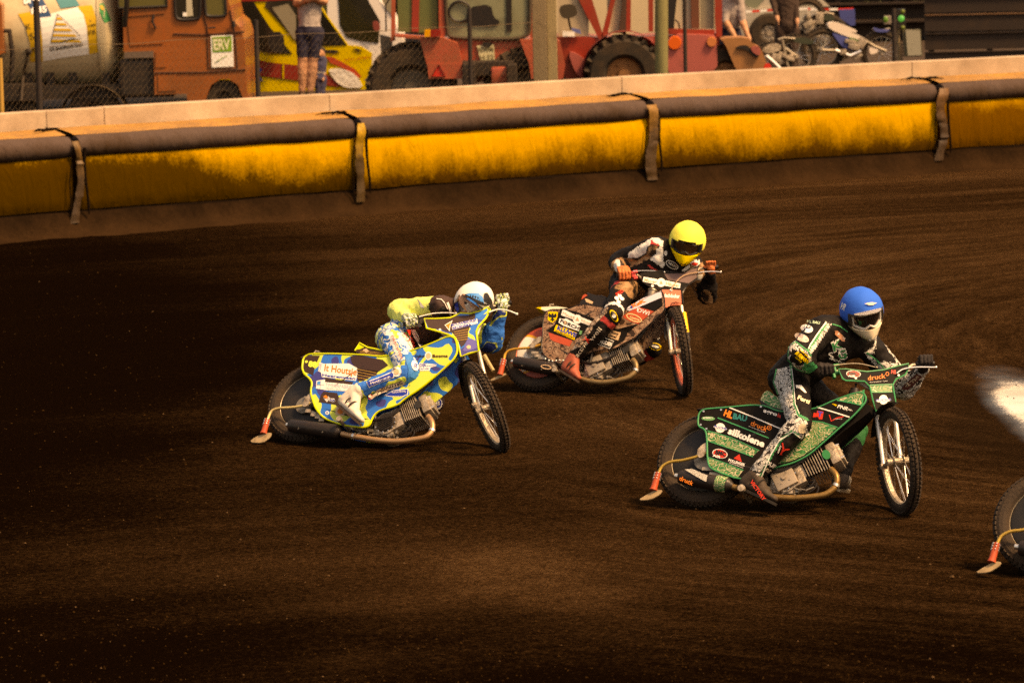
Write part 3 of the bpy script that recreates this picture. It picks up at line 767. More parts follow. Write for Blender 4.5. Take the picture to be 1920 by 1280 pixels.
def exhaust(B, pts, sil, r=0.021, sr=0.055, pm=PIPE, sm=SIL, off=0.10, tail=None, taper=0.9):
    P_ = [B.p(X, Y, o) for X, Y, o in pts]
    ex = tube('exhaust_pipe', spline(P_, 6), r, pm, B.root, seg=14)
    for t in (len(P_) - 2, 2):
        q = P_[t]; d = (P_[min(t + 1, len(P_) - 1)] - P_[t - 1]).normalized()
        bm = bmesh.new(); add_cyl(bm, q - d * 0.009, q + d * 0.009, r * 1.2, seg=14); finish('clamp', bm, CHR, ex, smooth=True)
    a = B.p(*sil[0], off); b = B.p(*sil[1], off); d = (b - a).normalized(); L_ = (b - a).length
    bm = bmesh.new(); add_tube(bm, [a - d * 0.03, a, a + d * 0.012, a + d * L_ * .5, b - d * 0.012, b], [r, sr * 0.9, sr, sr * (1 + taper) / 2, sr * taper, sr * taper * 0.85], 28)
    s = finish('silencer', bm, sm, B.root, smooth=True)
    bm = bmesh.new(); add_tube(bm, [b - d * 0.002, b + d * 0.03], 0.018, 14); finish('tail_pipe', bm, CHR, s, smooth=True)
    bm = bmesh.new()
    for t in (0.25, 0.75): q = a + d * L_ * t + B.n * sr * 0.72 - B.u * sr * .66; add_cyl(bm, q, q + (B.n - B.u).normalized() * 0.006, 0.006, seg=8)
    finish('rivets', bm, CHR, s)
    return s, a, b, d

def deflector(B, rod, sleeve, flap, off=0.10, rodm=GOLD, bracket=None):
    d0 = tube('dirt_deflector', spline([B.p(X, Y, off) for X, Y in rod], 6), 0.0105, rodm, B.root, seg=10)
    a = B.p(*sleeve[0], off); b = B.p(*sleeve[1], off)
    sl = tube('rubber_sleeve', [a, a.lerp(b, .3), a.lerp(b, .8), b], [0.019, 0.021, 0.022, 0.027], REDR, d0, seg=12)
    bm = bmesh.new()
    for t in (.06, .2, .35):
        q = a.lerp(b, t)
        for k in range(6):
            an = pi * k / 3; x, y = perp(b - a); add_cyl(bm, q + (x * cos(an) + y * sin(an)) * .018, q + (x * cos(an) + y * sin(an)) * .027, .0035, seg=6)
    finish('sleeve_screws', bm, CHR, d0)
    pts = [B.p(X, Y, off) for X, Y in flap]
    bm = bmesh.new(); add_slab(bm, chaikin(pts, 1), V((0, -.3, .95)), 0.006); finish('deflector_flap', bm, BRSH, d0)
    if bracket:
        slab('mounting_bracket', B.px(bracket), B.pl, off + 0.012, 0.02, ALU, d0, rnd=1)

def bars(B, rg, lg, bar_m=ALU, grip_m=BLK):
    """handlebar through the two grip points (steered plane)"""
    r = B.fat(*rg, -0.02); l = B.fat(*lg, -0.02); c = (r + l) / 2; ax = (r - l).normalized()
    r_in = r - ax * 0.09; l_in = l + ax * 0.09; dn = (B.steer_c - c); 
    dn = dn - ax * dn.dot(ax)
    mid = c + dn * 0.85
    hb = tube('handlebar', [r] + spline([r_in, r_in.lerp(mid, .35), mid + ax * 0.05, mid - ax * 0.05, l_in.lerp(mid, .35), l_in], 6) + [l], 0.0115, bar_m, B.root, seg=10)
    for q, s_ in ((r, 1), (l, -1)):
        tube('grip', [q - ax * s_ * 0.055, q + ax * s_ * 0.06], 0.017, grip_m, hb, seg=12)
    return hb, r, l, ax
def lever(B, hb, pts, m=CHR, og=0.03, r=0.006):
    P_ = [B.fat(X, Y, og) for X, Y in pts]
    t = tube('brake_lever', spline(P_, 5), r, m, hb, seg=8)
    bm = bmesh.new(); add_ell(bm, P_[-1], AX, (.010,) * 3, 8, 6); finish('lever_ball', bm, m, t, smooth=True)

def forks(B, near_top, near_bot, m=CHR, far=True, r=0.016, dx=0.085):
    """two legs either side of the wheel; the near one is traced, the other is its mirror across the steered plane"""
    a0 = B.fat(*near_top, -0.02); b0 = B.fat(*near_bot, -0.02)
    w = 2 * (a0 - B.hub).dot(B.l); w = max(0.12, min(0.22, abs(w)))
    bm_ = []
    for s_ in (0, 1):
        if s_ and not far: break
        a = a0 - B.l * w * s_; b = b0 - B.l * w * s_
        bm = bmesh.new(); add_tube(bm, [a, a.lerp(b, .5), a.lerp(b, .52), b], [r, r, r * .86, r * .86], 14)
        f = finish('fork_leg', bm, m, B.root, smooth=True); bm_.append(f)
        h = B.hub + B.l * (0.06 if not s_ else -0.06)
        bm = bmesh.new(); add_tube(bm, [b, h], [0.014, 0.018], 10); add_cyl(bm, b - B.l * .02, b + B.l * .02, .020, seg=12); add_cyl(bm, h - B.l * .02, h + B.l * .02, .022, seg=12)
        finish('link_arm', bm, ALU, f, smooth=True)
    return bm_, a0, b0, w
def mudguard(B, th0, th1, R, wid, m=BLK, name='front_mudguard', c=None, n=None):
    c = c or B.hub; n = n or B.l; up = B.a if n is B.l else B.u; fw = n.cross(up).normalized()
    if fw.dot(B.h) < 0: fw = -fw
    bm = bmesh.new(); rows = []
    for k in range(13):
        t = RAD(th0 + (th1 - th0) * k / 12); e = up * cos(t) + fw * sin(t)
        rows.append([bm.verts.new(c + e * (R - 0.012 * abs(q) ** 2) + n * wid * q) for q in (-1, -.5, 0, .5, 1)])
    for i in range(12):
        for q in range(4): bm.faces.new((rows[i][q], rows[i][q + 1], rows[i + 1][q + 1], rows[i + 1][q]))
    bmesh.ops.solidify(bm, geom=bm.faces[:], thickness=0.004)
    finish(name, bm, m, B.root, smooth=True)
# ================================================================== RIDERS
def blen(J_, a, b): return (J_[a] - J_[b]).length
def make_body(root, B, J_, mats, paint, wid=1.0, wrinkle=0.006, thick=None):
    """one continuous suited body: J_ joints in world space"""
    bm = bmesh.new(); T_ = dict(torso=.150, hip=.13, sh=.085, ua=.066, el=.055, wr=.040, th=.094, kn=.074, sn=.066, an=.048)
    if thick: T_.update(thick)
    sh = (J_['shR'] - J_['shL']).normalized()
    pel, che, nek = J_['pelvis'], J_['chest'], J_['neck']
    seg = []
    def c(a, b, ra, rb, nm, ref=None, sq=1.0):
        capsule(bm, a, b, ra, rb, ref, sq); seg.append((nm, V(a), V(b), ra, rb))
    c(pel, pel.lerp(che, .5), T_['hip'] * 1.12, T_['torso'] * .93, 'belly', sh, .80)
    c(pel.lerp(che, .4), che, T_['torso'] * .95, T_['torso'] * 1.08, 'chest', sh, .78)
    c(che, nek, T_['torso'] * .95, .075, 'upper', sh, .78)
    c(J_['shR'].lerp(nek, .15), nek, T_['sh'], .075, 'shoulderR'); c(J_['shL'].lerp(nek, .15), nek, T_['sh'], .075, 'shoulderL')
    c(che, J_['shR'], T_['torso'] * .7, T_['sh'] * .9, 'shoulderR'); c(che, J_['shL'], T_['torso'] * .7, T_['sh'] * .9, 'shoulderL')
    if 'head' in J_: c(nek, J_['head'], .062, .062, 'neck')
    for s_ in 'RL':
        c(J_['sh' + s_], J_['el' + s_], T_['sh'] * .95, T_['el'] * 1.12, 'uarm' + s_)
        c(J_['el' + s_], J_['el' + s_].lerp(J_['wr' + s_], .35), T_['el'] * 1.08, T_['el'] * 1.02, 'farm' + s_)
        c(J_['el' + s_], J_['wr' + s_], T_['el'], T_['wr'], 'farm' + s_)
        c(pel, J_['hip' + s_], T_['hip'], T_['th'] * 1.12, 'hip' + s_)
        c(J_['hip' + s_], J_['kn' + s_], T_['th'] * 1.12, T_['kn'], 'thigh' + s_)
        c(J_['kn' + s_], J_['kn' + s_].lerp(J_['an' + s_], .35), T_['kn'] * 1.02, T_['sn'] * 1.08, 'shin' + s_)
        c(J_['kn' + s_].lerp(J_['an' + s_], .3), J_['an' + s_], T_['sn'] * 1.05, T_['an'], 'shin' + s_)
    def where(p):
        best = (1e9, '', 0)
        for nm, a, b, ra, rb in seg:
            d = b - a; t = max(0, min(1, (p - a).dot(d) / max(1e-9, d.length_squared))); q = (p - a - d * t).length / (ra + (rb - ra) * t)
            if q < best[0]: best = (q, nm, t, a, b)
        nm = best[1]
        full = {'thigh': ('hip', 'kn'), 'shin': ('kn', 'an'), 'uarm': ('sh', 'el'), 'farm': ('el', 'wr')}
        k = nm[:-1]
        if k in full:
            a = J_[full[k][0] + nm[-1]]; b = J_[full[k][1] + nm[-1]]; d = b - a; t = max(0, min(1, (p - a).dot(d) / d.length_squared)); return nm, t
        return nm, best[2]
    def pt(p, nrm):
        nm, t = where(p); return paint(nm, t, p, nrm)
    return fuse('body', bm, root, mats, voxel=0.011, smooth=3, paint=pt, wrinkle=wrinkle)

def inpoly(x, y, poly):
    r = False; j = len(poly) - 1
    for i in range(len(poly)):
        xi, yi = poly[i]; xj, yj = poly[j]
        if (yi > y) != (yj > y) and x < (xj - xi) * (y - yi) / (yj - yi) + xi: r = not r
        j = i
    return r

def glove(root, wrist, grip, ax, fdir, m, thumb=1, name='glove', s=1.0, mats=None):
    """fist closed round a bar: grip centre, bar axis ax (towards the little finger), fdir = direction the knuckles face"""
    ax = ax.normalized(); f = (fdir - ax * fdir.dot(ax)).normalized(); w = (V(wrist) - V(grip)); w = (w - ax * w.dot(ax) * .7)
    wd = w.normalized(); bm = bmesh.new()
    side = ax.cross(f).normalized()          # which way round the bar the fingers go
    if side.dot(wd) > 0: side = -side
    pc = V(grip) + wd * 0.022 + f * 0.022
    capsule(bm, wrist, pc, .034 * s, .036 * s)
    add_box(bm, pc + f * .004, (ax, wd, f), (.040 * s, .034 * s, .017 * s), .008)
    for k in range(4):
        o = ax * (-.033 + .0215 * k) * s; Ln = (.92, 1.0, .95, .78)[k] * s
        k0 = V(grip) + o + f * .040 * s + wd * .012
        k1 = V(grip) + o + f * .036 * s - wd * .026 * Ln
        k2 = V(grip) + o - wd * .034 * Ln - f * .004
        k3 = V(grip) + o - f * .024 * s - wd * .010
        capsule(bm, k0, k1, .0115 * s, .0108 * s, seg=10); capsule(bm, k1, k2, .0108 * s, .0098 * s, seg=10); capsule(bm, k2, k3, .0098 * s, .0085 * s, seg=10)
    t0 = pc - ax * .030 * s * thumb; t1 = V(grip) - ax * .050 * s * thumb + f * .006 - wd * .006; t2 = V(grip) - ax * .036 * s * thumb - f * .026 - wd * .018
    capsule(bm, t0, t1, .016 * s, .0135 * s, seg=10); capsule(bm, t1, t2, .0135 * s, .010 * s, seg=10)
    return fuse(name, bm, root, mats or [m], voxel=0.0042, smooth=2)[0]

def boot(root, ankle, heel, toe, m, sole_m, up=None, tall=None, name='boot', w=.046):
    ankle, heel, toe = V(ankle), V(heel), V(toe); fw = (toe - heel).normalized(); u = (ankle - heel); u = (u - fw * u.dot(fw)).normalized(); sd_ = fw.cross(u)
    L_ = (toe - heel).length; bm = bmesh.new()
    capsule(bm, ankle, heel + fw * .03 + u * .04, .052, .048); capsule(bm, heel + fw * .035 + u * .035, heel + fw * L_ * .62 + u * .032, .042, .046, sd_, .85)
    capsule(bm, heel + fw * L_ * .55 + u * .03, toe - fw * .035 + u * .022, .046, .032, sd_, .7)
    capsule(bm, ankle, heel + fw * L_ * .5 + u * .05, .048, .040)
    if tall is not None: capsule(bm, ankle, tall, .052, .060)
    o, _ = fuse(name, bm, root, [m], voxel=0.006, smooth=3)
    bm = bmesh.new(); pts = []
    for t, ww in ((-.02, .5), (.0, .85), (.15, .92), (.4, .80), (.68, 1.08), (.88, .85), (.98, .45), (1.02, .1)): pts.append((t, ww))
    poly = [heel + fw * L_ * t + sd_ * w * ww for t, ww in pts] + [heel + fw * L_ * t - sd_ * w * ww for t, ww in pts[::-1]]
    add_slab(bm, poly, u, .018); finish('sole', bm, sole_m, o)
    bm = bmesh.new()
    for t in (.30, .46): q = heel + fw * L_ * t + u * (.085 - .06 * t); add_tube(bm, [q + (fw * .3 * cos(a) * .02 + sd_ * sin(a) * .051 + u * cos(a) * .046) for a in (2 * pi * i / 16 for i in range(16))], .006, 5, closed=True)
    finish('boot_strap', bm, sole_m, o)
    return o

def helmet(root, c, face, up, cover_m, shell_m, jaw_m, lens_m, frame_m, peak_m=None, s=1.0, cover_el=2, peak_len=.075, name='helmet', cover_drop=0.0, strap_m=None):
    """full-face motocross helmet: domed shell, pointed chin bar, open eye port with goggles"""
    z = up.normalized(); f = (face - z * face.dot(z)).normalized(); x = f.cross(z).normalized(); c = V(c)
    # face may dip: use the true face direction for the port
    def P3(az, el, r=1.0):
        d = f * cos(el) * cos(az) * .150 + x * cos(el) * sin(az) * .125 + z * sin(el) * .138
        ca = max(0, cos(az)); low = max(0, min(1, (-el - .25) / .5))
        d += f * .055 * low * ca ** 2 * (1 - max(0, -el - .95) * 1.2)
        d -= z * .030 * low * ca
        d *= (1 - .12 * low * abs(sin(az)))
        return c + d * r * s
    bm = bmesh.new(); nu, nv = 48, 26; g = []
    els = [pi / 2 - (pi * .83) * j / nv for j in range(nv + 1)]
    for j, el in enumerate(els): g.append([bm.verts.new(P3(2 * pi * k / nu - pi, el)) for k in range(nu)])
    def port(az, el):
        hw = .98 - .25 * abs((el + .05) / .5) ** 2
        return abs(az) < hw and -.47 + .10 * abs(az) < el < .27 - .16 * az * az
    for j in range(nv):
        el = (els[j] + els[j + 1]) / 2
        for k in range(nu):
            az = 2 * pi * (k + .5) / nu - pi
            if port(az, el): continue
            fc_ = bm.faces.new((g[j][k], g[j + 1][k], g[j + 1][(k + 1) % nu], g[j][(k + 1) % nu]))
            lim = cover_el / 100 + (-.35 + .0 if abs(az) > 1.0 else 0.0) - cover_drop * max(0, abs(az) - 1.3)
            fc_.material_index = 1 if el > lim else (2 if (abs(az) < 1.15 and el < -.30) else 0)
    bm.normal_update()
    for j, el in enumerate(els):
        if el > .28:
            for v in g[j]:
                if v.is_valid and v.link_faces: q = (v.co - c) * 16; v.co += v.normal * (.0035 * noise.noise(q) + .005 * (.5 - abs(noise.noise(q * .55 + V((9, 1, 4))))))
    bmesh.ops.solidify(bm, geom=bm.faces[:], thickness=.012)
    h = finish(name, bm, None, root, mats=[shell_m, cover_m, jaw_m], smooth=True)
    full = bmesh.new(); gf = [[full.verts.new(P3(2 * pi * k / nu - pi, el, 1.11)) for k in range(nu)] for el in els]
    for j in range(nv):
        for k in range(nu): full.faces.new((gf[j][k], gf[j + 1][k], gf[j + 1][(k + 1) % nu], gf[j][(k + 1) % nu]))
    shell = on_body(BVHTree.FromBMesh(full), .003); full.free()
    # chin vent ridge
    bm = bmesh.new()
    add_box(bm, P3(0, -.78, 1.0), (x, f, z), (.022, .008, .010), .003)
    finish('chin_vent', bm, frame_m, h)
    # goggles
    bm = bmesh.new(); gg = []
    for j in range(7):
        el = -.44 + .68 * j / 6; gg.append([bm.verts.new(P3(-.84 + 1.68 * k / 16, el * (1 - .12 * abs(k / 8 - 1)), .93)) for k in range(17)])
    for j in range(6):
        for k in range(16): bm.faces.new((gg[j][k], gg[j][k + 1], gg[j + 1][k + 1], gg[j + 1][k]))
    gl = finish('goggle_lens', bm, lens_m, h, smooth=True)
    rim_ = [P3(-.86 + 1.72 * k / 14, .25 - .10 * abs(k / 7 - 1) ** 2, .965) for k in range(15)] + [P3(.88 - 1.76 * k / 14, -.44 + .12 * abs(k / 7 - 1) ** 2 + .13 * math.exp(-((k - 7) / 1.6) ** 2), .965) for k in range(15)]
    tube('goggle_frame', rim_, .0075 * s, frame_m, h, seg=6, closed=True)
    bm = bmesh.new()
    for sgn in (-1, 1):
        a_ = [P3(sgn * (.86 + .14 * k), -.06 + 0.03 * k, 1.012 + (.0 if k else -.04)) for k in range(7)]
        rows = [[bm.verts.new(p + z * q) for q in (-.02, .02)] for p in a_]
        for i in range(6): bm.faces.new((rows[i][0], rows[i + 1][0], rows[i + 1][1], rows[i][1]))
    finish('goggle_strap', bm, strap_m or frame_m, h)
    # face seen through the port
    bm = bmesh.new(); capsule(bm, c - z * .06 + f * .02, c + z * .05 + f * .02, .075, .085); capsule(bm, c + f * .09 - z * .03, c + f * .105 - z * .055, .012, .014); finish('face', bm, mat('shaded_skin', (0.35, 0.18, 0.11), .6), h, smooth=True)
    if peak_m is not None:
        bm = bmesh.new(); rows = []
        for j in range(6):
            t = j / 5; rows.append([bm.verts.new(P3(-.80 + 1.6 * k / 10, .36 - .05 * abs(k / 5 - 1), 1.03) + (f * .96 + z * (.10)) * (t * peak_len * (1 - .45 * abs(k / 5 - 1) ** 2)) + z * .012 * (1 - abs(k / 5 - 1) ** 2)) for k in range(11)])
        for j in range(5):
            for k in range(10): bm.faces.new((rows[j][k], rows[j][k + 1], rows[j + 1][k + 1], rows[j + 1][k]))
        bmesh.ops.solidify(bm, geom=bm.faces[:], thickness=.004); finish('peak', bm, peak_m, h, smooth=True)
    return h, shell
def reach(parent, q, L_, near=True):
    d = ray(*q); oc = CAM - parent; b = d.dot(oc); cc = oc.dot(oc) - L_ * L_; disc = b * b - cc
    t = -b if disc < 0 else (-b - sqrt(disc) if near else -b + sqrt(disc))
    return CAM + d * t
def report(nm, J_):
    for a, b in (('hipR', 'knR'), ('knR', 'anR'), ('hipL', 'knL'), ('knL', 'anL'), ('shR', 'elR'), ('elR', 'wrR'), ('shL', 'elL'), ('elL', 'wrL'), ('pelvis', 'neck'), ('shR', 'shL'), ('hipR', 'hipL')):
        print(nm, a, b, round((J_[a] - J_[b]).length, 2), 'z', round(J_[b].z, 2))
# helmets' common stuff
LENS = mat('goggle_lens', (0.012, 0.010, 0.010), 0.06, spec=0.9, coat=0.6)
FRAMEM = mat('goggle_frame', (0.016, 0.013, 0.012), 0.4)

# ------------------------------------------------------------------ the rider in green and black
T3 = lambda X, Y: (1180 + X / 2.7833, 520 + Y / 2.7833)
T3b = lambda X, Y: (1440 + X / 5.5647, 530 + Y / 5.5647)
T3c = lambda X, Y: (1190 + X / 5.5645, 740 + Y / 5.5645)
T3d = lambda X, Y: (1420 + X / 4.9235, 720 + Y / 4.9235)
GREEN = (0.012, 0.22, 0.085)
SCRG = pattern_mat('green_scribble_vinyl', [(0, (0.50, 0.44, 0.28)), (0.17, (0.015, 0.15, 0.045)), (0.50, (0.03, 0.21, 0.07)), (0.78, (0.26, 0.27, 0.13))], 17, 'scribble', 0.5, 0, (1, 1, 1.6))
SCRW = pattern_mat('black_white_scribble_cloth', [(0, (0.015, 0.012, 0.010)), (0.24, (0.72, 0.68, 0.62)), (0.62, (0.02, 0.02, 0.015)), (0.74, (0.66, 0.62, 0.56))], 21, 'scribble', 0.8, 0.25)
EDGEG = mat('green_edge', (0.015, 0.26, 0.10), 0.45, dirt=0.15)
BVIN = mat('black_vinyl', (0.009, 0.007, 0.006), 0.6, dirt=0.2, dscale=8, dcol=(0.030, 0.018, 0.010), spec=.08)

def green_bike(T, rc, fc, label, full=True, lean=33, steer=-57):
    B = Bike(T, rc, fc, lean, label); rt = B.root; K = (lambda f: (lambda X, Y: f(X, Y)))
    dx, dy = T(0, 0)[0] - T3(0, 0)[0], T(0, 0)[1] - T3(0, 0)[1]
    kk = (T(1000, 0)[0] - T(0, 0)[0]) / (1000 / 2.7833)
    def conv(F):      # any of the finer zooms, through the same mapping as T
        return lambda X, Y: T((F(X, Y)[0] - 1180) * 2.7833, (F(X, Y)[1] - 520) * 2.7833)
    Tb, Tc, Td = conv(T3b), conv(T3c), conv(T3d)
    B.front((1262, 610), (1300, 990), steer, (1405, 958), tilt=11)
    rw = B.O + B.u * 0.335
    wheel(rt, 'rear_wheel', rw, B.n, 0.335, 0.098, 60, STEEL, mat('black_disc', (0.020, 0.017, 0.015), 0.5, dirt=0.3), kh=0.006)
    hub = B.hub
    wheel(rt, 'front_wheel', hub, B.l, 0.352, 0.068, 66, ALU, None, 36)
    frame_bits(B, (1245, 640), (1100, 660), (800, 750), (420, 940), (1010, 870), (770, 1010))
    outline = [(365, 688), (480, 680), (690, 660), (790, 705), (960, 690), (1080, 635), (1215, 590), (1243, 640), (1170, 722), (1090, 790), (990, 880), (930, 930), (850, 970), (760, 990), (600, 1062), (450, 1010), (408, 980), (405, 830), (395, 792), (355, 775)]
    sc_ = plates(B, outline, BVIN, EDGEG, off=0.115)
    S1 = B.surf(0.1165); S2 = B.surf(0.1180); S3 = B.surf(0.1195)
    def pg(F, pts): return [F(*q) for q in pts]
    # printed bands
    patch(pg(Tc, [(762, 372), (860, 392), (1010, 455), (1290, 585), (1232, 640), (1000, 560), (830, 505), (765, 480)]), S1, SCRG, sc_)
    patch(pg(Tc, [(770, 650), (950, 715), (1130, 790), (1070, 870), (930, 830), (830, 775), (765, 700)]), S1, SCRG, sc_)
    patch(pg(Td, [(465, 335), (600, 362), (735, 400), (650, 480), (520, 590), (420, 660), (330, 700), (200, 735), (180, 725), (300, 610), (420, 520), (560, 425), (480, 385)]), S1, SCRG, sc_)
    patch(pg(Td, [(735, 145), (860, 95), (985, 50), (990, 110), (968, 190), (870, 175)]), S1, SCRG, sc_)
    for F, pts, w, m in ((Tc, [(865, 238), (1100, 330), (1400, 450)], 2.2, EDGEG), (Tc, [(985, 130), (1240, 232), (1520, 352)], 2.0, WHT), (Td, [(548, 210), (700, 255), (850, 303)], 2.2, WHT), (Tc, [(760, 372), (1010, 445), (1300, 580)], 1.6, EDGEG),
                         (Tc, [(765, 480), (1000, 560), (1235, 645)], 1.6, EDGEG), (Tc, [(765, 648), (950, 712), (1135, 785)], 1.6, EDGEG), (Td, [(465, 335), (600, 350), (740, 398)], 1.8, EDGEG), (Td, [(985, 50), (975, 130), (965, 205)], 2.4, EDGEG), (Td, [(735, 148), (860, 170), (965, 195)], 2.0, EDGEG)):
        patch(stripe(pg(F, pts), w * kk), S2, m, sc_, 'stripe')
    if full:
        L3 = lambda s, F, a, b, h, m, bold=.02, **k: words(s, F(*a), F(*b), h, S2, m, sc_, bold, **k)
        L3('HL', Tc, (925, 212), (1012, 246), 12, ORP, .05); L3('BAU', Tc, (1022, 246), (1165, 276), 10.5, TEALP, .04)
        L3('druck', Tc, (1205, 312), (1372, 382), 9.5, ORP, .01); patch(stripe([T for T in [Tc(1405 + 22 * cos(t), 342 + 22 * sin(t)) for t in (2 * pi * i / 12 for i in range(13))]], 1.2), S2, ORP, sc_); L3('+', Tc, (1393, 350), (1420, 352), 3.5, ORP, .02)
        L3('drucksachen mehr', Tc, (1190, 330), (1360, 396), 1.6, WHT, 0)
        patch([Tc(*q) for q in oval(893, 343, 52, 50, 10)], S1, WHT, sc_); patch([Tc(*q) for q in oval(893, 345, 72, 17, 12)], S2, WHT, sc_)
        words('FUCHS', Tc(832, 338), Tc(958, 364), 4.2, S3, BLUP, sc_, .02)
        L3('silkolene', Tc, (968, 400), (1345, 545), 12.5, WHT, .045)
        patch([Tc(*q) for q in oval(890, 612, 80, 48, 12)], S1, WHT, sc_); patch([Tc(*q) for q in oval(890, 612, 73, 42, 12)], S2, REDP, sc_)
        words('BMC', Tc(838, 615), Tc(948, 640), 8, S3, BLKP, sc_, .05); words('AIR', Tc(812, 640), Tc(895, 662), 4.5, S3, WHT, sc_, .03)
        patch(pg(Tc, [(1092, 618), (1034, 660), (1118, 700)]), S2, REDP, sc_)
        L3('POLLINGER', Tc, (975, 690), (1145, 745), 5.2, WHT, .03); L3('metallbau', Tc, (985, 712), (1130, 762), 2.0, WHT, 0)
        patch([Tc(*q) for q in oval(768, 246, 70, 21, 2)], S2, mat('mid_green', (0.10, 0.30, 0.12), .5), sc_); words('SPEEDY', Tc(712, 246), Tc(820, 246), 2.6, S3, WHT, sc_, .02)
        L3('agro', Tc, (1340, 176), (1482, 222), 7, WHT, .03); L3('la', Tc, (1486, 226), (1522, 240), 7, REDP, .03)
        for q in ((720, 172), (902, 156), (690, 312), (750, 354), (1318, 124)):
            bm = bmesh.new(); c = S1(*Tc(*q)); add_cyl(bm, c, c + B.n * .003, .007, seg=10); finish('rivet', bm, CHR, sc_)
        L3('PNR', Td, (735, 215), (832, 243), 6.5, WHT, .02, slant=.3); L3('-w', Td, (690, 188), (732, 205), 5, YELP, .02); L3('w-', Td, (836, 238), (876, 252), 5, WHT, .0)
        patch(pg(Td, [(520, 262), (548, 268), (552, 245), (612, 252), (600, 325), (570, 322), (560, 300), (512, 305)]), S1, REDP, sc_); L3('T', Td, (552, 292), (598, 300), 9, PURP, .05)
        patch(stripe(pg(Td, [(664, 282), (682, 340), (730, 312), (795, 298)]), 1.8), S2, REDP, sc_); L3('victory', Td, (705, 326), (785, 322), 2.2, WHT, 0)
        L3('Y', Td, (440, 445), (500, 452), 7, WHT, .03); L3('P', Td, (445, 478), (475, 486), 6, WHT, .03)
    # black strut beneath the tank cover, tank cap, seat
    slab('frame_cover', pg(Td, [(980, 170), (1050, 200), (1040, 250), (940, 330), (800, 430), (640, 570), (560, 640), (480, 650), (540, 580), (720, 420), (880, 290), (960, 215)]), B.pl, 0.07, 0.10, BVIN, rt)
    c = B.p(1175, 605, 0.03); bm = bmesh.new(); add_cyl(bm, c - B.u * .06, c + B.u * .012, .038, seg=18); add_cyl(bm, c + B.u * .012, c + B.u * .03, .030, seg=18); add_tube(bm, [c + B.u * .03, c + B.u * .06], .006); add_ell(bm, c + B.u * .066, AX, (.009,) * 3, 8, 6); finish('fuel_cap', bm, BLK, rt, smooth=True)
    slab('seat', B.px([(683, 640), (700, 600), (725, 588), (765, 622), (820, 640), (850, 660), (800, 690), (740, 680), (690, 662)]), B.pl, 0.09, 0.18, SCRG if full else BLK, rt, rnd=1)
    slab('seat_tail', B.px([(676, 634), (735, 672), (800, 688), (790, 700), (730, 690), (686, 662)]), B.pl, 0.095, 0.19, BLK, rt)
    slab('rear_mudguard', pg(Tc, [(645, 148), (682, 140), (900, 118), (1100, 128), (1300, 98), (1290, 110), (900, 132), (690, 152)]), B.pl, 0.09, 0.18, BLK, rt)
    # steered parts
    plate = [(1090, 478), (1130, 478), (1240, 492), (1330, 482), (1400, 462), (1457, 450), (1455, 478), (1440, 507), (1392, 530), (1374, 560), (1392, 658), (1286, 697), (1270, 640), (1255, 570), (1228, 542), (1130, 538), (1113, 528)]
    og = 0.035
    np_ = slab('number_plate', B.px(plate), B.fp, og, 0.004, BVIN, rt)
    tube('edge_trim', [B.fat(X, Y, og) for X, Y in plate], 0.0055, EDGEG, np_, 6, closed=True)
    F1, F2 = B.fsurf(og + .0015), B.fsurf(og + .003)
    patch(pg(Tb, [(1064, 1078), (1180, 1072), (1296, 1068), (1294, 1130), (1180, 1136), (1080, 1136)]), F1, SCRG, np_)
    patch(stripe(pg(Tb, [(1062, 1066), (1180, 1062), (1300, 1058)]), 1.8), F2, EDGEG, np_, 'stripe'); patch(stripe(pg(Tb, [(1078, 1140), (1180, 1140), (1298, 1136)]), 1.8), F2, EDGEG, np_, 'stripe')
    if full:
        patch([Tb(*q) for q in oval(892, 950, 76, 38, 4)], F1, WHT, np_); patch([Tb(*q) for q in oval(892, 950, 70, 33, 4)], F2, REDP, np_); words('BMC', Tb(838, 960), Tb(946, 966), 6.5, B.fsurf(og + .0045), BLKP, np_, .05)
        words('AIR', Tb(835, 978), Tb(915, 984), 3.5, B.fsurf(og + .0045), WHT, np_, .03)
        words('druck', Tb(1045, 1018), Tb(1228, 992), 9, F2, ORP, np_, .01); patch(stripe([Tb(1245 + 16 * cos(t), 950 + 18 * sin(t)) for t in (2 * pi * i / 12 for i in range(13))], 1.1), F2, ORP, np_)
        words('drucksachen, mehr', Tb(1060, 1040), Tb(1250, 1026), 1.6, F2, WHT, np_, 0)
        words('HL', Tb(1285, 945), Tb(1345, 950), 7, F2, REDP, np_, .04)
        patch([Tb(*q) for q in oval(1205, 1218, 46, 50)], F1, WHT, np_); patch([Tb(*q) for q in oval(1205, 1226, 80, 18, -4)], F2, WHT, np_); words('FUCHS', Tb(1130, 1238), Tb(1285, 1226), 4.2, B.fsurf(og + .0045), BLUP, np_, .02)
        for q in ((915, 997), (1362, 966)):
            bm = bmesh.new(); c = F1(*Tb(*q)); add_cyl(bm, c, c + B.g * .004, .008, seg=10); finish('rivet', bm, WHT, np_)
    hb, gr, gl, ax = bars(B, (1010, 492), (1545, 452))
    lever(B, hb, [(1395, 500), (1430, 478), (1500, 468), (1600, 469)], r=0.0055, og=0.05)
    lever(B, hb, [(1062, 462), (1120, 452), (1200, 450), (1290, 470)], r=0.004, og=0.02, m=STEEL)
    bm = bmesh.new()
    for X, Y, a_, b_ in ((1078, 462, .035, .012), (1072, 482, .012, .035), (1085, 498, .028, .014), (1068, 516, .014, .02)):
        add_box(bm, B.fat(X, Y, 0.0), (B.l, B.a, B.g), (a_ * .6, b_ * .8, .016), .004)
    finish('clutch_perch', bm, GRNP, hb)
    mudguard(B, -38, 28, 0.385, 0.055)
    fk, a0, b0, w = forks(B, (1288, 690), (1327, 985), m=mat('bright_fork', (0.80, 0.74, 0.66), .3, .5, dirt=.1))
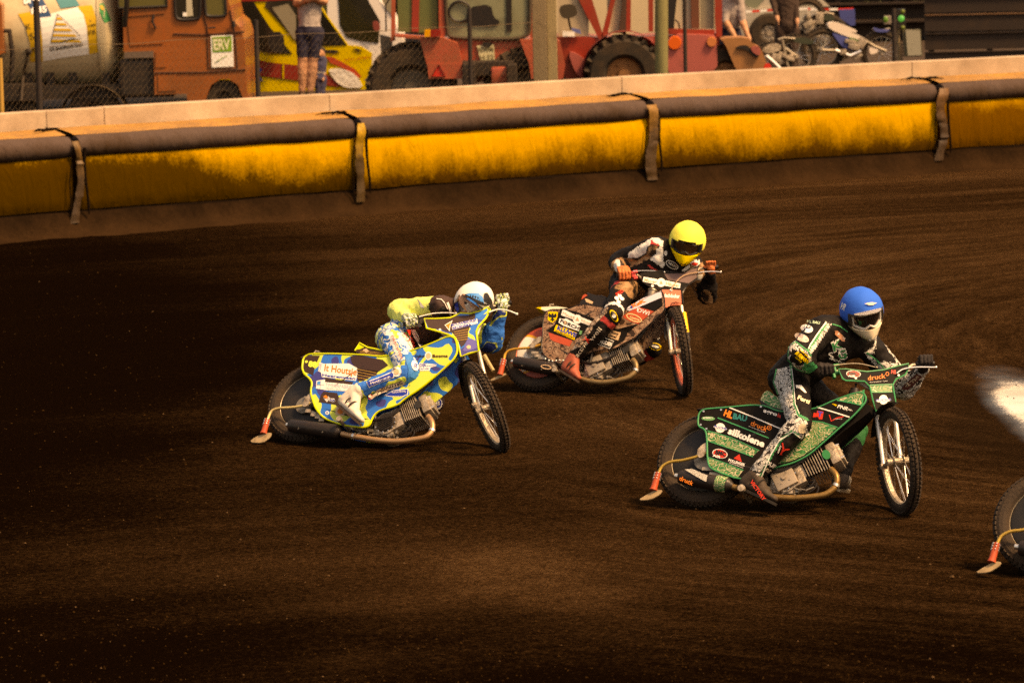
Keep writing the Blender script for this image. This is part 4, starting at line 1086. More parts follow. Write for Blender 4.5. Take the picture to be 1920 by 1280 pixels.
    bm = bmesh.new(); add_box(bm, B.fat(1285, 705, -0.02) - B.l * w / 2, (B.l, B.a, B.g), (w / 2 + .02, .022, .018), .005); add_box(bm, B.fat(1268, 560, -0.03) - B.l * w / 2 * .6, (B.l, B.a, B.g), (w / 2, .018, .02), .005); finish('fork_yoke', bm, BLK, rt)
    # engine, exhaust, deflector, foot-rest
    eng = engine(B, (812, 1052), (872, 1010), (1040, 925), emblem=mat('green_badge', (0.01, 0.20, 0.07), .4), W_=.082)
    ex, sa, sb, sdir = exhaust(B, [(1052, 1000, .05), (1080, 1035, .06), (1078, 1085, .06), (1030, 1128, .07), (960, 1143, .08), (860, 1150, .09), (740, 1143, .10), (600, 1108, .10), (540, 1092, .10)], [(520, 1085), (262, 1038)], pm=mat('bronzed_pipe_dark', (0.30, 0.17, 0.06), .4, .6, dirt=.5, dscale=16), sr=0.052)
    if full:
        q = [Tc(960, 870), Tc(905, 1005)]
        bm = bmesh.new(); add_tube(bm, [sa + sdir * .012, sa + sdir * .085], .0535, 28); finish('printed_band', bm, SCRG, ex, smooth=True)
        SS = lambda px, py: B.pl.at(px, py, 0.10 + 0.0545)
        words('druck', Tc(462, 885), Tc(600, 945), 8.5, SS, ORP, ex, .01)
        patch(pg(Tc, [(520, 775), (600, 770), (760, 840), (745, 905), (640, 850)]), SS, pattern_mat('scribble_print', [(0, (.02, .015, .012)), (.2, (.65, .60, .52))], 60, 'scribble', .5, 0), ex)
    deflector(B, [(430, 905), (410, 912), (350, 935), (280, 953), (215, 962), (172, 985), (152, 1022)], [(151, 1018), (125, 1110)], [(45, 1160), (85, 1135), (140, 1105), (176, 1108), (160, 1130), (110, 1158)], bracket=[(352, 905), (378, 870), (425, 850), (440, 870), (432, 895), (400, 905), (385, 935), (360, 940)])
    bm = bmesh.new(); c = B.p(606, 1130, .10); add_cyl(bm, c - B.n * .12, c + B.n * .10, .014, seg=12); add_cyl(bm, c + B.n * .08, c + B.n * .105, .024, seg=18); finish('foot_rest', bm, ALU, rt, smooth=True)
    # chain and rear fork
    bm = bmesh.new(); ra = B.p(392, 952, .06); ga = B.p(640, 1040, .06)
    for s_ in (-1, 1): add_tube(bm, [ra + B.u * .045 * s_, ga + B.u * .035 * s_], .006, 6)
    add_cyl(bm, ra - B.n * .004, ra + B.n * .004, .07, seg=28); finish('drive_chain', bm, STEEL, rt)
    bm = bmesh.new()
    for s_ in (-.085, .085): add_tube(bm, [B.p(420, 965, s_), B.p(700, 1050, s_)], .012, 8)
    add_box(bm, B.p(425, 1000, .092), (B.h, B.u, B.n), (.06, .012, .006), .003); add_box(bm, B.p(455, 1030, .095), (B.h, B.u, B.n), (.05, .018, .006), .004); finish('rear_fork', bm, ALU, rt, smooth=True)
    return B, gr, gl, ax, (Tb, Tc, Td)

B3, gr3, gl3, ax3, (Tb, Tc, Td) = green_bike(T3, (1309, 951), (1703, 968), 'black and green motorcycle whose blue-helmeted rider is nearest the camera')
def rider_green():
    J_ = {}; B = B3
    J_['pelvis'] = B.p(835, 525, -.06); J_['hipR'] = B.p(850, 560, .05); J_['hipL'] = B.p(850, 520, -.20)
    J_['chest'] = B.p(1040, 350, -.02); J_['neck'] = B.p(1125, 262, -.02)
    J_['shR'] = B.p(1005, 275, .13); J_['shL'] = B.p(1235, 345, -.20)
    J_['wrR'] = B.fat(965, 492, -.03); J_['elR'] = reach(J_['wrR'], T3(885, 405), .24, True)

    J_['wrL'] = B.fat(1530, 480, -.10); J_['elL'] = reach(J_['wrL'], T3(1432, 575), .24, False)
    J_['knR'] = reach(J_['hipR'], T3(893, 765), .42, True); J_['anR'] = B.p(655, 1035, .155)
    J_['knL'] = reach(J_['hipL'], T3(1185, 790), .46, False); J_['anL'] = reach(J_['knL'], T3(1105, 1050), .44, True)
    report('green', J_)
    root = thing('person', J_['pelvis'], 'rider in black and green leathers with bright blue helmet cover, crouched on the green motorcycle', 'person')
    blk = mat('black_leather', (0.009, 0.0065, 0.0055), .65, dirt=.15, dcol=(.03, .018, .010), bump=.5, bscale=18, spec=.12); grn = mat('green_leather', (0.012, .24, .085), .6, dirt=.1, bump=.3, bscale=20)
    dgr = mat('dark_green_cloth', (0.006, .13, .035), .7, bump=.4, bscale=16); wht = mat('white_leather', (.72, .68, .62), .6, dirt=.15)
    pT = [T3(*q) for q in [(768, 480), (840, 462), (856, 560), (860, 660), (880, 715), (925, 745), (930, 800), (900, 845), (850, 805), (780, 850), (690, 1040), (585, 1025), (650, 900), (740, 800), (800, 740), (775, 600), (750, 540)]]
    pG = [T3(*q) for q in [(835, 455), (851, 455), (862, 560), (868, 660), (890, 712), (940, 740), (932, 752), (880, 722), (856, 665), (848, 560)]]
    pG2 = [T3(*q) for q in [(880, 830), (850, 808), (800, 850), (745, 935), (690, 1045), (676, 1040), (730, 930), (790, 838), (846, 796), (890, 818)]]
    pS = [T3(*q) for q in [(1025, 228), (1060, 240), (1000, 330), (950, 400), (925, 385), (985, 300)]]; pS2 = [T3(*q) for q in [(1022, 240), (1030, 250), (965, 345), (935, 385), (925, 378), (960, 330)]]
    pA = [T3(*q) for q in [(835, 350), (862, 330), (940, 385), (955, 420), (935, 500), (870, 480), (826, 420)]]
    pA2 = [T3(*q) for q in [(850, 372), (930, 402), (940, 440), (880, 465), (838, 430)]]
    pE = [T3(*q) for q in [(915, 440), (960, 440), (985, 470), (940, 500), (900, 480)]]
    pL = [T3(*q) for q in [(1225, 395), (1245, 385), (1330, 478), (1300, 480)]]
    pK = [T3(*q) for q in [(1000, 870), (1090, 830), (1170, 780), (1200, 820), (1130, 880), (1050, 930)]]
    def paint(nm, t, p, nrm):
        x, y = proj(p); front = nrm.dot(CAM - p) > 0
        if front:
            if nm.endswith('R') and nm[:4] in ('thig', 'shin', 'hipR'[:4]):
                if inpoly(x, y, pG) or inpoly(x, y, pG2): return 1
                if inpoly(x, y, pT): return 2
            if nm in ('uarmR', 'shoulderR', 'farmR', 'chest', 'upper'):
                if inpoly(x, y, pE): return 1
                if inpoly(x, y, pA2): return 0
                if inpoly(x, y, pA): return 2
                if inpoly(x, y, pS2): return 1
                if inpoly(x, y, pS): return 2
            if inpoly(x, y, pL): return 2
        if nm in ('uarmL', 'farmL') and front and (noise.noise(p * 5) > -.05): return 2
        if nm in ('shinL',) or (nm == 'thighL' and t > .75):
            return 3 if (front and inpoly(x, y, pK)) or t < .3 or nm == 'thighL' else 0
        return 0
    bo, bvh = make_body(root, B, J_, [blk, grn, SCRW, dgr, wht], paint, thick=dict(sh=.095, ua=.080, el=.074, torso=.168, th=.10), wrinkle=.009)
    at = on_body(bvh, .005); W_ = lambda s, F, a, b, h, m, bold=.02, **k: words(s, F(*a), F(*b), h, at, m, bo, bold, **k)
    for pts, F, w, m in (([(768, 478), (752, 545), (775, 610), (800, 735), (745, 800), (650, 905), (588, 1022)], T3, 2.4, grn), ([(588, 1024), (640, 1038), (700, 1052), (745, 1075)], T3, 3.2, grn), ([(932, 800), (905, 845), (852, 806), (782, 850), (735, 930), (690, 1040)], T3, 2.2, WHT),
                         ([(838, 352), (870, 335), (935, 385), (950, 410)], T3, 2.4, grn), ([(832, 360), (826, 430), (870, 478), (935, 502)], T3, 2.2, grn), ([(1025, 236), (985, 290), (945, 350), (935, 372)], T3, 2.2, WHT), ([(1060, 243), (1100, 255), (1140, 285)], T3, 2, grn),
                         ([(1240, 392), (1290, 430), (1335, 480)], T3, 2.6, grn), ([(846, 462), (858, 560), (866, 660), (888, 712)], T3, 1.2, WHT)):
        patch(stripe([F(*q) for q in pts], w), at, m, bo, 'piping', sub=2)
    # badges
    patch([T3b(*q) for q in oval(405, 478, 66, 42, 14)], at, WHT, bo, sub=1); W_('FUCHS', T3b, (348, 478), (470, 508), 4, BLUP)
    patch([T3b(*q) for q in oval(352, 572, 80, 38, 24)], at, mat('pale_badge', (.62, .50, .42), .6), bo, sub=1); W_('BMC', T3b, (300, 560), (412, 606), 6, REDP)
    W_('HL BAU', T3b, (405, 412), (540, 432), 5, mat('pale_green', (.45, .60, .42), .6)); patch(pg3 := [T3b(*q) for q in [(700, 500), (725, 500), (805, 575), (800, 615), (775, 610), (700, 540)]], at, mat('rust_badge', (.5, .22, .12), .6), bo, sub=1); W_('dmsj', T3b, (712, 528), (792, 596), 4.5, WHT)
    for ch, a, b, h in (('K', (690, 716), (780, 670), 15), ('G', (748, 806), (826, 770), 15)):
        W_(ch, T3b, (a[0] - 6, a[1] + 4), (b[0] + 6, b[1] + 3), h + 2.2, WHT, .09, slant=.15); words(ch, T3b(*a), T3b(*b), h, on_body(bvh, .009), GRNP, bo, .03, slant=.15)
    W_('Service', T3b, (655, 800), (810, 862), 6, WHT, .03, slant=-.6); W_('S', T3b, (640, 800), (690, 790), 13, WHT, .02)
    W_('BURMANN', T3b, (278, 740), (405, 846), 8, YELP, .02, slant=.2); W_('reifen service', T3b, (330, 700), (440, 800), 4, YELP, .02); W_('tuning', T3b, (280, 780), (345, 832), 4, YELP, .02)
    patch([T3b(*q) for q in [(290, 1065), (350, 1068), (405, 1145), (385, 1145), (330, 1100), (292, 1095)]], at, WHT, bo, sub=1); W_('Ferti', T3b, (305, 1208), (428, 1262), 7.5, mat('cream_print', (.75, .62, .42), .6), .04)
    W_('OUR', T3c, (1362, 715), (1470, 775), 7.5, WHT, .04); W_('GR', T3c, (1358, 790), (1420, 826), 6.5, mat('sand_print', (.55, .42, .30), .6), .03)
    patch(stripe([T3c(*q) for q in [(1540, 500), (1552, 560), (1525, 625)]], 3.0), at, REDP, bo, sub=1); patch(stripe([T3c(*q) for q in [(1540, 590), (1570, 572), (1615, 568)]], 2.4), at, REDP, bo, sub=1); W_('victory', T3c, (1500, 612), (1530, 530), 3, WHT)
    W_('SPEEDWAY', T3, (792, 520), (812, 660), 7.5, mat('grey_print', (.55, .52, .48), .6), .03); W_('TEAM', T3, (815, 668), (830, 730), 6, mat('grey_print', (.55, .52, .48), .6), .03)
    patch([T3(*q) for q in [(1430, 565), (1500, 500), (1528, 520), (1455, 588), (1418, 582)]], at, mat('maroon_badge', (.12, .035, .03), .5), bo, sub=1); W_('dms', T3, (1445, 578), (1515, 522), 8, mat('sand_print', (.55, .42, .30), .6), .03)
    patch([T3(*q) for q in oval(903, 788, 21, 27, 12)], at, mat('knee_badge', (.62, .50, .34), .6), bo, sub=1)
    # gloves, boots, helmet
    gm_ = mat('black_glove', (.018, .013, .012), .7, dirt=.2, bump=.4, bscale=40)
    glove(root, J_['wrR'], gr3, ax3, (B3.a * .6 + B3.g * .6), gm_, 1, s=1.15); glove(root, J_['wrL'], gl3, -ax3, (B3.a * .8 + B3.g * .5), gm_, 1, s=1.15)
    bt = mat('grey_boot', (.050, .034, .024), .7, dirt=.6, dscale=14); so = mat('boot_sole', (.02, .015, .012), .8)
    b_ = boot(root, J_['anR'], B3.p(578, 1090, .13), B3.p(768, 1178, .15), bt, so)
    words('VICTORY', Tc(1200, 905), Tc(1340, 1105), 7, lambda x, y: B3.pl.at(x, y, .215), REDP, b_, .03)
    boot(root, J_['anL'], reach(J_['anL'], T3(1075, 1095), .09, True), reach(J_['anL'], T3(1135, 1100), .22, False), bt, mat('steel_shoe', (.35, .28, .2), .4, .7))
    hc = B3.p(1212, 172, .04); face = cdir(.24, -.30, .92); up = cdir(-.12, .88, .42)
    hcover = mat('blue_helmet_cover', (0.0, .115, .60), .8, bump=.5, bscale=7)
    cream = mat('cream_shell', (.70, .58, .42), .35, dirt=.12); 
    h, P3 = helmet(root, hc, face, up, hcover, mat('white_black_shell', (.05, .04, .035), .35), cream, LENS, mat('pale_goggle_frame', (.62, .56, .50), .4), mat('peak_silver', (.62, .58, .52), .3, .2), s=1.05, cover_el=24, strap_m=FRAMEM)
    hb_ = P3
    patch([T3b(*q) for q in [(1005, 218), (1045, 208), (1085, 203), (1140, 210), (1110, 222), (1100, 232), (1055, 234), (1040, 226)]], hb_, mat('cream_text', (.75, .62, .48), .6), h, 'logo', sub=1)
    words('VR', T3b(742, 262), T3b(795, 290), 12, hb_, WHT, h, .03)
    return root
rider_green()
# ------------------------------------------------------------------ the rider in blue and lime camouflage
T1 = lambda X, Y: (450 + X / 3.5556, 520 + Y / 3.5556)
T1b = lambda X, Y: (700 + X / 6.7357, 520 + Y / 6.7357)
T1c = lambda X, Y: (460 + X / 5.8188, 640 + Y / 5.8188)
T1d = lambda X, Y: (680 + X / 5.8179, 640 + Y / 5.8179)
LIME = (0.56, 0.64, 0.10); CBLU = (0.005, 0.14, 0.50); NAVY = (0.045, 0.045, 0.20)
CAMV = pattern_mat('camouflage_vinyl', [(0, LIME), (0.43, CBLU), (0.60, NAVY)], 6.4, 'camo', .45, 0, dirt=.06)
CAMC = pattern_mat('camouflage_cloth', [(0, LIME), (0.41, CBLU), (0.58, LIME), (0.61, (.01, .03, .16))], 6.0, 'camo', .7, .3, dirt=.06)
LIMEM = mat('lime_trim', (0.55, 0.60, 0.03), .45, dirt=.1)
LIMEC = mat('pale_lime_sleeve', (0.74, 0.80, 0.22), .75, bump=1.0, bscale=9, dirt=.08)
BRN = mat('dark_brown_vinyl', (0.045, 0.022, 0.017), .5, dirt=.2)
def pg(F, pts): return [F(*q) for q in pts]
def camo_bike():
    B = Bike(T1, (555, 828), (926, 851), 38, 'motorcycle with blue and lime camouflage panels and black silencer, leftmost on the track'); rt = B.root
    B.front((1478, 500), (1570, 860), -60, (1642, 866), tilt=17)
    rw = B.O + B.u * .335
    wheel(rt, 'rear_wheel', rw, B.n, .335, .098, 60, STEEL, mat('black_disc', (.02, .017, .015), .5), kh=.006)
    wheel(rt, 'front_wheel', B.hub, B.l, .352, .068, 66, ALU, None, 36)
    frame_bits(B, (1460, 470), (1330, 500), (900, 560), (480, 850), (1180, 780), (900, 950))
    out = [(425, 508), (620, 508), (800, 514), (960, 530), (1180, 478), (1300, 430), (1395, 388), (1442, 410), (1452, 520), (1330, 635), (1200, 742), (1100, 806), (1050, 852), (930, 885), (890, 920), (862, 990), (820, 1000), (690, 985), (560, 940), (505, 875), (482, 810), (470, 760), (484, 690), (410, 628)]
    sc_ = plates(B, out, CAMV, LIMEM, off=.115, er=.0075)
    S1, S2, S3 = B.surf(.1165), B.surf(.118), B.surf(.1195)
    for F, pts in ((T1c, [(650, 150), (815, 155), (760, 270), (740, 370), (625, 318)]), (T1c, [(1145, 160), (1240, 150), (1500, 200), (1560, 260), (1450, 330), (1250, 380), (1215, 300), (1160, 230)]), (T1c, [(1225, 290), (1450, 320), (1400, 430), (1220, 430)]), (T1c, [(870, 395), (1180, 440), (1160, 470), (870, 440)]),
                   (T1c, [(850, 545), (1000, 560), (1060, 700), (800, 660), (820, 590)])):
        patch(pg(F, pts), S1, BRN, sc_, 'brown_patch')
    for yy in (300, 330, 360, 390): patch(stripe([T1c(1215, yy), T1c(1430, yy + 42)], .8), S2, mat('gold_line', (.45, .25, .05), .5), sc_, 'pinstripe')
    W_ = lambda s, F, a, b, h, m, bold=.02, S=S2, **k: words(s, F(*a), F(*b), h, S, m, sc_, bold, **k)
    lm = mat('lime_print', (.75, .82, .12), .5); W_('#', T1c, (648, 228), (680, 232), 5, lm, .03); W_('88', T1c, (684, 270), (776, 284), 10.5, lm, .05)
    patch(pg(T1c, [(808, 225), (850, 242), (1130, 240), (1222, 290), (1222, 360), (1205, 428), (1000, 402), (835, 388), (825, 335), (795, 322)]), S1, WHT, sc_)
    W_('It Houtsje', T1c, (860, 318), (1212, 368), 13, ORP, .02); W_('Heerenveen', T1c, (838, 376), (1200, 416), 4.6, BLUP, .03)
    ca = mat('faint_print', (.45, .42, .50), .5); words('CAFE', T1c(822, 318), T1c(838, 240), 5, S2, ca, sc_, .02)
    patch(pg(T1c, [(776, 428), (870, 414), (862, 526), (770, 512)]), S1, WHT, sc_); patch(pg(T1c, [(785, 436), (820, 431), (816, 470), (782, 468)]), S2, SKYP, sc_); patch(stripe(pg(T1c, [(776, 475), (862, 470)]), 1), S2, ca, sc_); patch(stripe(pg(T1c, [(824, 424), (816, 518)]), 1), S2, ca, sc_)
    patch(pg(T1c, [(868, 442), (1180, 470), (1170, 545), (860, 528)]), S1, WHT, sc_); W_('TIMMERFABRIEK', T1c, (872, 490), (1185, 518), 7, ca, 0); W_('HEERENVEEN', T1c, (872, 515), (1040, 530), 2.6, ca, 0)
    patch(pg(T1c, [(835, 600), (880, 570), (928, 618), (890, 660)]), S1, WHT, sc_); patch(pg(T1c, [(848, 600), (880, 582), (905, 612), (882, 622)]), S2, ORP, sc_); patch(pg(T1c, [(915, 618), (975, 622), (980, 664), (920, 652)]), S1, WHT, sc_); W_('BOS', T1c, (925, 648), (972, 654), 4, BLUP)
    patch(pg(T1c, [(990, 712), (1090, 722), (1080, 812), (980, 800)]), S1, mat('pale_orange', (.65, .42, .25), .5), sc_); patch([T1c(*q) for q in oval(1035, 762, 32, 28)], S2, ORP, sc_)
    patch([T1c(*q) for q in oval(893, 777, 21, 20)], S1, WHT, sc_); W_('B', T1c, (884, 785), (902, 786), 3.2, BLUP)
    patch(pg(T1c, [(1215, 745), (1262, 750), (1255, 805), (1210, 800)]), S1, ca, sc_)
    W_('Joke', T1d, (570, 170), (672, 172), 5.5, BLKP, .02); patch([T1d(*q) for q in oval(717, 156, 38, 46)], S1, WHT, sc_); patch([T1d(*q) for q in oval(717, 156, 26, 32)], S2, mat('pale_orange', (.65, .42, .25), .5), sc_, sub=0); W_('Bosma', T1d, (762, 172), (930, 170), 5.5, mat('maroon_print', (.09, .015, .015), .5), .03)
    patch(pg(T1d, [(618, 232), (700, 240), (805, 250), (800, 270), (740, 280), (730, 318), (620, 320)]), S1, WHT, sc_); W_("DIJK", T1d, (625, 275), (700, 272), 6, BLUP, .02); W_('loonbedrijf', T1d, (704, 272), (800, 264), 3, BLUP, 0); W_('Gorredijk', T1d, (630, 306), (725, 302), 3.5, BLUP, 0)
    patch(pg(T1d, [(235, 588), (330, 532), (498, 512), (494, 578), (430, 602), (300, 600)]), S1, WHT, sc_); patch(pg(T1d, [(250, 582), (335, 538), (490, 520), (486, 572), (428, 594), (305, 592)]), S2, BLUP, sc_); W_('kaltsteberg', T1d, (320, 562), (470, 548), 4, WHT, 0, S=S3)
    for q in ((745, 625), (1015, 985)):
        pass
    c = B.p(1355, 430, .05); bm = bmesh.new(); add_cyl(bm, c - B.u * .06, c, .030, .034, seg=16); add_cyl(bm, c, c + B.u * .02, .040, .036, seg=18); finish('fuel_cap', bm, mat('blue_cap', (.15, .22, .33), .4, .4), rt, smooth=True)
    st = slab('seat', B.px([(765, 485), (800, 438), (850, 470), (950, 488), (985, 500), (980, 545), (900, 530), (830, 515), (775, 500)]), B.pl, .08, .16, BRN, rt, rnd=1)
    tube('seat_piping', [B.p(X, Y, .08) for X, Y in ((766, 488), (798, 438), (850, 468), (950, 487))], .008, LIMEM, st, 6); patch(pg(T1, [(770, 480), (800, 442), (835, 462), (800, 478)]), B.surf(.0815), LIMEM, st); patch(pg(T1, [(818, 484), (840, 472), (862, 492), (840, 502)]), B.surf(.0815), mat('pale_orange', (.65, .42, .25), .5), st)
    for k in range(4): patch(stripe(pg(T1, [(800, 488 + k * 9), (870, 494 + k * 9), (975, 506 + k * 9)]), .7), B.surf(.0815), mat('gold_line', (.45, .25, .05), .5), st, 'pinstripe')
    slab('rear_mudguard', pg(T1, [(402, 532), (425, 520), (500, 500), (520, 508), (430, 545)]), B.pl, .05, .10, BRN, rt)
    bm = bmesh.new(); add_tube(bm, [B.p(495, 505, .03), B.p(505, 492, .03), B.p(530, 498, .03)], .008, 8); finish('bracket', bm, ALU, rt)
    # number plate and bars
    plate = [(1228, 275), (1300, 276), (1400, 270), (1435, 255), (1470, 238), (1530, 242), (1600, 225), (1655, 198), (1668, 215), (1640, 270), (1590, 325), (1575, 362), (1592, 490), (1530, 505), (1472, 527), (1455, 450), (1435, 405), (1400, 385), (1330, 362), (1245, 338)]
    og = .035; np_ = slab('number_plate', B.px(plate), B.fp, og, .004, CAMV, rt); tube('edge_trim', [B.fat(X, Y, og) for X, Y in plate], .0075, LIMEM, np_, 6, closed=True)
    F1, F2, F3 = B.fsurf(og + .0015), B.fsurf(og + .003), B.fsurf(og + .0045)
    patch(pg(T1b, [(650, 530), (940, 520), (1010, 485), (1180, 480), (1280, 450), (1290, 500), (1220, 620), (1200, 680), (1190, 780), (1150, 850), (1110, 880), (1050, 760), (1000, 700), (860, 660), (700, 640)]), F1, BRN, np_, 'brown_patch')
    patch(pg(T1b, [(1300, 440), (1440, 375), (1440, 420), (1330, 520), (1290, 500)]), F1, mat('camo_blue_print', (.005, .17, .55), .5), np_); patch(pg(T1b, [(1180, 790), (1240, 770), (1300, 800), (1310, 890), (1200, 930), (1130, 930)]), F1, mat('violet_print', (.10, .09, .30), .5), np_)
    patch(pg(T1b, [(985, 592), (1310, 520), (1318, 578), (1000, 662)]), F2, WHT, np_); words('BOUWBEDRIJF', T1b(990, 618), T1b(1305, 552), 4.6, F3, BLUP, np_, .03); words('BRUINSMA', T1b(1005, 656), T1b(1240, 606), 4.6, F3, BLUP, np_, .03)
    patch(pg(T1b, [(900, 600), (1002, 540), (975, 600), (963, 678)]), F2, WHT, np_); patch(pg(T1b, [(912, 602), (990, 556), (965, 605), (958, 655)]), F3, ORP, np_)
    for k in range(5): patch(stripe(pg(T1b, [(1020, 690 + 28 * k), (1200, 655 + 30 * k)]), .8), F2, mat('gold_line', (.45, .25, .05), .5), np_, 'pinstripe')
    patch([T1b(*q) for q in oval(1205, 878, 28, 24)], F2, mat('pale_orange', (.65, .42, .25), .5), np_)
    bm = bmesh.new(); c = F1(*T1b(842, 662)); add_cyl(bm, c, c + B.g * .005, .009, seg=10); finish('rivet', bm, WHT, np_)
    hb, gr, gl, ax = bars(B, (1140, 302), (1757, 178))
    lever(B, hb, [(1660, 232), (1720, 214), (1790, 222), (1845, 244)], og=.05, m=WHT, r=.0055); lever(B, hb, [(1195, 262), (1290, 240), (1380, 236), (1440, 240)], og=.03, m=WHT, r=.004)
    bm = bmesh.new()
    for X, Y in ((1210, 300), (1205, 275), (1195, 325), (1675, 195), (1690, 220)): add_box(bm, B.fat(X, Y, 0), (B.l, B.a, B.g), (.014, .020, .016), .004)
    finish('clutch_perch', bm, BLK, hb)
    mudguard(B, -35, 25, .38, .055); fk, a0, b0, w = forks(B, (1490, 530), (1567, 850), m=mat('fork_silver', (.62, .54, .44), .3, .6, dirt=.2))
    bm = bmesh.new(); add_tube(bm, [a0 - B.l * (w + .02) - B.a * .06, a0 - B.l * (w + .02) - B.a * .22], [.016, .014], 12); finish('damper', bm, mat('gold_damper', (.42, .30, .14), .4, .4), rt, smooth=True)
    eng = engine(B, (975, 972), (1040, 935), (1205, 850), emblem=mat('black_badge', (.03, .025, .02), .4), round_cover=True)
    ex, sa, sb, sdir = exhaust(B, [(1255, 925, .05), (1280, 965, .06), (1280, 1020, .06), (1240, 1062, .07), (1160, 1080, .08), (1040, 1092, .09), (900, 1082, .10), (760, 1058, .10), (680, 1042, .10)], [(655, 1030), (335, 985)], pm=mat('copper_pipe', (.50, .28, .14), .4, .6, dirt=.3, dscale=16), sr=.055)
    deflector(B, [(522, 812), (480, 832), (430, 852), (350, 866), (260, 872), (210, 892), (186, 942)], [(184, 945), (156, 1042)], [(62, 1096), (100, 1062), (180, 1035), (214, 1034), (205, 1062), (150, 1102)], rodm=mat('cream_rod', (.60, .45, .20), .45, .3, dirt=.2), bracket=[(412, 852), (440, 792), (492, 748), (518, 742), (512, 812), (470, 815), (452, 850), (430, 862)])
    bm = bmesh.new(); c = B.p(698, 987, .10); add_cyl(bm, c - B.n * .12, c + B.n * .10, .014, seg=12); add_cyl(bm, c + B.n * .08, c + B.n * .105, .021, seg=18); finish('foot_rest', bm, ALU, rt, smooth=True)
    bm = bmesh.new(); ra = B.p(430, 850, .06); ga = B.p(800, 990, .06)
    for s_ in (-1, 1): add_tube(bm, [ra + B.u * .045 * s_, ga + B.u * .035 * s_], .006, 6)
    add_cyl(bm, ra - B.n * .004, ra + B.n * .004, .07, seg=28); finish('drive_chain', bm, STEEL, rt)
    bm = bmesh.new()
    for s_ in (-.085, .085): add_tube(bm, [B.p(450, 885, s_), B.p(760, 1010, s_)], .012, 8)
    for X, Y in ((455, 890), (490, 915), (520, 930), (545, 948)): add_box(bm, B.p(X, Y, .095), (B.h, B.u, B.n), (.022, .014, .006), .004)
    finish('rear_fork', bm, ALU, rt, smooth=True)
    return B, gr, gl, ax
B1, gr1, gl1, ax1 = camo_bike()
def rider_camo():
    B = B1; J_ = {}
    J_['pelvis'] = B.p(1030, 405, -.13); J_['hipR'] = B.p(1030, 430, .02); J_['hipL'] = B.p(1060, 420, -.26)
    J_['neck'] = B.p(1420, 215, -.12); J_['chest'] = B.p(1300, 300, -.14)
    J_['shR'] = B.p(1335, 190, .02); J_['shL'] = B.p(1490, 300, -.28)
    J_['wrR'] = B.fat(1108, 268, -.07); J_['elR'] = reach(J_['wrR'], T1(1062, 226), .22, False)
    J_['wrL'] = B.fat(1745, 222, -.05); J_['elL'] = reach(J_['wrL'], T1(1672, 432), .27, False)
    J_['knR'] = reach(J_['hipR'], T1(1140, 640), .42, True); J_['anR'] = B.p(768, 762, .17)
    J_['knL'] = reach(J_['hipL'], T1(1290, 830), .46, True); J_['anL'] = reach(J_['knL'], T1(1090, 1000), .42, False)
    if J_['anL'].z < .09: J_['anL'].z = .09
    report('camo', J_)
    root = thing('person', J_['pelvis'], 'rider in blue and lime camouflage suit with white helmet, lying low over the leftmost motorcycle', 'person')
    bn = mat('dark_brown_leather', (.050, .024, .018), .7, bump=.4, bscale=16); wt = mat('white_leather', (.72, .68, .62), .6, dirt=.15)
    pw1 = pg(T1b, [(180, 690), (245, 690), (300, 830), (365, 1020), (320, 1050), (260, 930)]); pw2 = pg(T1b, [(300, 695), (400, 700), (470, 800), (530, 940), (440, 940), (420, 860), (350, 850)])
    pdk = pg(T1, [(1060, 720), (1120, 700), (1100, 760), (870, 820), (800, 830), (790, 800)])
    THC = pattern_mat('white_blue_blocks_cloth', [(0, (.68, .74, .30)), (.40, (.005, .15, .50)), (.49, (.70, .70, .66)), (.56, (.005, .14, .46)), (.64, LIME)], 11, 'camo', .7, .3, (1, 1, 1), dirt=.06)
    def paint(nm, t, p, nrm):
        x, y = proj(p); fr = nrm.dot(CAM - p) > 0
        if nm == 'uarmR': return 1 if t > .12 else 2
        if nm == 'farmR': return 1
        if nm in ('chest', 'upper', 'neck', 'shoulderR'): return 2
        if fr and (inpoly(x, y, pw1) or inpoly(x, y, pw2)): return 3
        if nm in ('thighR', 'hipR', 'belly'): return 4
        if nm == 'shinL' and t < .15 or nm == 'thighL' and t > .8: return 2
        return 0
    bo, bvh = make_body(root, B, J_, [CAMC, LIMEC, bn, wt, THC], paint, wrinkle=.009, thick=dict(ua=.070, el=.078, sh=.080, th=.10, kn=.078, sn=.070, torso=.140))
    at = on_body(bvh, .005); at2 = on_body(bvh, .009); W_ = lambda s, F, a, b, h, m, bold=.02, **k: words(s, F(*a), F(*b), h, at2, m, bo, bold, **k)
    patch(stripe(pg(T1, [(948, 365), (960, 340), (1020, 325), (1085, 318)]), 1.6), at, WHT, bo, 'piping', sub=2)
    patch(pg(T1d, [(55, 590), (190, 515), (425, 422), (482, 470), (380, 515), (210, 560), (95, 632)]), at, mat('tan_badge', (.60, .47, .36), .6), bo, sub=2); W_('HOUTTEC', T1d, (196, 540), (440, 462), 6.5, BLKP, .03)
    patch(pg(T1d, [(60, 592), (92, 575), (118, 590), (92, 632), (62, 625)]), at2, REDP, bo); patch(pg(T1d, [(98, 572), (150, 548), (170, 575), (120, 612)]), at2, mat('dark_green_print', (.01, .06, .02), .5), bo)
    patch(pg(T1d, [(38, 440), (180, 388), (318, 328), (345, 345), (345, 392), (200, 450), (68, 505)]), at, WHT, bo, sub=2); patch(pg(T1d, [(48, 444), (180, 396), (318, 338), (334, 350), (334, 386), (200, 442), (72, 494)]), at2, BLUP, bo, sub=2); words('Mettmann', T1d(90, 472), T1d(300, 392), 5, on_body(bvh, .012), WHT, bo, 0)
    patch([T1d(*q) for q in oval(368, 328, 54, 56)], at, WHT, bo, sub=1); patch([T1d(*q) for q in oval(368, 328, 28, 30)], at2, mat('pale_orange', (.65, .42, .25), .5), bo, sub=1)
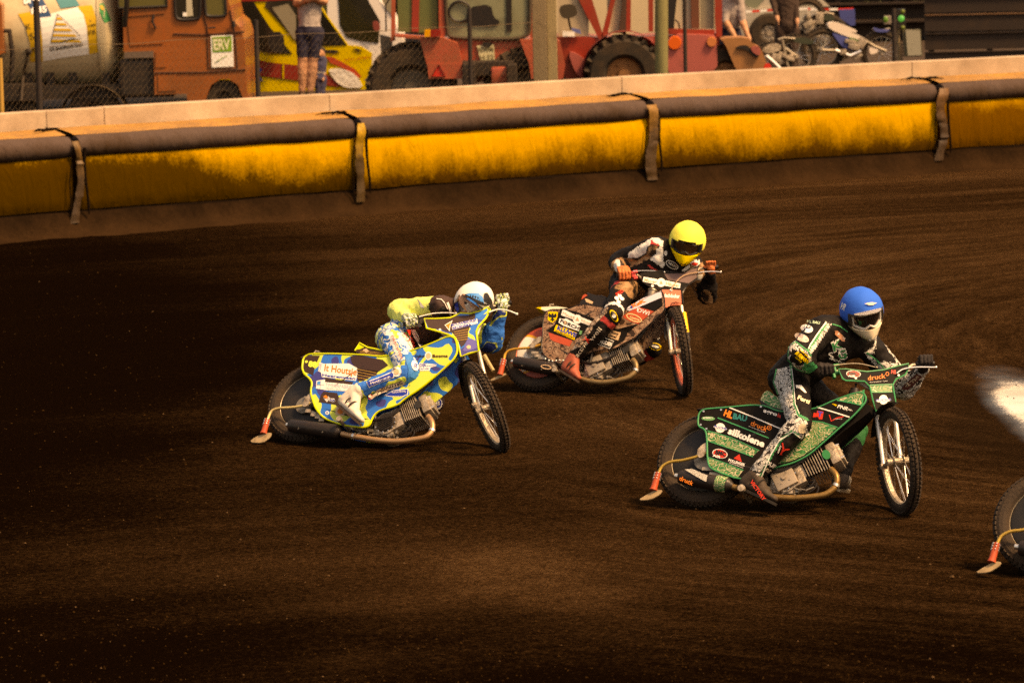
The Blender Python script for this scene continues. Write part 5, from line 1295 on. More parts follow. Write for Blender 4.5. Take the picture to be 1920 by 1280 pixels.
    patch(pg(T1d, [(455, 140), (520, 130), (600, 200), (620, 280), (612, 470), (540, 478), (440, 470), (490, 420), (500, 300), (470, 200)]), at, mat('knee_blue', (.01, .18, .48), .6), bo, 'knee_pad', sub=2)
    patch([T1d(*q) for q in oval(572, 262, 36, 58, -18)], at2, WHT, bo, sub=1); words('B', T1d(556, 282), T1d(592, 290), 8, on_body(bvh, .013), BLUP, bo, 0)
    W_('DRACHTEN', T1b, (225, 735), (345, 1025), 5, REDP, 0); W_('SMALLE', T1b, (360, 720), (500, 915), 7, REDP, .0); W_('OTM', T1b, (440, 770), (500, 880), 7, REDP, .03)
    patch(pg(T1b, [(470, 660), (530, 660), (625, 850), (590, 872), (520, 770)]), at, WHT, bo, sub=1); W_('roocommee', T1b, (520, 700), (605, 850), 4, BLKP, 0); patch(pg(T1b, [(412, 660), (470, 660), (470, 740), (440, 740)]), at, REDP, bo, sub=1)
    patch(pg(T1b, [(545, 278), (570, 280), (645, 375), (625, 395), (600, 378)]), at2, mat('grey_print', (.55, .52, .48), .6), bo); W_('KSK', T1b, (690, 385), (760, 330), 4.5, BLKP, .03); W_('WPR', T1b, (700, 420), (765, 372), 4.5, BLKP, .03)
    patch([T1d(*q) for q in oval(822, 678, 48, 62)], at, WHT, bo, sub=1); patch([T1d(*q) for q in oval(822, 672, 38, 48)], at2, BLUP, bo, sub=1); words('B', T1d(802, 694), T1d(842, 696), 8, on_body(bvh, .013), WHT, bo, .03)
    patch(pg(T1b, [(925, 318), (950, 312), (985, 400), (1000, 500), (970, 500), (955, 400)]), at, WHT, bo, 'collar_strip', sub=1); patch(pg(T1b, [(815, 470), (830, 400), (880, 360), (935, 400), (960, 500), (900, 520)]), at, BLKP, bo, 'chest_shadow', sub=1); patch(stripe(pg(T1b, [(800, 268), (860, 275), (900, 320), (940, 400)]), 1.2), at2, WHT, bo, 'piping', sub=1)  # shadow on the chest painted as a black patch
    # white collar
    bm = bmesh.new(); nk = J_['neck']; d_ = (nk - J_['chest']).normalized(); x, y = perp(d_); add_tube(bm, [nk - d_ * .02 + (x * cos(t) * .098 + y * sin(t) * .088) for t in (2 * pi * i / 20 for i in range(20))], .018, 8, closed=True); finish('collar', bm, mat('pale_collar', (.62, .52, .42), .6), root, smooth=True)
    gm_ = pattern_mat('patterned_glove', [(0, (.02, .02, .05)), (.22, (.60, .72, .20)), (.42, (.01, .08, .35)), (.55, (.65, .65, .6))], 24, 'scribble', .7, .2)
    glove(root, J_['wrR'], gr1, ax1, B.a * .6 + B.g * .7, gm_, 1, s=1.15); glove(root, J_['wrL'], gl1, -ax1, B.a * .8 + B.g * .5, gm_, 1, s=1.15)
    bt = mat('white_boot', (.68, .60, .50), .6, dirt=.35, dscale=14)
    boot(root, J_['anR'], B.p(655, 845, .15), B.p(812, 975, .17), bt, mat('boot_brown_sole', (.05, .03, .022), .8), tall=J_['anR'].lerp(J_['knR'], .06))
    boot(root, J_['anL'], reach(J_['anL'], T1(1050, 1010), .09, True), reach(J_['anL'], T1(1140, 1020), .22, False), bt, mat('steel_shoe', (.35, .28, .2), .4, .7))
    hc = B.p(1560, 168, -.10); face = cdir(-.18, -.14, .96); up = cdir(.50, .80, .33)
    h, P3 = helmet(root, hc, face, up, mat('white_cover', (.80, .74, .66), .6), mat('white_cover', (.8, .74, .66), .6), mat('orange_jaw', (.62, .30, .16), .4), mat('mirror_lens', (.70, .62, .55), .12, .3), mat('orange_frame', (.62, .22, .07), .4), pattern_mat('blue_black_peak', [(0, (.01, .01, .02)), (.45, (.0, .16, .52))], 9, 'camo', .4, 0), s=1.08, cover_el=34, strap_m=BLK)
    for pts, m in (([(1075, 255), (1140, 205), (1200, 260), (1240, 300), (1345, 350), (1280, 400), (1190, 450), (1100, 345)], mat('orange_jaw', (.62, .30, .16), .4)), ([(1192, 300), (1320, 345), (1250, 425), (1190, 445), (1150, 345)], mat('mirror_lens', (.70, .62, .55), .12, .3)),
                   ([(1148, 215), (1200, 200), (1330, 250), (1400, 330), (1480, 345), (1420, 365), (1300, 325), (1180, 262)], BLKP), ([(1165, 215), (1215, 195), (1325, 193), (1380, 240), (1400, 330), (1330, 290), (1210, 235)], SKYP), ([(1400, 200), (1440, 190), (1500, 290), (1510, 345), (1460, 335), (1400, 290)], BLKP),
                   ([(1005, 335), (1070, 290), (1105, 430), (1060, 460), (1020, 405)], BLKP), ([(1020, 335), (1060, 315), (1085, 390), (1065, 440), (1030, 390)], BLUP), ([(1150, 300), (1190, 318), (1170, 345), (1145, 325)], BLKP)):
        patch(pg(T1b, pts), P3, m, h, 'helmet_print', sub=2)
rider_camo()
# ------------------------------------------------------------------ the rider in black, white and red under a yellow helmet cover
T2 = lambda X, Y: (910 + X / 3.5565, 400 + Y / 3.5565)
T2b = lambda X, Y: (1120 + X / 7.528, 400 + Y / 7.528)
T2c = lambda X, Y: (920 + X / 6.4, 540 + Y / 6.4)
T2d = lambda X, Y: (1080 + X / 5.5667, 530 + Y / 5.5667)
GRAF = pattern_mat('brown_graphic_vinyl', [(0, (.035, .018, .010)), (.36, (.25, .135, .08)), (.45, (.05, .025, .015)), (.49, (.32, .185, .115)), (.57, (.09, .045, .028)), (.62, (.34, .21, .135))], 19, 'camo', .5, 0)
REDV = mat('red_vinyl', (.50, .075, .035), .45, dirt=.25)
def red_bike():
    B = Bike(T2, (1002, 733), (1281, 746), 33, 'red and black motorcycle with red rear disc, ridden by the yellow-helmeted rider in the middle'); rt = B.root
    B.front((1225, 600), (1245, 935), -62, (1298, 918), tilt=9)
    rw = B.O + B.u * .335
    dm = bpy.data.materials.new('red_white_disc'); dm.use_nodes = True; nt = dm.node_tree; b = nt.nodes['Principled BSDF']; b.inputs['Roughness'].default_value = .5
    geo = nt.nodes.new('ShaderNodeNewGeometry'); sub = nt.nodes.new('ShaderNodeVectorMath'); sub.operation = 'DISTANCE'; sub.inputs[1].default_value = rw - B.h * .16 - B.u * .03
    nt.links.new(geo.outputs['Position'], sub.inputs[0]); cr = nt.nodes.new('ShaderNodeValToRGB'); cr.color_ramp.interpolation = 'CONSTANT'; e = cr.color_ramp.elements; e[0].color = (.82, .74, .62, 1); e[1].position = .155; e[1].color = (.75, .33, .03, 1); q = e.new(.175); q.color = (.42, .06, .03, 1)
    nt.links.new(sub.outputs['Value'], cr.inputs[0]); nt.links.new(cr.outputs[0], b.inputs['Base Color'])
    wheel(rt, 'rear_wheel', rw, B.n, .335, .098, 60, mat('red_rim', (.45, .10, .06), .4, .5, dirt=.2), dm, kh=.006)
    wheel(rt, 'front_wheel', B.hub, B.l, .352, .074, 60, mat('red_rim', (.45, .10, .06), .4, .5, dirt=.2), None, 36)
    frame_bits(B, (1190, 560), (1060, 620), (760, 640), (420, 850), (1000, 850), (700, 1000))
    out = [(400, 640), (545, 640), (640, 600), (760, 620), (900, 648), (960, 640), (1060, 568), (1178, 512), (1195, 560), (1200, 640), (1150, 690), (1050, 778), (1000, 828), (930, 862), (860, 905), (740, 912), (640, 960), (600, 1012), (480, 1000), (405, 962), (370, 905), (386, 800), (380, 758)]
    sc_ = plates(B, out, GRAF, BLK, off=.115, er=.004); S1, S2, S3 = B.surf(.1165), B.surf(.118), B.surf(.1195)
    W_ = lambda s, F, a, b, h, m, bold=.02, S=S2, **k: words(s, F(*a), F(*b), h, S, m, sc_, bold, **k)
    P_ = lambda F, pts, S, m: patch(pg(F, pts), S, m, sc_)
    P_(T2c, [(840, 245), (1000, 275), (1245, 365), (1110, 560), (985, 632), (700, 532), (690, 492), (765, 438)], S1, BVIN); P_(T2c, [(694, 530), (982, 627), (945, 700), (760, 640), (715, 610)], S1, REDV)
    P_(T2d, [(640, 250), (800, 190), (895, 150), (905, 240), (820, 300)], S1, BVIN); P_(T2d, [(905, 240), (820, 300), (650, 432), (540, 520), (505, 600), (350, 695), (230, 645), (350, 480), (440, 480), (550, 520), (640, 430), (815, 298), (860, 250)], S1, BVIN); P_(T2d, [(480, 352), (560, 300), (642, 250), (816, 298), (652, 432), (560, 400)], S1, REDV)
    wp = mat('lilac_white_print', (.66, .62, .68), .5); P_(T2d, [(524, 282), (546, 250), (700, 160), (888, 84), (898, 152), (760, 210), (560, 292)], S2, wp)
    W_('KsK', T2d, (590, 262), (735, 195), 6.5, ORP, .05, S=S3); W_('s', T2d, (570, 268), (600, 256), 6, BLUP, .04, S=S3)
    W_('DWI', T2d, (640, 302), (758, 342), 8, WHT, .01); P_(T2d, [(636, 262), (645, 258), (648, 300), (638, 300)], S2, WHT)
    patch(stripe([T2d(*q) for q in oval(606, 366, 82, 32, 22)] + [T2d(*oval(606, 366, 82, 32, 22)[0])], 1.6), S2, mat('pale_yellow', (.75, .60, .30), .5), sc_); W_('Gaerne', T2d, (560, 366), (660, 398), 4.5, mat('pale_yellow', (.75, .6, .3), .5), .02)
    P_(T2d, [(352, 492), (468, 520), (440, 602), (288, 548)], S2, mat('pale_orange', (.65, .42, .25), .5)); W_('Küster', T2d, (370, 528), (445, 548), 5, BLKP, .03, S=S3); W_('Listel', T2d, (330, 555), (420, 580), 5, BLKP, .03, S=S3)
    P_(T2d, [(262, 560), (396, 605), (352, 688), (222, 640)], S2, WHT); P_(T2d, [(266, 568), (390, 610), (350, 680), (230, 636)], S3, BLKP); words('RUDER', T2d(248, 628), T2d(372, 664), 7, B.surf(.121), WHT, sc_, .04)
    P_(T2c, [(862, 260), (890, 262), (1012, 320), (1005, 382), (845, 324)], S2, WHT); patch([T2c(*q) for q in oval(1040, 373, 52, 55)], S2, WHT, sc_); P_(T2c, [(1088, 348), (1215, 400), (1200, 455), (1080, 410)], S2, WHT)
    tn = mat('tan_print', (.50, .30, .17), .5); W_('Mauer', T2c, (858, 318), (1000, 372), 6.5, tn, .0, S=S3); W_('Häuser', T2c, (1086, 402), (1200, 446), 6.5, tn, .0, S=S3); P_(T2c, [(1040, 345), (1062, 395), (1014, 390)], S3, tn)
    P_(T2c, [(826, 362), (880, 372), (905, 362), (1072, 455), (1056, 516), (870, 450), (815, 412)], S2, WHT); W_('FORCH', T2c, (830, 406), (1052, 502), 6, BLKP, .04, S=S3); patch([T2c(*q) for q in oval(893, 415, 20, 24)], S3, mat('pale_orange', (.65, .42, .25), .5), sc_)
    P_(T2c, [(786, 438), (1036, 536), (1002, 622), (758, 512)], S2, YELP); W_('KLUWE', T2c, (792, 494), (1020, 588), 7.5, BLUP, .05, S=S3); W_('BAUMASCHINEN', T2c, (778, 518), (995, 606), 2.6, BLKP, .02, S=S3)
    P_(T2c, [(1070, 505), (1100, 515), (1085, 560), (1060, 550)], S2, mat('mid_green', (.10, .30, .12), .5))
    P_(T2c, [(690, 282), (808, 286), (796, 370), (742, 416), (684, 382)], S1, YELP)
    for pts in ([(735, 300), (752, 300), (756, 330), (752, 390), (742, 402), (732, 388), (728, 330)], [(728, 320), (700, 298), (690, 330), (705, 352), (728, 350)], [(756, 322), (785, 300), (794, 332), (778, 354), (754, 352)], [(728, 365), (708, 380), (730, 384)], [(754, 367), (774, 382), (752, 386)]): P_(T2c, pts, S2, BLKP)
    for k in range(9):
        bm = bmesh.new(); c = B.p(400 + 24 * k, 970 + 8 * sin(k) + 4 * k, .117); add_ell(bm, c, AX, (.009, .009, .009), 8, 6); finish('rivet', bm, CHR, sc_)
    c = B.p(1108, 545, .08); bm = bmesh.new(); add_cyl(bm, c - B.u * .045, c + B.u * .035, .026, .034, seg=16); add_cyl(bm, c + B.u * .035, c + B.u * .045, .040, .038, seg=18); finish('fuel_cap', bm, STEEL, rt, smooth=True)
    st = slab('seat', B.px([(628, 600), (650, 560), (690, 532), (740, 545), (815, 568), (800, 600), (770, 642), (700, 625), (640, 612)]), B.pl, .09, .18, BLK, rt, rnd=1); P_(T2, [(664, 568), (680, 570), (720, 590), (712, 604), (672, 590)], B.surf(.0925), mat('pale_orange', (.65, .42, .25), .5)); slab('seat_tail', B.px([(648, 550), (665, 537), (682, 545), (640, 575)]), B.pl, .095, .03, REDV, st)
    tube('seat_strap', [B.p(X, Y, .05) for X, Y in ((680, 533), (720, 552), (775, 552), (812, 568))], .007, BLK, st, 6)
    slab('rear_mudguard', B.px([(342, 628), (400, 622), (480, 620), (550, 630), (480, 642), (400, 650)]), B.pl, .06, .10, mat('white_yellow_guard', (.78, .70, .52), .5), rt); slab('guard_tip', B.px([(338, 628), (372, 624), (372, 640)]), B.pl, .065, .09, YELP, rt)
    tube('transponder_bracket', [B.p(X, Y, .04) for X, Y in ((425, 640), (432, 608), (455, 606))], .007, ALU, rt, 6)
    plate = [(1035, 402), (1100, 390), (1180, 382), (1290, 398), (1350, 385), (1400, 356), (1415, 365), (1412, 440), (1345, 482), (1325, 495), (1312, 510), (1320, 602), (1290, 600), (1272, 592), (1240, 600), (1230, 625), (1192, 634), (1180, 560), (1172, 508), (1110, 495), (1055, 462)]
    og = .035; np_ = slab('number_plate', B.px(plate), B.fp, og, .004, BVIN, rt); tube('edge_trim', [B.fat(X, Y, og) for X, Y in plate], .004, BLK, np_, 6, closed=True); F1, F2, F3 = B.fsurf(og + .0015), B.fsurf(og + .003), B.fsurf(og + .0045)
    patch(pg(T2d, [(898, 70), (1092, 78), (1104, 240), (1072, 232), (1052, 205), (1000, 215), (978, 258), (914, 256)]), F1, mat('salmon_red', (.55, .14, .08), .5), np_); patch(pg(T2b, [(1230, 850), (1300, 800), (1410, 770), (1412, 900), (1290, 985), (1000, 940), (940, 850)]), F1, mat('dusty_violet', (.14, .08, .075), .5, dirt=.5), np_)
    patch(pg(T2b, [(655, 895), (850, 930), (840, 1005), (640, 960)]), F2, WHT, np_); patch([T2b(*q) for q in oval(900, 975, 60, 62)], F2, WHT, np_); patch(pg(T2b, [(960, 945), (1175, 990), (1165, 1055), (950, 1020)]), F2, WHT, np_)
    words('Mauer', T2b(660, 958), T2b(838, 990), 6.5, F3, tn, np_, .02); words('Häuser', T2b(965, 1008), T2b(1160, 1042), 6.5, F3, tn, np_, .02); patch(pg(T2b, [(900, 945), (925, 998), (872, 995)]), F3, tn, np_)
    words('dachdecker', T2d(918, 148), T2d(1082, 160), 7, F2, WHT, np_, .04)
    bm = bmesh.new()
    for q in ((778, 1028), (1040, 1085)): c = F1(*T2b(*q)); add_cyl(bm, c, c + B.g * .006, .011, seg=12)
    finish('rivets', bm, WHT, np_)
    hb, gr, gl, ax = bars(B, (925, 412), (1503, 362)); lever(B, hb, [(1418, 396), (1460, 390), (1520, 388), (1568, 392)], og=.05, m=CHR, r=.005); lever(B, hb, [(985, 386), (1060, 382), (1130, 384), (1195, 392)], og=.03, m=CHR, r=.004)
    tube('cable', spline([B.fat(X, Y, .05) for X, Y in ((1240, 510), (1255, 480), (1300, 430), (1350, 405), (1420, 392))], 5), .004, mat('tan_cable', (.5, .32, .2), .5), hb, 6)
    bm = bmesh.new()
    for X, Y in ((985, 400), (990, 420), (1000, 432), (1000, 392)): add_box(bm, B.fat(X, Y, 0), (B.l, B.a, B.g), (.016, .014, .014), .004)
    finish('clutch_perch', bm, mat('red_anodised', (.35, .03, .03), .4, .4), hb)
    mudguard(B, -30, 15, .375, .05); fk, a0, b0, w = forks(B, (1207, 630), (1241, 925), m=mat('pale_fork', (.66, .62, .50), .4, .4, dirt=.15), far=True)
    q0 = B.fat(1322, 665, .01); q1 = B.fat(1342, 800, .01); q2 = B.fat(1352, 900, .01)
    dp = tube('damper', [q0, q1], .023, mat('gold_damper_bright', (.78, .42, .03), .4, .3), rt, 14); tube('damper_spring', [q1, q1.lerp(q2, .2), q1.lerp(q2, .4), q1.lerp(q2, .6)], [.026, .021, .027, .020], BLK, dp, 14); tube('damper_end', [q1.lerp(q2, .55), q2], .014, mat('gold_damper_bright', (.78, .42, .03), .4, .3), dp, 10)
    slab('brake_guard', B.px([(1196, 690), (1206, 680), (1210, 850), (1192, 820)]), B.fp, -.03, .03, BLK, rt)
    eng = engine(B, (735, 1020), (795, 985), (955, 905), emblem=mat('black_badge', (.03, .025, .02), .4))
    exhaust(B, [(985, 975, .05), (1003, 1005, .06), (1003, 1045, .06), (960, 1090, .07), (890, 1112, .08), (800, 1126, .09), (720, 1122, .10), (640, 1104, .10), (560, 1075, .10), (490, 1055, .10)], [(460, 1040), (198, 990)], pm=mat('olive_pipe', (.26, .17, .08), .45, .5, dirt=.4, dscale=16), sr=.054)
    patch(stripe([T2c(*q) for q in oval(665, 945, 60, 22, 10)] + [T2c(*oval(665, 945, 60, 22, 10)[0])], 1.3), lambda x, y: B.pl.at(x, y, .157), mat('pale_orange', (.65, .42, .25), .5), rt)
    deflector(B, [(392, 868), (350, 882), (300, 895), (220, 902), (165, 912), (135, 935), (125, 968)], [(124, 972), (98, 1078)], [(30, 1108), (80, 1085), (130, 1062), (142, 1072), (100, 1092), (42, 1116)], rodm=mat('orange_gold_rod', (.60, .30, .05), .45, .3, dirt=.2), bracket=[(292, 898), (315, 850), (350, 825), (372, 818), (375, 850), (340, 870), (325, 895)])
    bm = bmesh.new(); c = B.p(492, 1078, .10); add_cyl(bm, c - B.n * .12, c + B.n * .10, .014, seg=12); add_cyl(bm, c + B.n * .08, c + B.n * .105, .02, seg=18); finish('foot_rest', bm, ALU, rt, smooth=True)
    bm = bmesh.new(); ra = B.p(330, 910, .06); ga = B.p(600, 1030, .06)
    for s_ in (-1, 1): add_tube(bm, [ra + B.u * .045 * s_, ga + B.u * .035 * s_], .006, 6)
    add_cyl(bm, ra - B.n * .004, ra + B.n * .004, .07, seg=28); finish('drive_chain', bm, STEEL, rt)
    bm = bmesh.new()
    for s_ in (-.085, .085): add_tube(bm, [B.p(330, 930, s_), B.p(600, 1050, s_)], .012, 8)
    for X, Y in ((330, 930), (350, 950), (375, 965)): add_box(bm, B.p(X, Y, .095), (B.h, B.u, B.n), (.03, .012, .006), .004)
    finish('rear_fork', bm, ALU, rt, smooth=True)
    return B, gr, gl, ax
B2, gr2, gl2, ax2 = red_bike()
def rider_red():
    B = B2; J_ = {}
    J_['pelvis'] = B.p(940, 480, -.10); J_['hipR'] = B.p(925, 505, .01); J_['hipL'] = B.p(990, 500, -.25)
    J_['chest'] = B.p(1190, 325, -.05); J_['neck'] = B.p(1285, 265, -.05); J_['shR'] = B.p(1140, 222, .09); J_['shL'] = B.p(1385, 350, -.22)
    J_['wrR'] = B.fat(905, 380, -.05); J_['elR'] = reach(J_['wrR'], T2(893, 322), .20, False)
    J_['wrL'] = B.fat(1502, 398, -.075); J_['elL'] = reach(J_['wrL'], T2(1478, 540), .26, False)
    J_['knR'] = reach(J_['hipR'], T2(850, 675), .40, True); J_['anR'] = B.p(590, 955, .16)
    J_['knL'] = reach(J_['hipL'], T2(1115, 900), .46, True); J_['anL'] = reach(J_['knL'], T2(850, 1105), .44, False)
    if J_['anL'].z < .09: J_['anL'].z = .09
    report('red', J_)
    root = thing('person', J_['pelvis'], 'rider in yellow helmet cover, black and white suit and orange gloves, on the red motorcycle', 'person')
    blk = mat('black_leather', (.014, .011, .010), .6); wt = mat('white_leather', (.72, .68, .62), .6, dirt=.15); rd = mat('red_leather', (.42, .035, .03), .6, dirt=.2)
    brn = pattern_mat('brown_graphic_cloth', [(0, (.03, .016, .010)), (.42, (.26, .135, .06)), (.56, (.36, .20, .10))], 13, 'camo', .7, .4); gr = pattern_mat('tan_graphic_cloth', [(0, (.035, .018, .010)), (.22, (.45, .29, .19)), (.5, (.10, .05, .03)), (.62, (.58, .42, .30))], 14, 'scribble', .6, .2)
    pW = pg(T2b, [(440, 560), (640, 420), (770, 345), (860, 345), (935, 400), (915, 480), (840, 450), (760, 430), (700, 480), (690, 560), (560, 630), (430, 630)]); pB = pg(T2b, [(430, 640), (560, 640), (700, 570), (720, 480), (790, 450), (850, 470), (840, 540), (740, 640), (560, 730), (470, 760), (370, 640)])
    pR = pg(T2b, [(740, 425), (790, 408), (870, 440), (880, 460), (760, 445)]); pR0 = pg(T2b, [(755, 380), (785, 365), (790, 420), (760, 430)]); pV = pg(T2b, [(840, 500), (920, 470), (945, 740), (920, 770), (740, 650), (840, 560)])
    pV2 = pg(T2b, [(700, 730), (740, 730), (900, 840), (850, 850)]); pE = pg(T2b, [(235, 700), (260, 660), (310, 650), (330, 760), (300, 790), (275, 830), (240, 800)]); pwl = pg(T2b, [(1400, 860), (1490, 850), (1470, 950), (1410, 930)])
    pH = pg(T2, [(850, 500), (900, 452), (1000, 450), (1070, 520), (1030, 590), (960, 560), (930, 520)]); pTan = pg(T2c, [(1350, 180), (1420, 170), (1390, 300), (1280, 400), (1200, 520), (1080, 700), (860, 790), (1050, 560), (1230, 360)])
    def paint(nm, t, p, nrm):
        x, y = proj(p); fr = nrm.dot(CAM - p) > 0
        if nm in ('uarmR', 'shoulderR', 'upper', 'chest', 'neck') and fr:
            if inpoly(x, y, pR) or inpoly(x, y, pR0) or inpoly(x, y, pV2): return 2
            if inpoly(x, y, pW) or inpoly(x, y, pV): return 1
            if inpoly(x, y, pB): return 3
            return 0
        if nm == 'farmR': return 1 if fr and inpoly(x, y, pE) else (3 if t > .5 else 0)
        if nm in ('uarmL', 'farmL', 'shoulderL'): return 1 if fr and inpoly(x, y, pwl) else (3 if noise.noise(p * 9) > .05 else 0)
        if nm in ('belly', 'hipR', 'thighR') and fr and inpoly(x, y, pH): return 3
        if nm == 'thighR': return 2 if .1 < t < .2 else (1 if .84 < t < .93 else 0)
        if nm == 'shinR':
            if fr and inpoly(x, y, pTan): return 4
            return 2 if .10 < t < .20 else 0
        if nm == 'thighL': return 1 if .80 < t < .88 else 0
        if nm == 'shinL': return 2 if .06 < t < .22 else 0
        return 0
    bo, bvh = make_body(root, B, J_, [blk, wt, rd, brn, gr], paint, wrinkle=.009, thick=dict(sh=.088, ua=.076, el=.074, torso=.155, sn=.074))
    at = on_body(bvh, .005); at2 = on_body(bvh, .009); at3 = on_body(bvh, .012); W_ = lambda s, F, a, b, h, m, bold=.02, at_=at2, **k: words(s, F(*a), F(*b), h, at_, m, bo, bold, **k)
    W_('active', T2c, (1048, 832), (1170, 660), 9, mat('cream_text', (.75, .62, .48), .6), 0); W_('X', T2c, (1170, 668), (1205, 612), 14, REDP, .02); W_('well', T2c, (1215, 640), (1335, 500), 9, mat('cream_text', (.75, .62, .48), .6), 0)
    for F, c, rx, ry, an in ((T2d, (396, 345), 34, 70, -28), (T2d, (828, 665), 68, 38, 12)):
        patch([F(*q) for q in oval(*c, rx, ry, an)], at, YELP, bo, sub=1); patch([F(*q) for q in oval(*c, rx * .78, ry * .78, an)], at2, BLKP, bo, sub=1); patch([F(*q) for q in oval(*c, rx * .6, ry * .3, an if rx > ry else an + 60)], at3, WHT, bo)
    for c in ((480, 165), (425, 160), (455, 135), (445, 200)): patch([T2d(*q) for q in oval(*c, 24, 18, 30)], at, WHT, bo)
    W_('SPEED', T2d, (425, 140), (500, 95), 6, REDP, .03); patch([T2d(*q) for q in oval(790, 508, 30, 30)], at, mat('pale_orange', (.65, .42, .25), .5), bo)
    patch([T2b(*q) for q in oval(1055, 728, 98, 50, 30)], at, WHT, bo, sub=1); patch([T2b(*q) for q in oval(1055, 728, 86, 40, 30)], at2, BLKP, bo, sub=1); W_('NEKEN', T2b, (1000, 708), (1110, 772), 4.2, WHT, .02, at_=at3)
    patch(stripe(pg(T2b, [(440, 632), (560, 640), (690, 570), (705, 490), (760, 440), (840, 455)]), 1.4), at2, BLKP, bo, 'piping', sub=1); W_('M', T2b, (560, 505), (600, 490), 3, BLKP, 0); patch([T2b(*q) for q in oval(965, 560, 22, 36)], at, mat('grey_print', (.55, .52, .48), .6), bo)
    patch(pg(T2b, [(1190, 805), (1300, 720), (1310, 760), (1270, 800), (1210, 825)]), at, WHT, bo, sub=1); patch(pg(T2b, [(1312, 700), (1330, 655), (1440, 650), (1452, 712), (1400, 748), (1330, 735)]), at, WHT, bo, sub=1); patch(pg(T2b, [(1325, 705), (1360, 690), (1430, 700), (1395, 742), (1335, 728)]), at2, REDP, bo, sub=1)
    # neck brace
    bm = bmesh.new(); nk = J_['neck'] + (J_['neck'] - J_['chest']).normalized() * -.01; d_ = (B.p(1345, 185, -.05) - J_['neck']).normalized(); x, y = perp(d_); add_tube(bm, [nk + (x * cos(t) * .098 + y * sin(t) * .088) for t in (2 * pi * i / 20 for i in range(20))], .030, 8, closed=True); finish('neck_brace', bm, mat('dark_brace', (.03, .024, .022), .6), root, smooth=True)
    gm_ = mat('orange_glove', (.68, .17, .06), .7, dirt=.25, dscale=30, dcol=(.25, .07, .02), bump=.5, bscale=50)
    glove(root, J_['wrR'], gr2, ax2, B.a * .6 + B.g * .7, gm_, 1, s=1.15); glove(root, J_['wrL'], gl2, -ax2, B.a * .35 + B.g * .9, gm_, 1, s=1.0)
    bt = mat('red_boot', (.38, .085, .05), .6, dirt=.35, dscale=16)
    boot(root, J_['anR'], B.p(508, 1045, .14), B.p(628, 1118, .15), bt, mat('boot_brown_sole', (.05, .03, .022), .8)); boot(root, J_['anL'], reach(J_['anL'], T2(790, 1130), .09, True), reach(J_['anL'], T2(850, 1168), .20, True), bt, mat('steel_shoe', (.35, .28, .2), .4, .7))
    hc = B.p(1348, 182, .05); face = cdir(-.10, -.35, .93); up = cdir(.16, .93, .33); yc = mat('yellow_helmet_cover', (.86, .78, .12), .7, bump=.15, bscale=10, dirt=.12)
    helmet(root, hc, face, up, yc, mat('white_black_shell', (.05, .04, .035), .35), mat('yellow_jaw', (.80, .58, .02), .4, dirt=.1), mat('brown_lens', (.05, .022, .010), .08, coat=.5), FRAMEM, None, s=1.08, cover_el=16)
rider_red()
# ------------------------------------------------------------------ fourth machine, mostly beyond the right edge
T4 = lambda X, Y: (1828 + (X - 45) * .3880, 1073 + (Y - 1160) * .3880)
B4, gr4, gl4, ax4, _ = green_bike(T4, (1954, 1077), (2338, 1094), 'black motorcycle cut off by the right edge of the picture, only its rear wheel showing', full=False)

def rider_dark(B, T, gr, gl, ax):
    J_ = dict(pelvis=B.p(835, 525, -.06), hipR=B.p(850, 560, .05), hipL=B.p(850, 520, -.20), chest=B.p(1040, 350, -.02), neck=B.p(1125, 262, -.02), shR=B.p(1005, 275, .13), shL=B.p(1235, 345, -.20), wrR=B.fat(965, 492, -.03), wrL=B.fat(1530, 480, -.10), anR=B.p(655, 1035, .155))
    J_['elR'] = reach(J_['wrR'], T(885, 405), .24, True); J_['elL'] = reach(J_['wrL'], T(1432, 575), .24, False); J_['knR'] = reach(J_['hipR'], T(893, 765), .42, True); J_['knL'] = reach(J_['hipL'], T(1185, 790), .46, False); J_['anL'] = reach(J_['knL'], T(1105, 1050), .44, True)
    root = thing('person', J_['pelvis'], 'rider in plain black leathers on the motorcycle beyond the right edge', 'person'); blk = mat('black_leather', (.009, .0065, .0055), .65)
    make_body(root, B, J_, [blk], lambda *a: 0, wrinkle=.009, thick=dict(sh=.095, ua=.080, el=.074, torso=.168, th=.10)); gm_ = mat('black_glove', (.018, .013, .012), .7)
    glove(root, J_['wrR'], gr, ax, B.a * .6 + B.g * .6, gm_, s=1.15); glove(root, J_['wrL'], gl, -ax, B.a * .8 + B.g * .5, gm_, s=1.15)
    boot(root, J_['anR'], B.p(578, 1090, .13), B.p(768, 1178, .15), blk, BLK); boot(root, J_['anL'], reach(J_['anL'], T(1075, 1095), .09, True), reach(J_['anL'], T(1135, 1100), .22, False), blk, BLK)
    helmet(root, B.p(1212, 172, .04), cdir(.24, -.30, .92), cdir(-.12, .88, .42), mat('red_helmet_cover', (.45, .03, .02), .75), mat('white_black_shell', (.05, .04, .035), .35), mat('cream_shell', (.7, .58, .42), .35), LENS, FRAMEM, None, s=1.05, cover_el=24)
rider_dark(B4, T4, gr4, gl4, ax4)
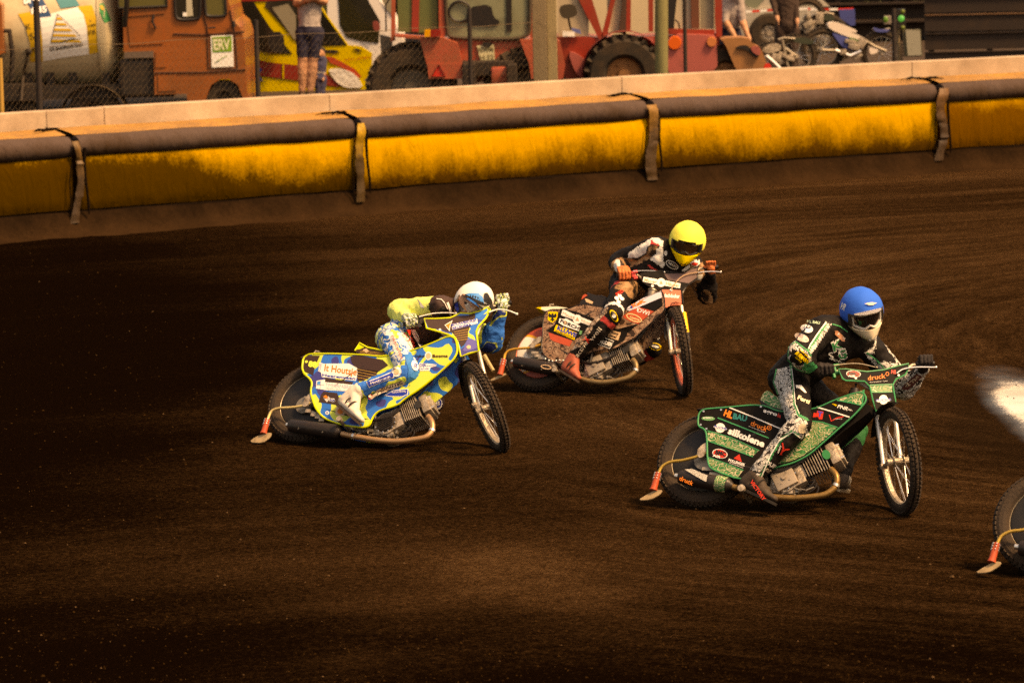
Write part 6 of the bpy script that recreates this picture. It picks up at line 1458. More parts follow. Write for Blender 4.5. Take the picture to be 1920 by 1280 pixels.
# ================================================================== PADDOCK BEHIND THE WALL
def Z2(X, Y): return (400 + X / 4, Y / 4)
def Z3(X, Y): return (800 + X / 4, Y / 4)
def Z4(X, Y): return (1200 + X / 5.3333, Y / 5.3333)
def Z5(X, Y): return (1500 + X / 4.5714, Y / 4.5714)
def ident(X, Y): return (X, Y)
class FP(Plane):
    def __init__(s, D, yaw=0.0, cx=960):
        n = V((sin(RAD(yaw)), -cos(RAD(yaw)), 0)); super().__init__(W(cx, 100, D), n)
def ground_at(px, D):
    p = W(px, 150, D); return V((p.x, p.y, PZ))
def sl(name, F, pts, P, off, t, m, parent, rnd=0, **k): return slab(name, [F(*q) for q in pts], P, off, t, m, parent, rnd=rnd, **k)
glass_dark = mat('dark_window', (.012, .011, .008), .12, spec=.6, coat=.3)
glass_olive = mat('olive_window', (.10, .085, .025), .25, spec=.5)
glass_pale = mat('dusty_window', (.22, .19, .13), .35, spec=.5, dirt=.3, dscale=3)
tyre_m = mat('old_tyre', (.022, .016, .011), .9, dirt=.6, dcol=(.07, .04, .02), dscale=6)
def bwheel(root, c, n, R, wd, hubm, blocks=0, name='wheel', hubr=.5):
    bm = bmesh.new(); k = wd / 2; ring(bm, c, n, R - .06, [(.06, -k * .8), (.06, k * .8), (.02, k), (-.12 * R / .4, k), (-.16 * R / .4, k * .7), (-.16 * R / .4, -k * .7), (-.12 * R / .4, -k), (.02, -k)], 40)
    if blocks:
        x, y = perp(n)
        for i in range(blocks):
            a = 2 * pi * i / blocks; e = x * cos(a) + y * sin(a); t = n.cross(e)
            for s_ in (-1, 1):
                a2 = a + s_ * .04; d = (n * s_ + t * .7).normalized(); add_box(bm, c + e * (R + .012) + n * s_ * k * .45 + t * .02 * s_, (e, d, e.cross(d)), (.035, k * .62, .022))
    ty = finish(name, bm, tyre_m, root, smooth=False)
    bm = bmesh.new(); add_cyl(bm, c - n * k * .5, c + n * k * .45, R * hubr, seg=28); add_cyl(bm, c + n * k * .4, c + n * k * .7, R * .2, R * .16, seg=16)
    for i in range(6): a = i * pi / 3; x, y = perp(n); q = c + (x * cos(a) + y * sin(a)) * R * .32 + n * k * .45; add_cyl(bm, q, q + n * .03, .02, seg=6)
    finish('wheel_rim', bm, hubm, ty, smooth=True); return ty

# ---------------------------------------------------------------- tanker lorry
def lorry():
    D = 52.5; P = FP(D, 0, 200); root = thing('tanker_lorry', ground_at(200, D), 'orange lorry with cream cylindrical tank carrying sailing boat sign, at the left behind the fence', 'lorry')
    org = mat('orange_lorry_paint', (.29, .078, .020), .35, coat=.25, dirt=.55, dscale=2.0, dcol=(.14, .055, .02), bump=.15, bscale=5); drk = mat('chassis_black', (.016, .011, .008), .7, dirt=.5, dscale=5); seam = mat('panel_seam', (.05, .016, .008), .8)
    cab = [(226, -170), (398, -170), (410, -120), (426, -10), (437, 40), (450, 52), (458, 76), (461, 128), (466, 205), (455, 207), (454, 180), (446, 160), (430, 149), (412, 149), (396, 160), (388, 180), (385, 196), (352, 196), (350, 176), (290, 178), (288, 96), (232, 98)]
    c = sl('cab', ident, cab, P, 0, 2.2, org, root)
    for pts in ([(236, 26), (308, 20), (309, 26), (237, 32)], [(240, 50), (306, 46), (306, 82), (244, 86)], [(292, 98), (310, 97), (311, 126), (292, 127)], [(296, 142), (330, 141), (330, 170), (297, 172)]): sl('pressed_panel', ident, pts, P, .012, .03, org, c)
    for pts in ([(379, -20), (381, 30), (388, 50), (391, 128), (444, 130)], [(325, 64), (385, 66), (458, 60)], [(431, 20), (440, 60), (445, 128)], [(290, 137), (384, 136), (460, 131)]):
        tube('door_seam', [P.at(*q, .004) for q in pts], .012, seam, c, 5)
    for pts in ([(218, -60), (312, -62), (313, 12), (222, 16)],):
        sl('window', ident, pts, P, .010, .03, glass_olive, c); tube('window_rubber', [P.at(*q, .012) for q in pts], .022, BLK, c, 6, closed=True)
    for pts in ([(328, -60), (375, -62), (376, 28), (372, 37), (334, 38), (328, 26)], [(381, -60), (416, -60), (425, 26), (420, 31), (390, 31), (385, 24)]):
        w = sl('window', ident, pts, P, .010, .03, glass_dark if pts[0][0] < 340 else glass_olive, c); tube('window_rubber', [P.at(*q, .012) for q in chaikin([V((*q, 0)) for q in pts], 1) for q in [(q.x, q.y)]], .02, BLK, c, 6, closed=True)
    sl('curtain', ident, [(348, -50), (356, -50), (362, 30), (350, 32)], P, .016, .005, mat('pale_curtain', (.42, .38, .28), .8), c); sl('notice', ident, [(343, 24), (350, 24), (350, 31), (343, 31)], P, .018, .004, WHT, c)
    tube('door_handle', [P.at(391, 53, .04), P.at(404, 52, .04)], .012, BLK, c, 6); tube('latch', [P.at(288, 28, .03), P.at(286, 42, .05), P.at(292, 54, .03)], .016, BLK, c, 6); tube('marker_lamp', [P.at(437, 40, .05), P.at(439, 52, .05)], .025, BLK, c, 8)
    sl('door_sign', ident, [(395, 68), (436, 66), (438.5, 125), (397, 127)], P, .016, .008, WHT, c); sl('green_field', ident, [(397.5, 70), (434, 68), (435, 97), (399, 99)], P, .020, .003, mat('leaf_green', (.16, .33, .03), .5), c)
    words('ERV', (401, 94), (432, 92), 20, P_at(P, .024), mat('cream_print2', (.70, .68, .45), .5), c, .03); patch(stripe([(403, 118), (412, 112), (408, 117), (418, 108), (426, 106)], 1.2), P_at(P, .022), mat('leaf_green', (.16, .33, .03), .5), c)
    bwheel(root, P.at(421, 187, -.15), P.n, .26, .22, drk)
    tube('mirror_arm', [P.at(236, -60, .2), P.at(238, 5, .22), P.at(234, 50, .1)], .035, BLK, root, 8)
    # tank: a lying cylinder with a dished front end
    ax = V((1, 0, .012)).normalized(); cc = P.at(40, 52, -.78); R = .80; x0 = P.at(-260, 52, -.78); x1 = P.at(196, 52, -.78)
    bm = bmesh.new(); add_tube(bm, [x0, x1, x1 + ax * .08, x1 + ax * .16, x1 + ax * .22, x1 + ax * .25], [R, R, R * .97, R * .86, R * .6, .05], 56)
    cream = mat('cream_tank_paint', (.48, .39, .25), .42, dirt=.5, dscale=1.6, dcol=(.22, .13, .06)); bvh = BVHTree.FromBMesh(bm); tk = finish('tank', bm, cream, root, smooth=True)
    bm = bmesh.new()
    for xx in (10, 196): q = P.at(xx, 52, -.78); ring(bm, q, ax, R, [(-.01, -.02), (.015, -.02), (.015, .02), (-.01, .02)], 56)
    finish('tank_band', bm, cream, tk, smooth=True)
    at = lambda o: on_body(bvh, o); yb = mat('signal_yellow', (.62, .36, .03), .5)
    patch([Z1b(*q) for q in [(300, 130), (450, 85), (620, 45), (650, 200), (668, 408), (500, 430), (322, 462), (318, 300)]], at(.008), WHT, tk, 'sign', sub=2)
    patch([Z1b(*q) for q in [(135, 105), (230, 90), (290, 150), (318, 300), (322, 462), (225, 468), (225, 330), (190, 200)]], at(.008), yb, tk, 'sign', sub=2); patch([Z1b(*q) for q in [(580, 50), (690, 40), (735, 180), (758, 390), (668, 408), (650, 200), (625, 110)]], at(.009), yb, tk, 'sign', sub=2)
    for k in range(5):
        y0 = 130 + 42 * k; xl = 425 - 9 * k; xr = 455 + 35 * k; patch([Z1b(xl, y0), Z1b(xr, y0 + 4), Z1b(xr + 16, y0 + 22), Z1b(xl - 5, y0 + 20)], at(.014), yb, tk, 'sail_stripe', sub=1)
    for pts in ([(430, 105), (415, 180), (400, 240), (382, 318)], [(432, 108), (500, 170), (560, 230), (600, 275)], [(382, 322), (470, 318), (530, 300), (610, 290)], [(470, 312), (560, 292)]): patch(stripe([Z1b(*q) for q in pts], 1.1), at(.016), BLKP, tk, 'sail_line', sub=1)
    words('KSE Baustoffhandel GmbH', Z1b(376, 384), Z1b(622, 350), 7.5, at(.014), BLKP, tk, .02); words('K', Z1b(200, 225), Z1b(235, 218), 11, at(.014), BLKP, tk, .0); words('S', Z1b(228, 300), Z1b(260, 292), 12, at(.014), BLKP, tk, 0); words('E', Z1b(245, 390), Z1b(275, 386), 9, at(.014), BLKP, tk, 0)
    words('57 85 12', Z1b(662, 262), Z1b(748, 248), 8, at(.014), BLKP, tk, .02); words('Tel.', Z1b(672, 168), Z1b(690, 162), 4, at(.014), BLKP, tk, 0); words('03883', Z1b(665, 205), Z1b(718, 195), 4.5, at(.014), BLKP, tk, .01)
    patch([Z1b(*q) for q in [(160, -60), (290, -60), (340, 30), (386, 122), (285, 136), (215, 40)]], at(.009), mat('navy_sign', (.02, .06, .14), .5), tk, 'sign', sub=2); words('#45', Z1b(232, 100), Z1b(352, 92), 12, at(.015), WHT, tk, .04); words('BHS', Z1b(180, 30), Z1b(300, 12), 16, at(.015), WHT, tk, .04)
    patch([Z1b(*q) for q in [(395, -50), (540, -50), (600, 45), (455, 64)]], at(.009), mat('teal_sign', (.05, .22, .24), .5), tk, 'sign', sub=1); patch([Z1b(*q) for q in [(722, 36), (775, 24), (838, 156), (785, 172), (755, 110)]], at(.009), mat('bright_green_sign', (.02, .25, .08), .5), tk, 'sign', sub=1); patch([Z1b(*q) for q in [(748, 45), (768, 40), (782, 72), (764, 78)]], at(.013), yb, tk, 'sign')
    bm = bmesh.new(); q = at(.0)(12, 58); add_tube(bm, [q + V((-.2, -.05, 0)), q + V((.05, -.08, 0)), q + V((.08, -.08, -.3)), q + V((.05, -.05, -.65))], .035, 8); add_tube(bm, [at(0)(54, 97) + V((0, -.05, 0)), at(0)(46, 140) + V((0, -.12, 0)), P.at(40, 190, .1)], .02, 8); add_ell(bm, at(0)(54, 97) + V((0, -.04, 0)), AX, (.045, .03, .045)); finish('discharge_hose', bm, drk, tk, smooth=True)
    # chassis, mudguard, rear wheels
    box('chassis', P.at(120, 168, -.7), AX, (1.5, .6, .09), drk, root); box('fuel_tank', P.at(262, 145, -.35), AX, (.24, .3, .24), drk, root, bevel=.04); box('battery_box', P.at(35, 172, -.3), AX, (.35, .25, .12), drk, root, bevel=.02)
    for xx in (60, 100, 142, 204): box('tank_saddle', P.at(xx, 152, -.55), AX, (.05, .35, .13), drk, root)
    bm = bmesh.new(); rows = []; c0 = P.at(178, 218, -.2)
    for k in range(15): a = pi * k / 14; rows.append([bm.verts.new(c0 + V((cos(a) * .44, y, sin(a) * .42))) for y in (-.2, .3)])
    for k in range(14): bm.faces.new((rows[k][0], rows[k][1], rows[k + 1][1], rows[k + 1][0]))
    bmesh.ops.solidify(bm, geom=bm.faces[:], thickness=.02); finish('mudguard', bm, mat('dusty_mudguard', (.13, .09, .055), .6, dirt=.4, dscale=4), root, smooth=True)
    bwheel(root, P.at(178, 216, -.25), P.n, .36, .26, drk); bwheel(root, P.at(20, 215, -.25), P.n, .36, .26, drk)
    sl('rear_panel', ident, [(-60, -50), (3, 10), (6, 100), (-60, 130)], P, .25, .3, org, root)
def Z1b(X, Y): return (X / 4, Y / 4)
def P_at(P, off): return lambda x, y: P.at(x, y, off)
lorry()

# ---------------------------------------------------------------- ambulance
def ambulance():
    D = 56.0; P = FP(D, 0, 600); root = thing('ambulance', ground_at(600, D), 'yellow ambulance with a dark red side stripe, parked behind the standing man', 'ambulance')
    ye = mat('ambulance_yellow', (.56, .40, .010), .35, dirt=.12, dscale=3, coat=.2); re = mat('ambulance_red', (.22, .018, .010), .45)
    bd = [(100, -500), (380, -480), (640, -220), (860, 130), (1012, 342), (1110, 352), (1190, 402), (1186, 560), (1130, 600), (1195, 690), (1100, 700), (1060, 745), (560, 740), (240, 700), (225, 640), (100, 640)]
    b = sl('body', Z2, bd, P, 0, .12, ye, root); sl('far_side', Z2, [(q[0] - 45, q[1] + 12) for q in bd], P, -1.5, .1, ye, root)
    sl('side_window', Z2, [(120, -200), (160, -220), (330, 60), (420, 200), (590, 405), (400, 395), (230, 360), (120, 330)], P, .012, .03, glass_dark, b); sl('windscreen', Z2, [(385, 45), (520, -180), (640, -200), (850, 135), (1000, 338), (830, 345), (640, 330)], P, .012, .03, glass_dark, b)
    sl('windscreen_reflection', Z2, [(440, 60), (560, 30), (620, 120), (620, 300), (600, 290)], P, .018, .004, glass_pale, b); sl('door_mirror', Z2, [(410, 245), (520, 240), (540, 400), (420, 390)], P, .22, .12, BLK, b, rnd=1)
    sl('roof_stripe', Z2, [(170, -5), (600, -12), (600, 0), (380, 12), (180, 12)], P, .014, .01, re, b)
    sl('red_stripe', Z2, [(225, 430), (430, 470), (620, 490), (800, 520), (960, 640), (940, 655), (640, 605), (520, 590), (350, 570), (225, 540)], P, .014, .01, re, b); sl('stripe_gap', Z2, [(520, 470), (530, 472), (530, 592), (518, 590)], P, .026, .004, ye, b)
    sl('bonnet_stripe', Z2, [(845, 425), (900, 432), (1060, 520), (1110, 575), (1080, 590), (990, 520), (880, 475)], P, .016, .01, mat('ambulance_orange_red', (.40, .05, .02), .45), b)
    sl('headlight', Z2, [(860, 522), (940, 512), (1040, 540), (1095, 595), (1125, 660), (1000, 662), (930, 625), (890, 575)], P, .03, .05, mat('headlamp_glass', (.80, .76, .68), .18, .2, bump=.8, bscale=10, coat=.6), b, rnd=1)
    sl('wiper_recess', Z2, [(830, 378), (910, 375), (950, 392), (900, 400), (835, 395)], P, .016, .01, BLK, b); sl('badge_strip', Z2, [(1050, 362), (1090, 370), (1120, 388), (1080, 385)], P, .016, .01, BLK, b)
    words('REKLAMEN', Z2(985, 462), Z2(1185, 440), 5, P_at(P, .016), mat('ambulance_orange_red', (.4, .05, .02), .45), b, 0)
    bs = mat('blue_emblem', (.02, .05, .25), .5); o = sl('star_of_life', Z2, [(240, 480), (300, 470), (330, 500), (368, 520), (345, 560), (372, 610), (310, 600), (300, 660), (262, 640), (265, 580), (235, 540)], P, .018, .01, bs, b); tube('serpent_staff', [P.at(*Z2(x, y), .03) for x, y in ((300, 480), (288, 530), (302, 570), (292, 640))], .02, WHT, o, 6)
    sl('red_reflector', Z2, [(225, 235), (262, 262), (275, 350), (232, 355)], P, .02, .03, re, b); sl('tail_flap', Z2, [(205, 440), (262, 450), (262, 490), (215, 485)], P, .05, .04, ALU, b)
    bwheel(root, P.at(*Z2(1000, 860), .02), P.n, .33, .2, BLK); bwheel(root, P.at(*Z2(600, 860), .02), P.n, .33, .2, BLK); sl('bumper', Z2, [(1080, 690), (1195, 692), (1230, 600), (1250, 560), (1180, 560)], P, -.05, .5, BLK, root)
ambulance()
def van():
    D = 59.5; P = FP(D, 0, 650); root = thing('white_van', ground_at(690, D), 'white van half hidden between the yellow ambulance and the red tractor', 'van')
    wm = mat('van_white', (.66, .60, .55), .35, dirt=.1, dscale=3)
    b = sl('body', Z2, [(860, -500), (1200, -420), (1240, 0), (1340, 120), (1420, 300), (1400, 620), (850, 560)], P, 0, 1.7, wm, root); sl('side_window', Z2, [(925, -200), (1080, -180), (1170, 20), (1250, 160), (1240, 325), (1110, 310), (1000, 282), (950, 190)], P, .012, .03, glass_dark, b)
    sl('windscreen', Z2, [(1215, -100), (1340, 10), (1340, 120), (1290, 60)], P, .014, .03, glass_pale, b); sl('driver_door_mirror', Z2, [(1190, 160), (1240, 165), (1255, 230), (1205, 235)], P, .2, .1, mat('dull_red_plastic', (.2, .04, .03), .5), b, rnd=1)
van()

# ---------------------------------------------------------------- standing man
def bystander():
    D = 53.2; J_ = {}; w = lambda X, Y, d=0.0: W(*Z2(X, Y), D + d); root = thing('person', ground_at(582, D), 'man in grey T-shirt and navy shorts standing with folded arms behind the wall', 'person')
    J_['pelvis'] = w(722, 235); J_['hipR'] = w(672, 250); J_['hipL'] = w(775, 250); J_['chest'] = w(722, 20); J_['neck'] = w(722, -80); J_['shR'] = w(645, -60); J_['shL'] = w(805, -60); J_['elR'] = w(625, 25, -.08); J_['elL'] = w(835, 15, -.08); J_['wrR'] = w(735, -5, -.24); J_['wrL'] = w(715, -25, -.22)
    J_['knR'] = w(668, 470); J_['knL'] = w(745, 465); J_['anR'] = w(668, 715); J_['anL'] = w(728, 700, -.02); J_['head'] = w(722, -120)
    skin = mat('skin', (.42, .20, .11), .55); gs = mat('grey_tshirt', (.30, .25, .23), .85, bump=.5, bscale=10); ns = mat('navy_shorts', (.016, .014, .030), .85, bump=.4, bscale=12)
    def paint(nm, t, p, n):
        x, y = proj(p)
        if nm in ('farmR', 'farmL', 'neck') or (nm in ('uarmR', 'uarmL') and t > .7): return 0
        if nm in ('shinR', 'shinL'): return 0 if t > .0 else 2
        if y > 50: return 2 if y < 109 else 0
        return 1
    make_body(root, None, J_, [skin, gs, ns], paint, wrinkle=.008, thick=dict(torso=.155, hip=.135, sh=.075, ua=.05, el=.045, wr=.034, th=.092, kn=.062, sn=.062, an=.040))
    for s_, X in (('R', 662), ('L', 742)): boot(root, J_['an' + s_], W(*Z2(X, 742), D + .06), W(*Z2(X + 6, 752), D - .18), mat('sandal', (.10, .06, .04), .7), BLK, name='shoe', w=.04)
    for s_ in 'RL':
        bm = bmesh.new(); q = J_['wr' + s_]; d = (q - J_['el' + s_]).normalized(); capsule(bm, q, q + d * .06, .036, .034)
        for k in range(4): capsule(bm, q + d * .06 + V((0, 0, .02 - .016 * k)), q + d * .13 + V((0, .015, .02 - .016 * k)), .011, .009, seg=8)
        capsule(bm, q + d * .02 + V((0, 0, .03)), q + d * .07 + V((0, -.01, .055)), .012, .010, seg=8); fuse('hand', bm, root, [skin], voxel=.006, smooth=2)
    bm = bmesh.new(); h = w(722, -190); add_ell(bm, h, AX, (.078, .095, .115)); capsule(bm, h + V((0, -.06, -.05)), h + V((0, -.05, -.075)), .05, .045); capsule(bm, h + V((0, -.095, .01)), h + V((0, -.112, -.018)), .012, .016, seg=8); add_ell(bm, h + V((.08, .01, 0)), AX, (.012, .02, .03)); add_ell(bm, h + V((-.08, .01, 0)), AX, (.012, .02, .03)); hd, _ = fuse('head', bm, root, [skin], voxel=.007, smooth=2)
    bm = bmesh.new(); add_ell(bm, h + V((0, .018, .03)), AX, (.085, .095, .10)); finish('hair', bm, mat('brown_hair', (.05, .028, .014), .8), hd, smooth=True)
    bm = bmesh.new()
    for s_ in (-1, 1): add_ell(bm, h + V((.03 * s_, -.088, .012)), AX, (.013, .010, .009))
    finish('eyes', bm, mat('eye_white', (.6, .55, .5), .3), hd, smooth=True)
bystander()
def child():
    D = 54.2; J_ = {}; w = lambda X, Y, d=0.0: W(*Z2(X, Y), D + d); root = thing('person', ground_at(598, D), 'small child in dark blue, mostly hidden behind the legs of the standing man', 'person')
    J_['pelvis'] = w(800, 590); J_['hipR'] = w(785, 600); J_['hipL'] = w(820, 600); J_['chest'] = w(800, 490); J_['neck'] = w(800, 440); J_['shR'] = w(772, 460); J_['shL'] = w(826, 460); J_['elR'] = w(770, 530); J_['elL'] = w(826, 540); J_['wrR'] = w(775, 580, -.05); J_['wrL'] = w(820, 600, -.05); J_['knR'] = w(788, 680); J_['knL'] = w(816, 680); J_['anR'] = w(790, 750); J_['anL'] = w(815, 750); J_['head'] = w(800, 425)
    m1 = mat('child_navy', (.04, .04, .085), .85); m2 = mat('child_stripe', (.30, .26, .24), .85); sk = mat('skin', (.42, .20, .11), .55)
    make_body(root, None, J_, [m1, m2, sk], lambda nm, t, p, n: 1 if nm in ('chest',) and 135 < proj(p)[1] < 142 else (2 if nm.startswith('farm') else 0), wrinkle=.004, thick=dict(torso=.085, hip=.075, sh=.05, ua=.036, el=.034, wr=.026, th=.056, kn=.045, sn=.042, an=.036))
    bm = bmesh.new(); h = w(802, 405); add_ell(bm, h, AX, (.07, .08, .09)); capsule(bm, h + V((0, -.08, 0)), h + V((0, -.088, -.015)), .01, .012, seg=8); hd, _ = fuse('head', bm, root, [mat('skin', (.42, .2, .11), .55)], voxel=.006, smooth=2); bm = bmesh.new(); add_ell(bm, h + V((0, .012, .02)), AX, (.076, .08, .085)); finish('hair', bm, mat('dark_hair', (.015, .010, .008), .8), hd, smooth=True)
child()

# ---------------------------------------------------------------- tractors
def tractor_a():
    D = 52.5; P = FP(D, 0, 880); root = thing('tractor', ground_at(880, D), 'red tractor seen from behind, number plate under its big window, left of the concrete post', 'tractor', 'red tractors behind the wall')
    rd = mat('faded_tractor_red', (.40, .075, .042), .4, coat=.2, dirt=.6, dscale=3, dcol=(.20, .07, .03), bump=.1, bscale=5); rd2 = mat('dark_tractor_red', (.25, .03, .018), .5, dirt=.3, dscale=3)
    c = sl('cab_panel', ident, [(832, 72), (1000, 74), (1003, 150), (992, 152), (985, 118), (962, 118), (955, 150), (868, 158), (860, 118), (858, 84)], P, 0, .5, rd, root)
    for nm, pts in (('cab_pillar', [(735, -160), (742, -160), (741, 76), (733, 80)]), ('cab_pillar', [(822, -160), (836, -160), (835, 62), (832, 78), (823, 66)]), ('cab_pillar', [(993, -160), (1004, -160), (1002, 80), (994, 76)])): sl(nm, ident, pts, P, .02, .08, rd, root)
    fr = [(834, -150), (992, -150), (994, 50), (990, 68), (960, 74), (850, 72), (836, 62)]; g = sl('rear_window', ident, fr, P, .01, .02, mat('tractor_glass', (.20, .20, .12), .3, spec=.5, dirt=.4, dscale=2.5), root, rnd=1); tube('window_frame', chaikin([P.at(*q, .025) for q in fr], 2), .028, mat('window_rubber', (.05, .035, .02), .7), g, 6, closed=True)
    sl('side_window', ident, [(744, -150), (820, -150), (820, 56), (790, 62), (746, 60)], P, -.05, .02, mat('green_window', (.10, .12, .045), .3), root); sl('window_bar', ident, [(775, -150), (790, -150), (785, 60), (772, 60)], P, -.03, .04, rd2, root)
    sl('driver_seat', ident, [(878, 14), (920, 8), (926, 34), (938, 40), (932, 50), (872, 48)], P, .03, .03, BLK, root, rnd=1); tube('steering_wheel', [P.at(862 + 20 * cos(t), 22 + 19 * sin(t), .035) for t in (2 * pi * i / 20 for i in range(20))], .018, BLK, root, 6, closed=True); sl('dark_bracket', ident, [(948, -100), (958, -100), (960, 60), (950, 60)], P, .028, .01, BLK, root)
    f = sl('fender', ident, [(740, 66), (793, 70), (826, 70), (858, 82), (867, 120), (867, 147), (804, 147), (800, 120), (787, 74), (742, 70)], P, .35, .5, rd, root); sl('fender_lower', ident, [(801, 120), (867, 120), (867, 148), (804, 148)], P, .37, .03, rd, f)
    sl('reflector_triangle', ident, [(822.5, 121), (835, 144), (809.5, 144)], P, .385, .01, mat('reflector_red', (.55, .03, .02), .35), f); tube('triangle_frame', [P.at(*q, .39) for q in ((822.5, 121), (835, 144), (809.5, 144))], .010, mat('dark_red_frame', (.12, .01, .008), .5), f, 4, closed=True)
    for x0, x1, m in ((796, 807, mat('amber_lamp', (.7, .30, .02), .3)), (807, 826, mat('dark_red_lamp', (.25, .015, .01), .3))): sl('tail_lamp', ident, [(x0, 57), (x1, 56), (x1, 69), (x0, 70)], P, .42, .1, m, root)
    bwheel(root, P.at(772, 165, .05), P.n, .55, .5, mat('dusty_hub', (.13, .10, .07), .7, dirt=.3), 22); bwheel(root, P.at(985, 165, -.1), P.n, .50, .5, mat('dusty_hub', (.13, .10, .07), .7, dirt=.3), 22)
    n_ = sl('number_plate', ident, [(894, 86), (926, 84), (928, 114), (901, 116)], P, .03, .02, mat('cream_plate', (.55, .50, .30), .5, dirt=.3, dscale=12), root); words('NWM', (897, 99), (925, 97), 10, P_at(P, .034), mat('faded_print', (.20, .17, .08), .6), n_, .02); words('H 52', (901, 113), (926, 111), 9, P_at(P, .034), mat('faded_print', (.2, .17, .08), .6), n_, .02); sl('plate_lamp', ident, [(903, 80), (924, 80), (920, 88), (908, 89)], P, .05, .05, BLK, root, rnd=1)
    box('hitch_frame', P.at(905, 128, .1), AX, (.42, .15, .10), mat('greasy_black', (.02, .013, .009), .6, dirt=.5), root, bevel=.02); box('hitch_arm', P.at(880, 150, .25), AX, (.09, .2, .22), mat('greasy_black', (.02, .013, .009), .6), root, bevel=.02); box('hitch_arm', P.at(960, 150, .25), AX, (.07, .2, .22), mat('greasy_black', (.02, .013, .009), .6), root, bevel=.02)
    box('axle_housing', P.at(938, 142, .18), AX, (.12, .15, .12), rd, root, bevel=.04, smooth=True); sl('right_fender', ident, [(975, 76), (1000, 74), (1002, 148), (996, 148), (992, 120)], P, .3, .4, rd, root); sl('right_fender_edge', ident, [(1045, 75), (1050, 78), (1060, 122), (1056, 148), (1046, 150)], P, .2, .3, rd, root)
    tube('mirror_bracket', [P.at(724, 60, .1), P.at(723, 10, .1), P.at(733, -6, .1)], .012, BLK, root, 6); sl('step', ident, [(712, 66), (735, 72), (735, 150), (718, 150)], P, -.1, .2, mat('dusty_hub', (.13, .10, .07), .7), root)
tractor_a()
def tractor_b():
    D = 55.0; P = FP(D, 0, 1200); root = thing('tractor', ground_at(1200, D), 'dark red tractor standing side on between the concrete post and the parked motorbikes', 'tractor', 'red tractors behind the wall')
    rd = mat('dark_tractor_red2', (.27, .028, .016), .4, coat=.2, dirt=.55, dscale=3, dcol=(.22, .06, .03), bump=.1, bscale=5); pk = mat('dusty_pink_red', (.36, .085, .07), .6, dirt=.3, dscale=3); ru = mat('rust_brown', (.30, .13, .05), .7, dirt=.4, dscale=4)
    b = sl('body', Z3, [(730, 280), (1220, 275), (1330, 290), (2200, 250), (2180, 620), (985, 690), (930, 600)], P, 0, .9, rd, root)
    for pts in ([(1130, -300), (1150, -300), (1330, 290), (1290, 295), (1140, 0)], [(1440, -300), (1480, -300), (1350, 290), (1305, 295), (1380, 0)], [(1490, -300), (1535, -300), (1530, 240), (1495, 240)], [(1660, -300), (1700, -300), (1700, 240), (1665, 240)]): sl('cab_pillar', Z3, pts, P, .02, .10, rd, root)
    for pts in ([(745, -300), (825, -300), (820, 370), (765, 372), (750, 200)], [(505, -300), (590, -300), (595, 290), (515, 290)]): sl('cab_pillar', Z4, pts, P, .03, .10, rd if pts[0][0] > 700 else mat('brown_pillar', (.12, .04, .02), .6), root)
    sl('cab_sill', Z4, [(275, 290), (745, 300), (745, 345), (275, 350)], P, .05, .1, rd, root)
    sl('window', Z3, [(1345, -200), (1480, -200), (1470, 250), (1360, 250)], P, -.04, .01, mat('beige_glass', (.42, .33, .22), .4), root, rnd=1); sl('window', Z3, [(985, -200), (1140, -200), (1215, 150), (1215, 270), (985, 275)], P, -.04, .01, mat('beige_glass', (.42, .33, .22), .4), root); sl('window', Z4, [(280, -200), (505, -200), (515, 290), (285, 290)], P, -.04, .01, mat('beige_glass2', (.48, .40, .28), .4), root); sl('window', Z4, [(600, -200), (740, -200), (740, 290), (605, 290)], P, -.04, .01, glass_pale, root)
    sl('cab_post_dark', Z4, [(285, -300), (400, -300), (345, 200), (340, 295), (278, 290), (280, 100)], P, .04, .08, BLK, root); sl('dark_window_edge', Z3, [(1470, -100), (1500, 0), (1495, 255), (1440, 250), (1465, 60)], P, .03, .06, mat('brown_shadowed_trim', (.06, .028, .016), .7), root)
    sl('mirror', Z3, [(1010, 40), (1110, 32), (1135, 100), (1100, 135), (1020, 145), (990, 85)], P, .3, .08, mat('dusty_black', (.05, .035, .02), .6), root, rnd=1); tube('mirror_stalk', [P.at(*Z3(1062, 140), .28), P.at(*Z3(1080, 220), .1)], .015, BLK, root, 6); tube('marker_rod', [P.at(*Z4(350, 200), .1), P.at(*Z4(385, 230), .12), P.at(*Z4(395, 290), .1)], .012, BLK, root, 6)
    sl('dashboard_box', Z3, [(1020, 235), (1110, 242), (1110, 275), (1020, 275)], P, .06, .03, WHT, root); sl('blue_cloth', Z3, [(1070, 205), (1150, 225), (1160, 260), (1100, 240)], P, .05, .02, mat('faded_blue', (.10, .12, .30), .7), root)
    bwheel(root, P.at(*Z3(1480, 560), .15), P.n, .50, .45, ru, 22); bm = bmesh.new(); rows = []; c0 = P.at(*Z3(1480, 560), .1)
    for k in range(17): a = RAD(-5 + 190 * k / 16); rows.append([bm.verts.new(c0 + V((cos(a) * .58, y, sin(a) * .60))) for y in (-.22, .3)])
    for k in range(16): bm.faces.new((rows[k][0], rows[k][1], rows[k + 1][1], rows[k + 1][0]))
    bmesh.ops.solidify(bm, geom=bm.faces[:], thickness=.03); finish('fender', bm, pk, root, smooth=True)
    sl('fender_flare', Z3, [(1060, 390), (1130, 400), (1240, 500), (1262, 610), (1180, 612), (1110, 540)], P, .12, .12, pk, root, rnd=1); sl('bonnet_side', Z3, [(1540, 285), (1700, 282), (1705, 400), (1640, 380)], P, .03, .05, pk, root)
    sl('bonnet', Z4, [(275, 345), (740, 350), (765, 380), (778, 740), (480, 760), (440, 770), (275, 780)], P, .25, .9, pk, root, rnd=1)
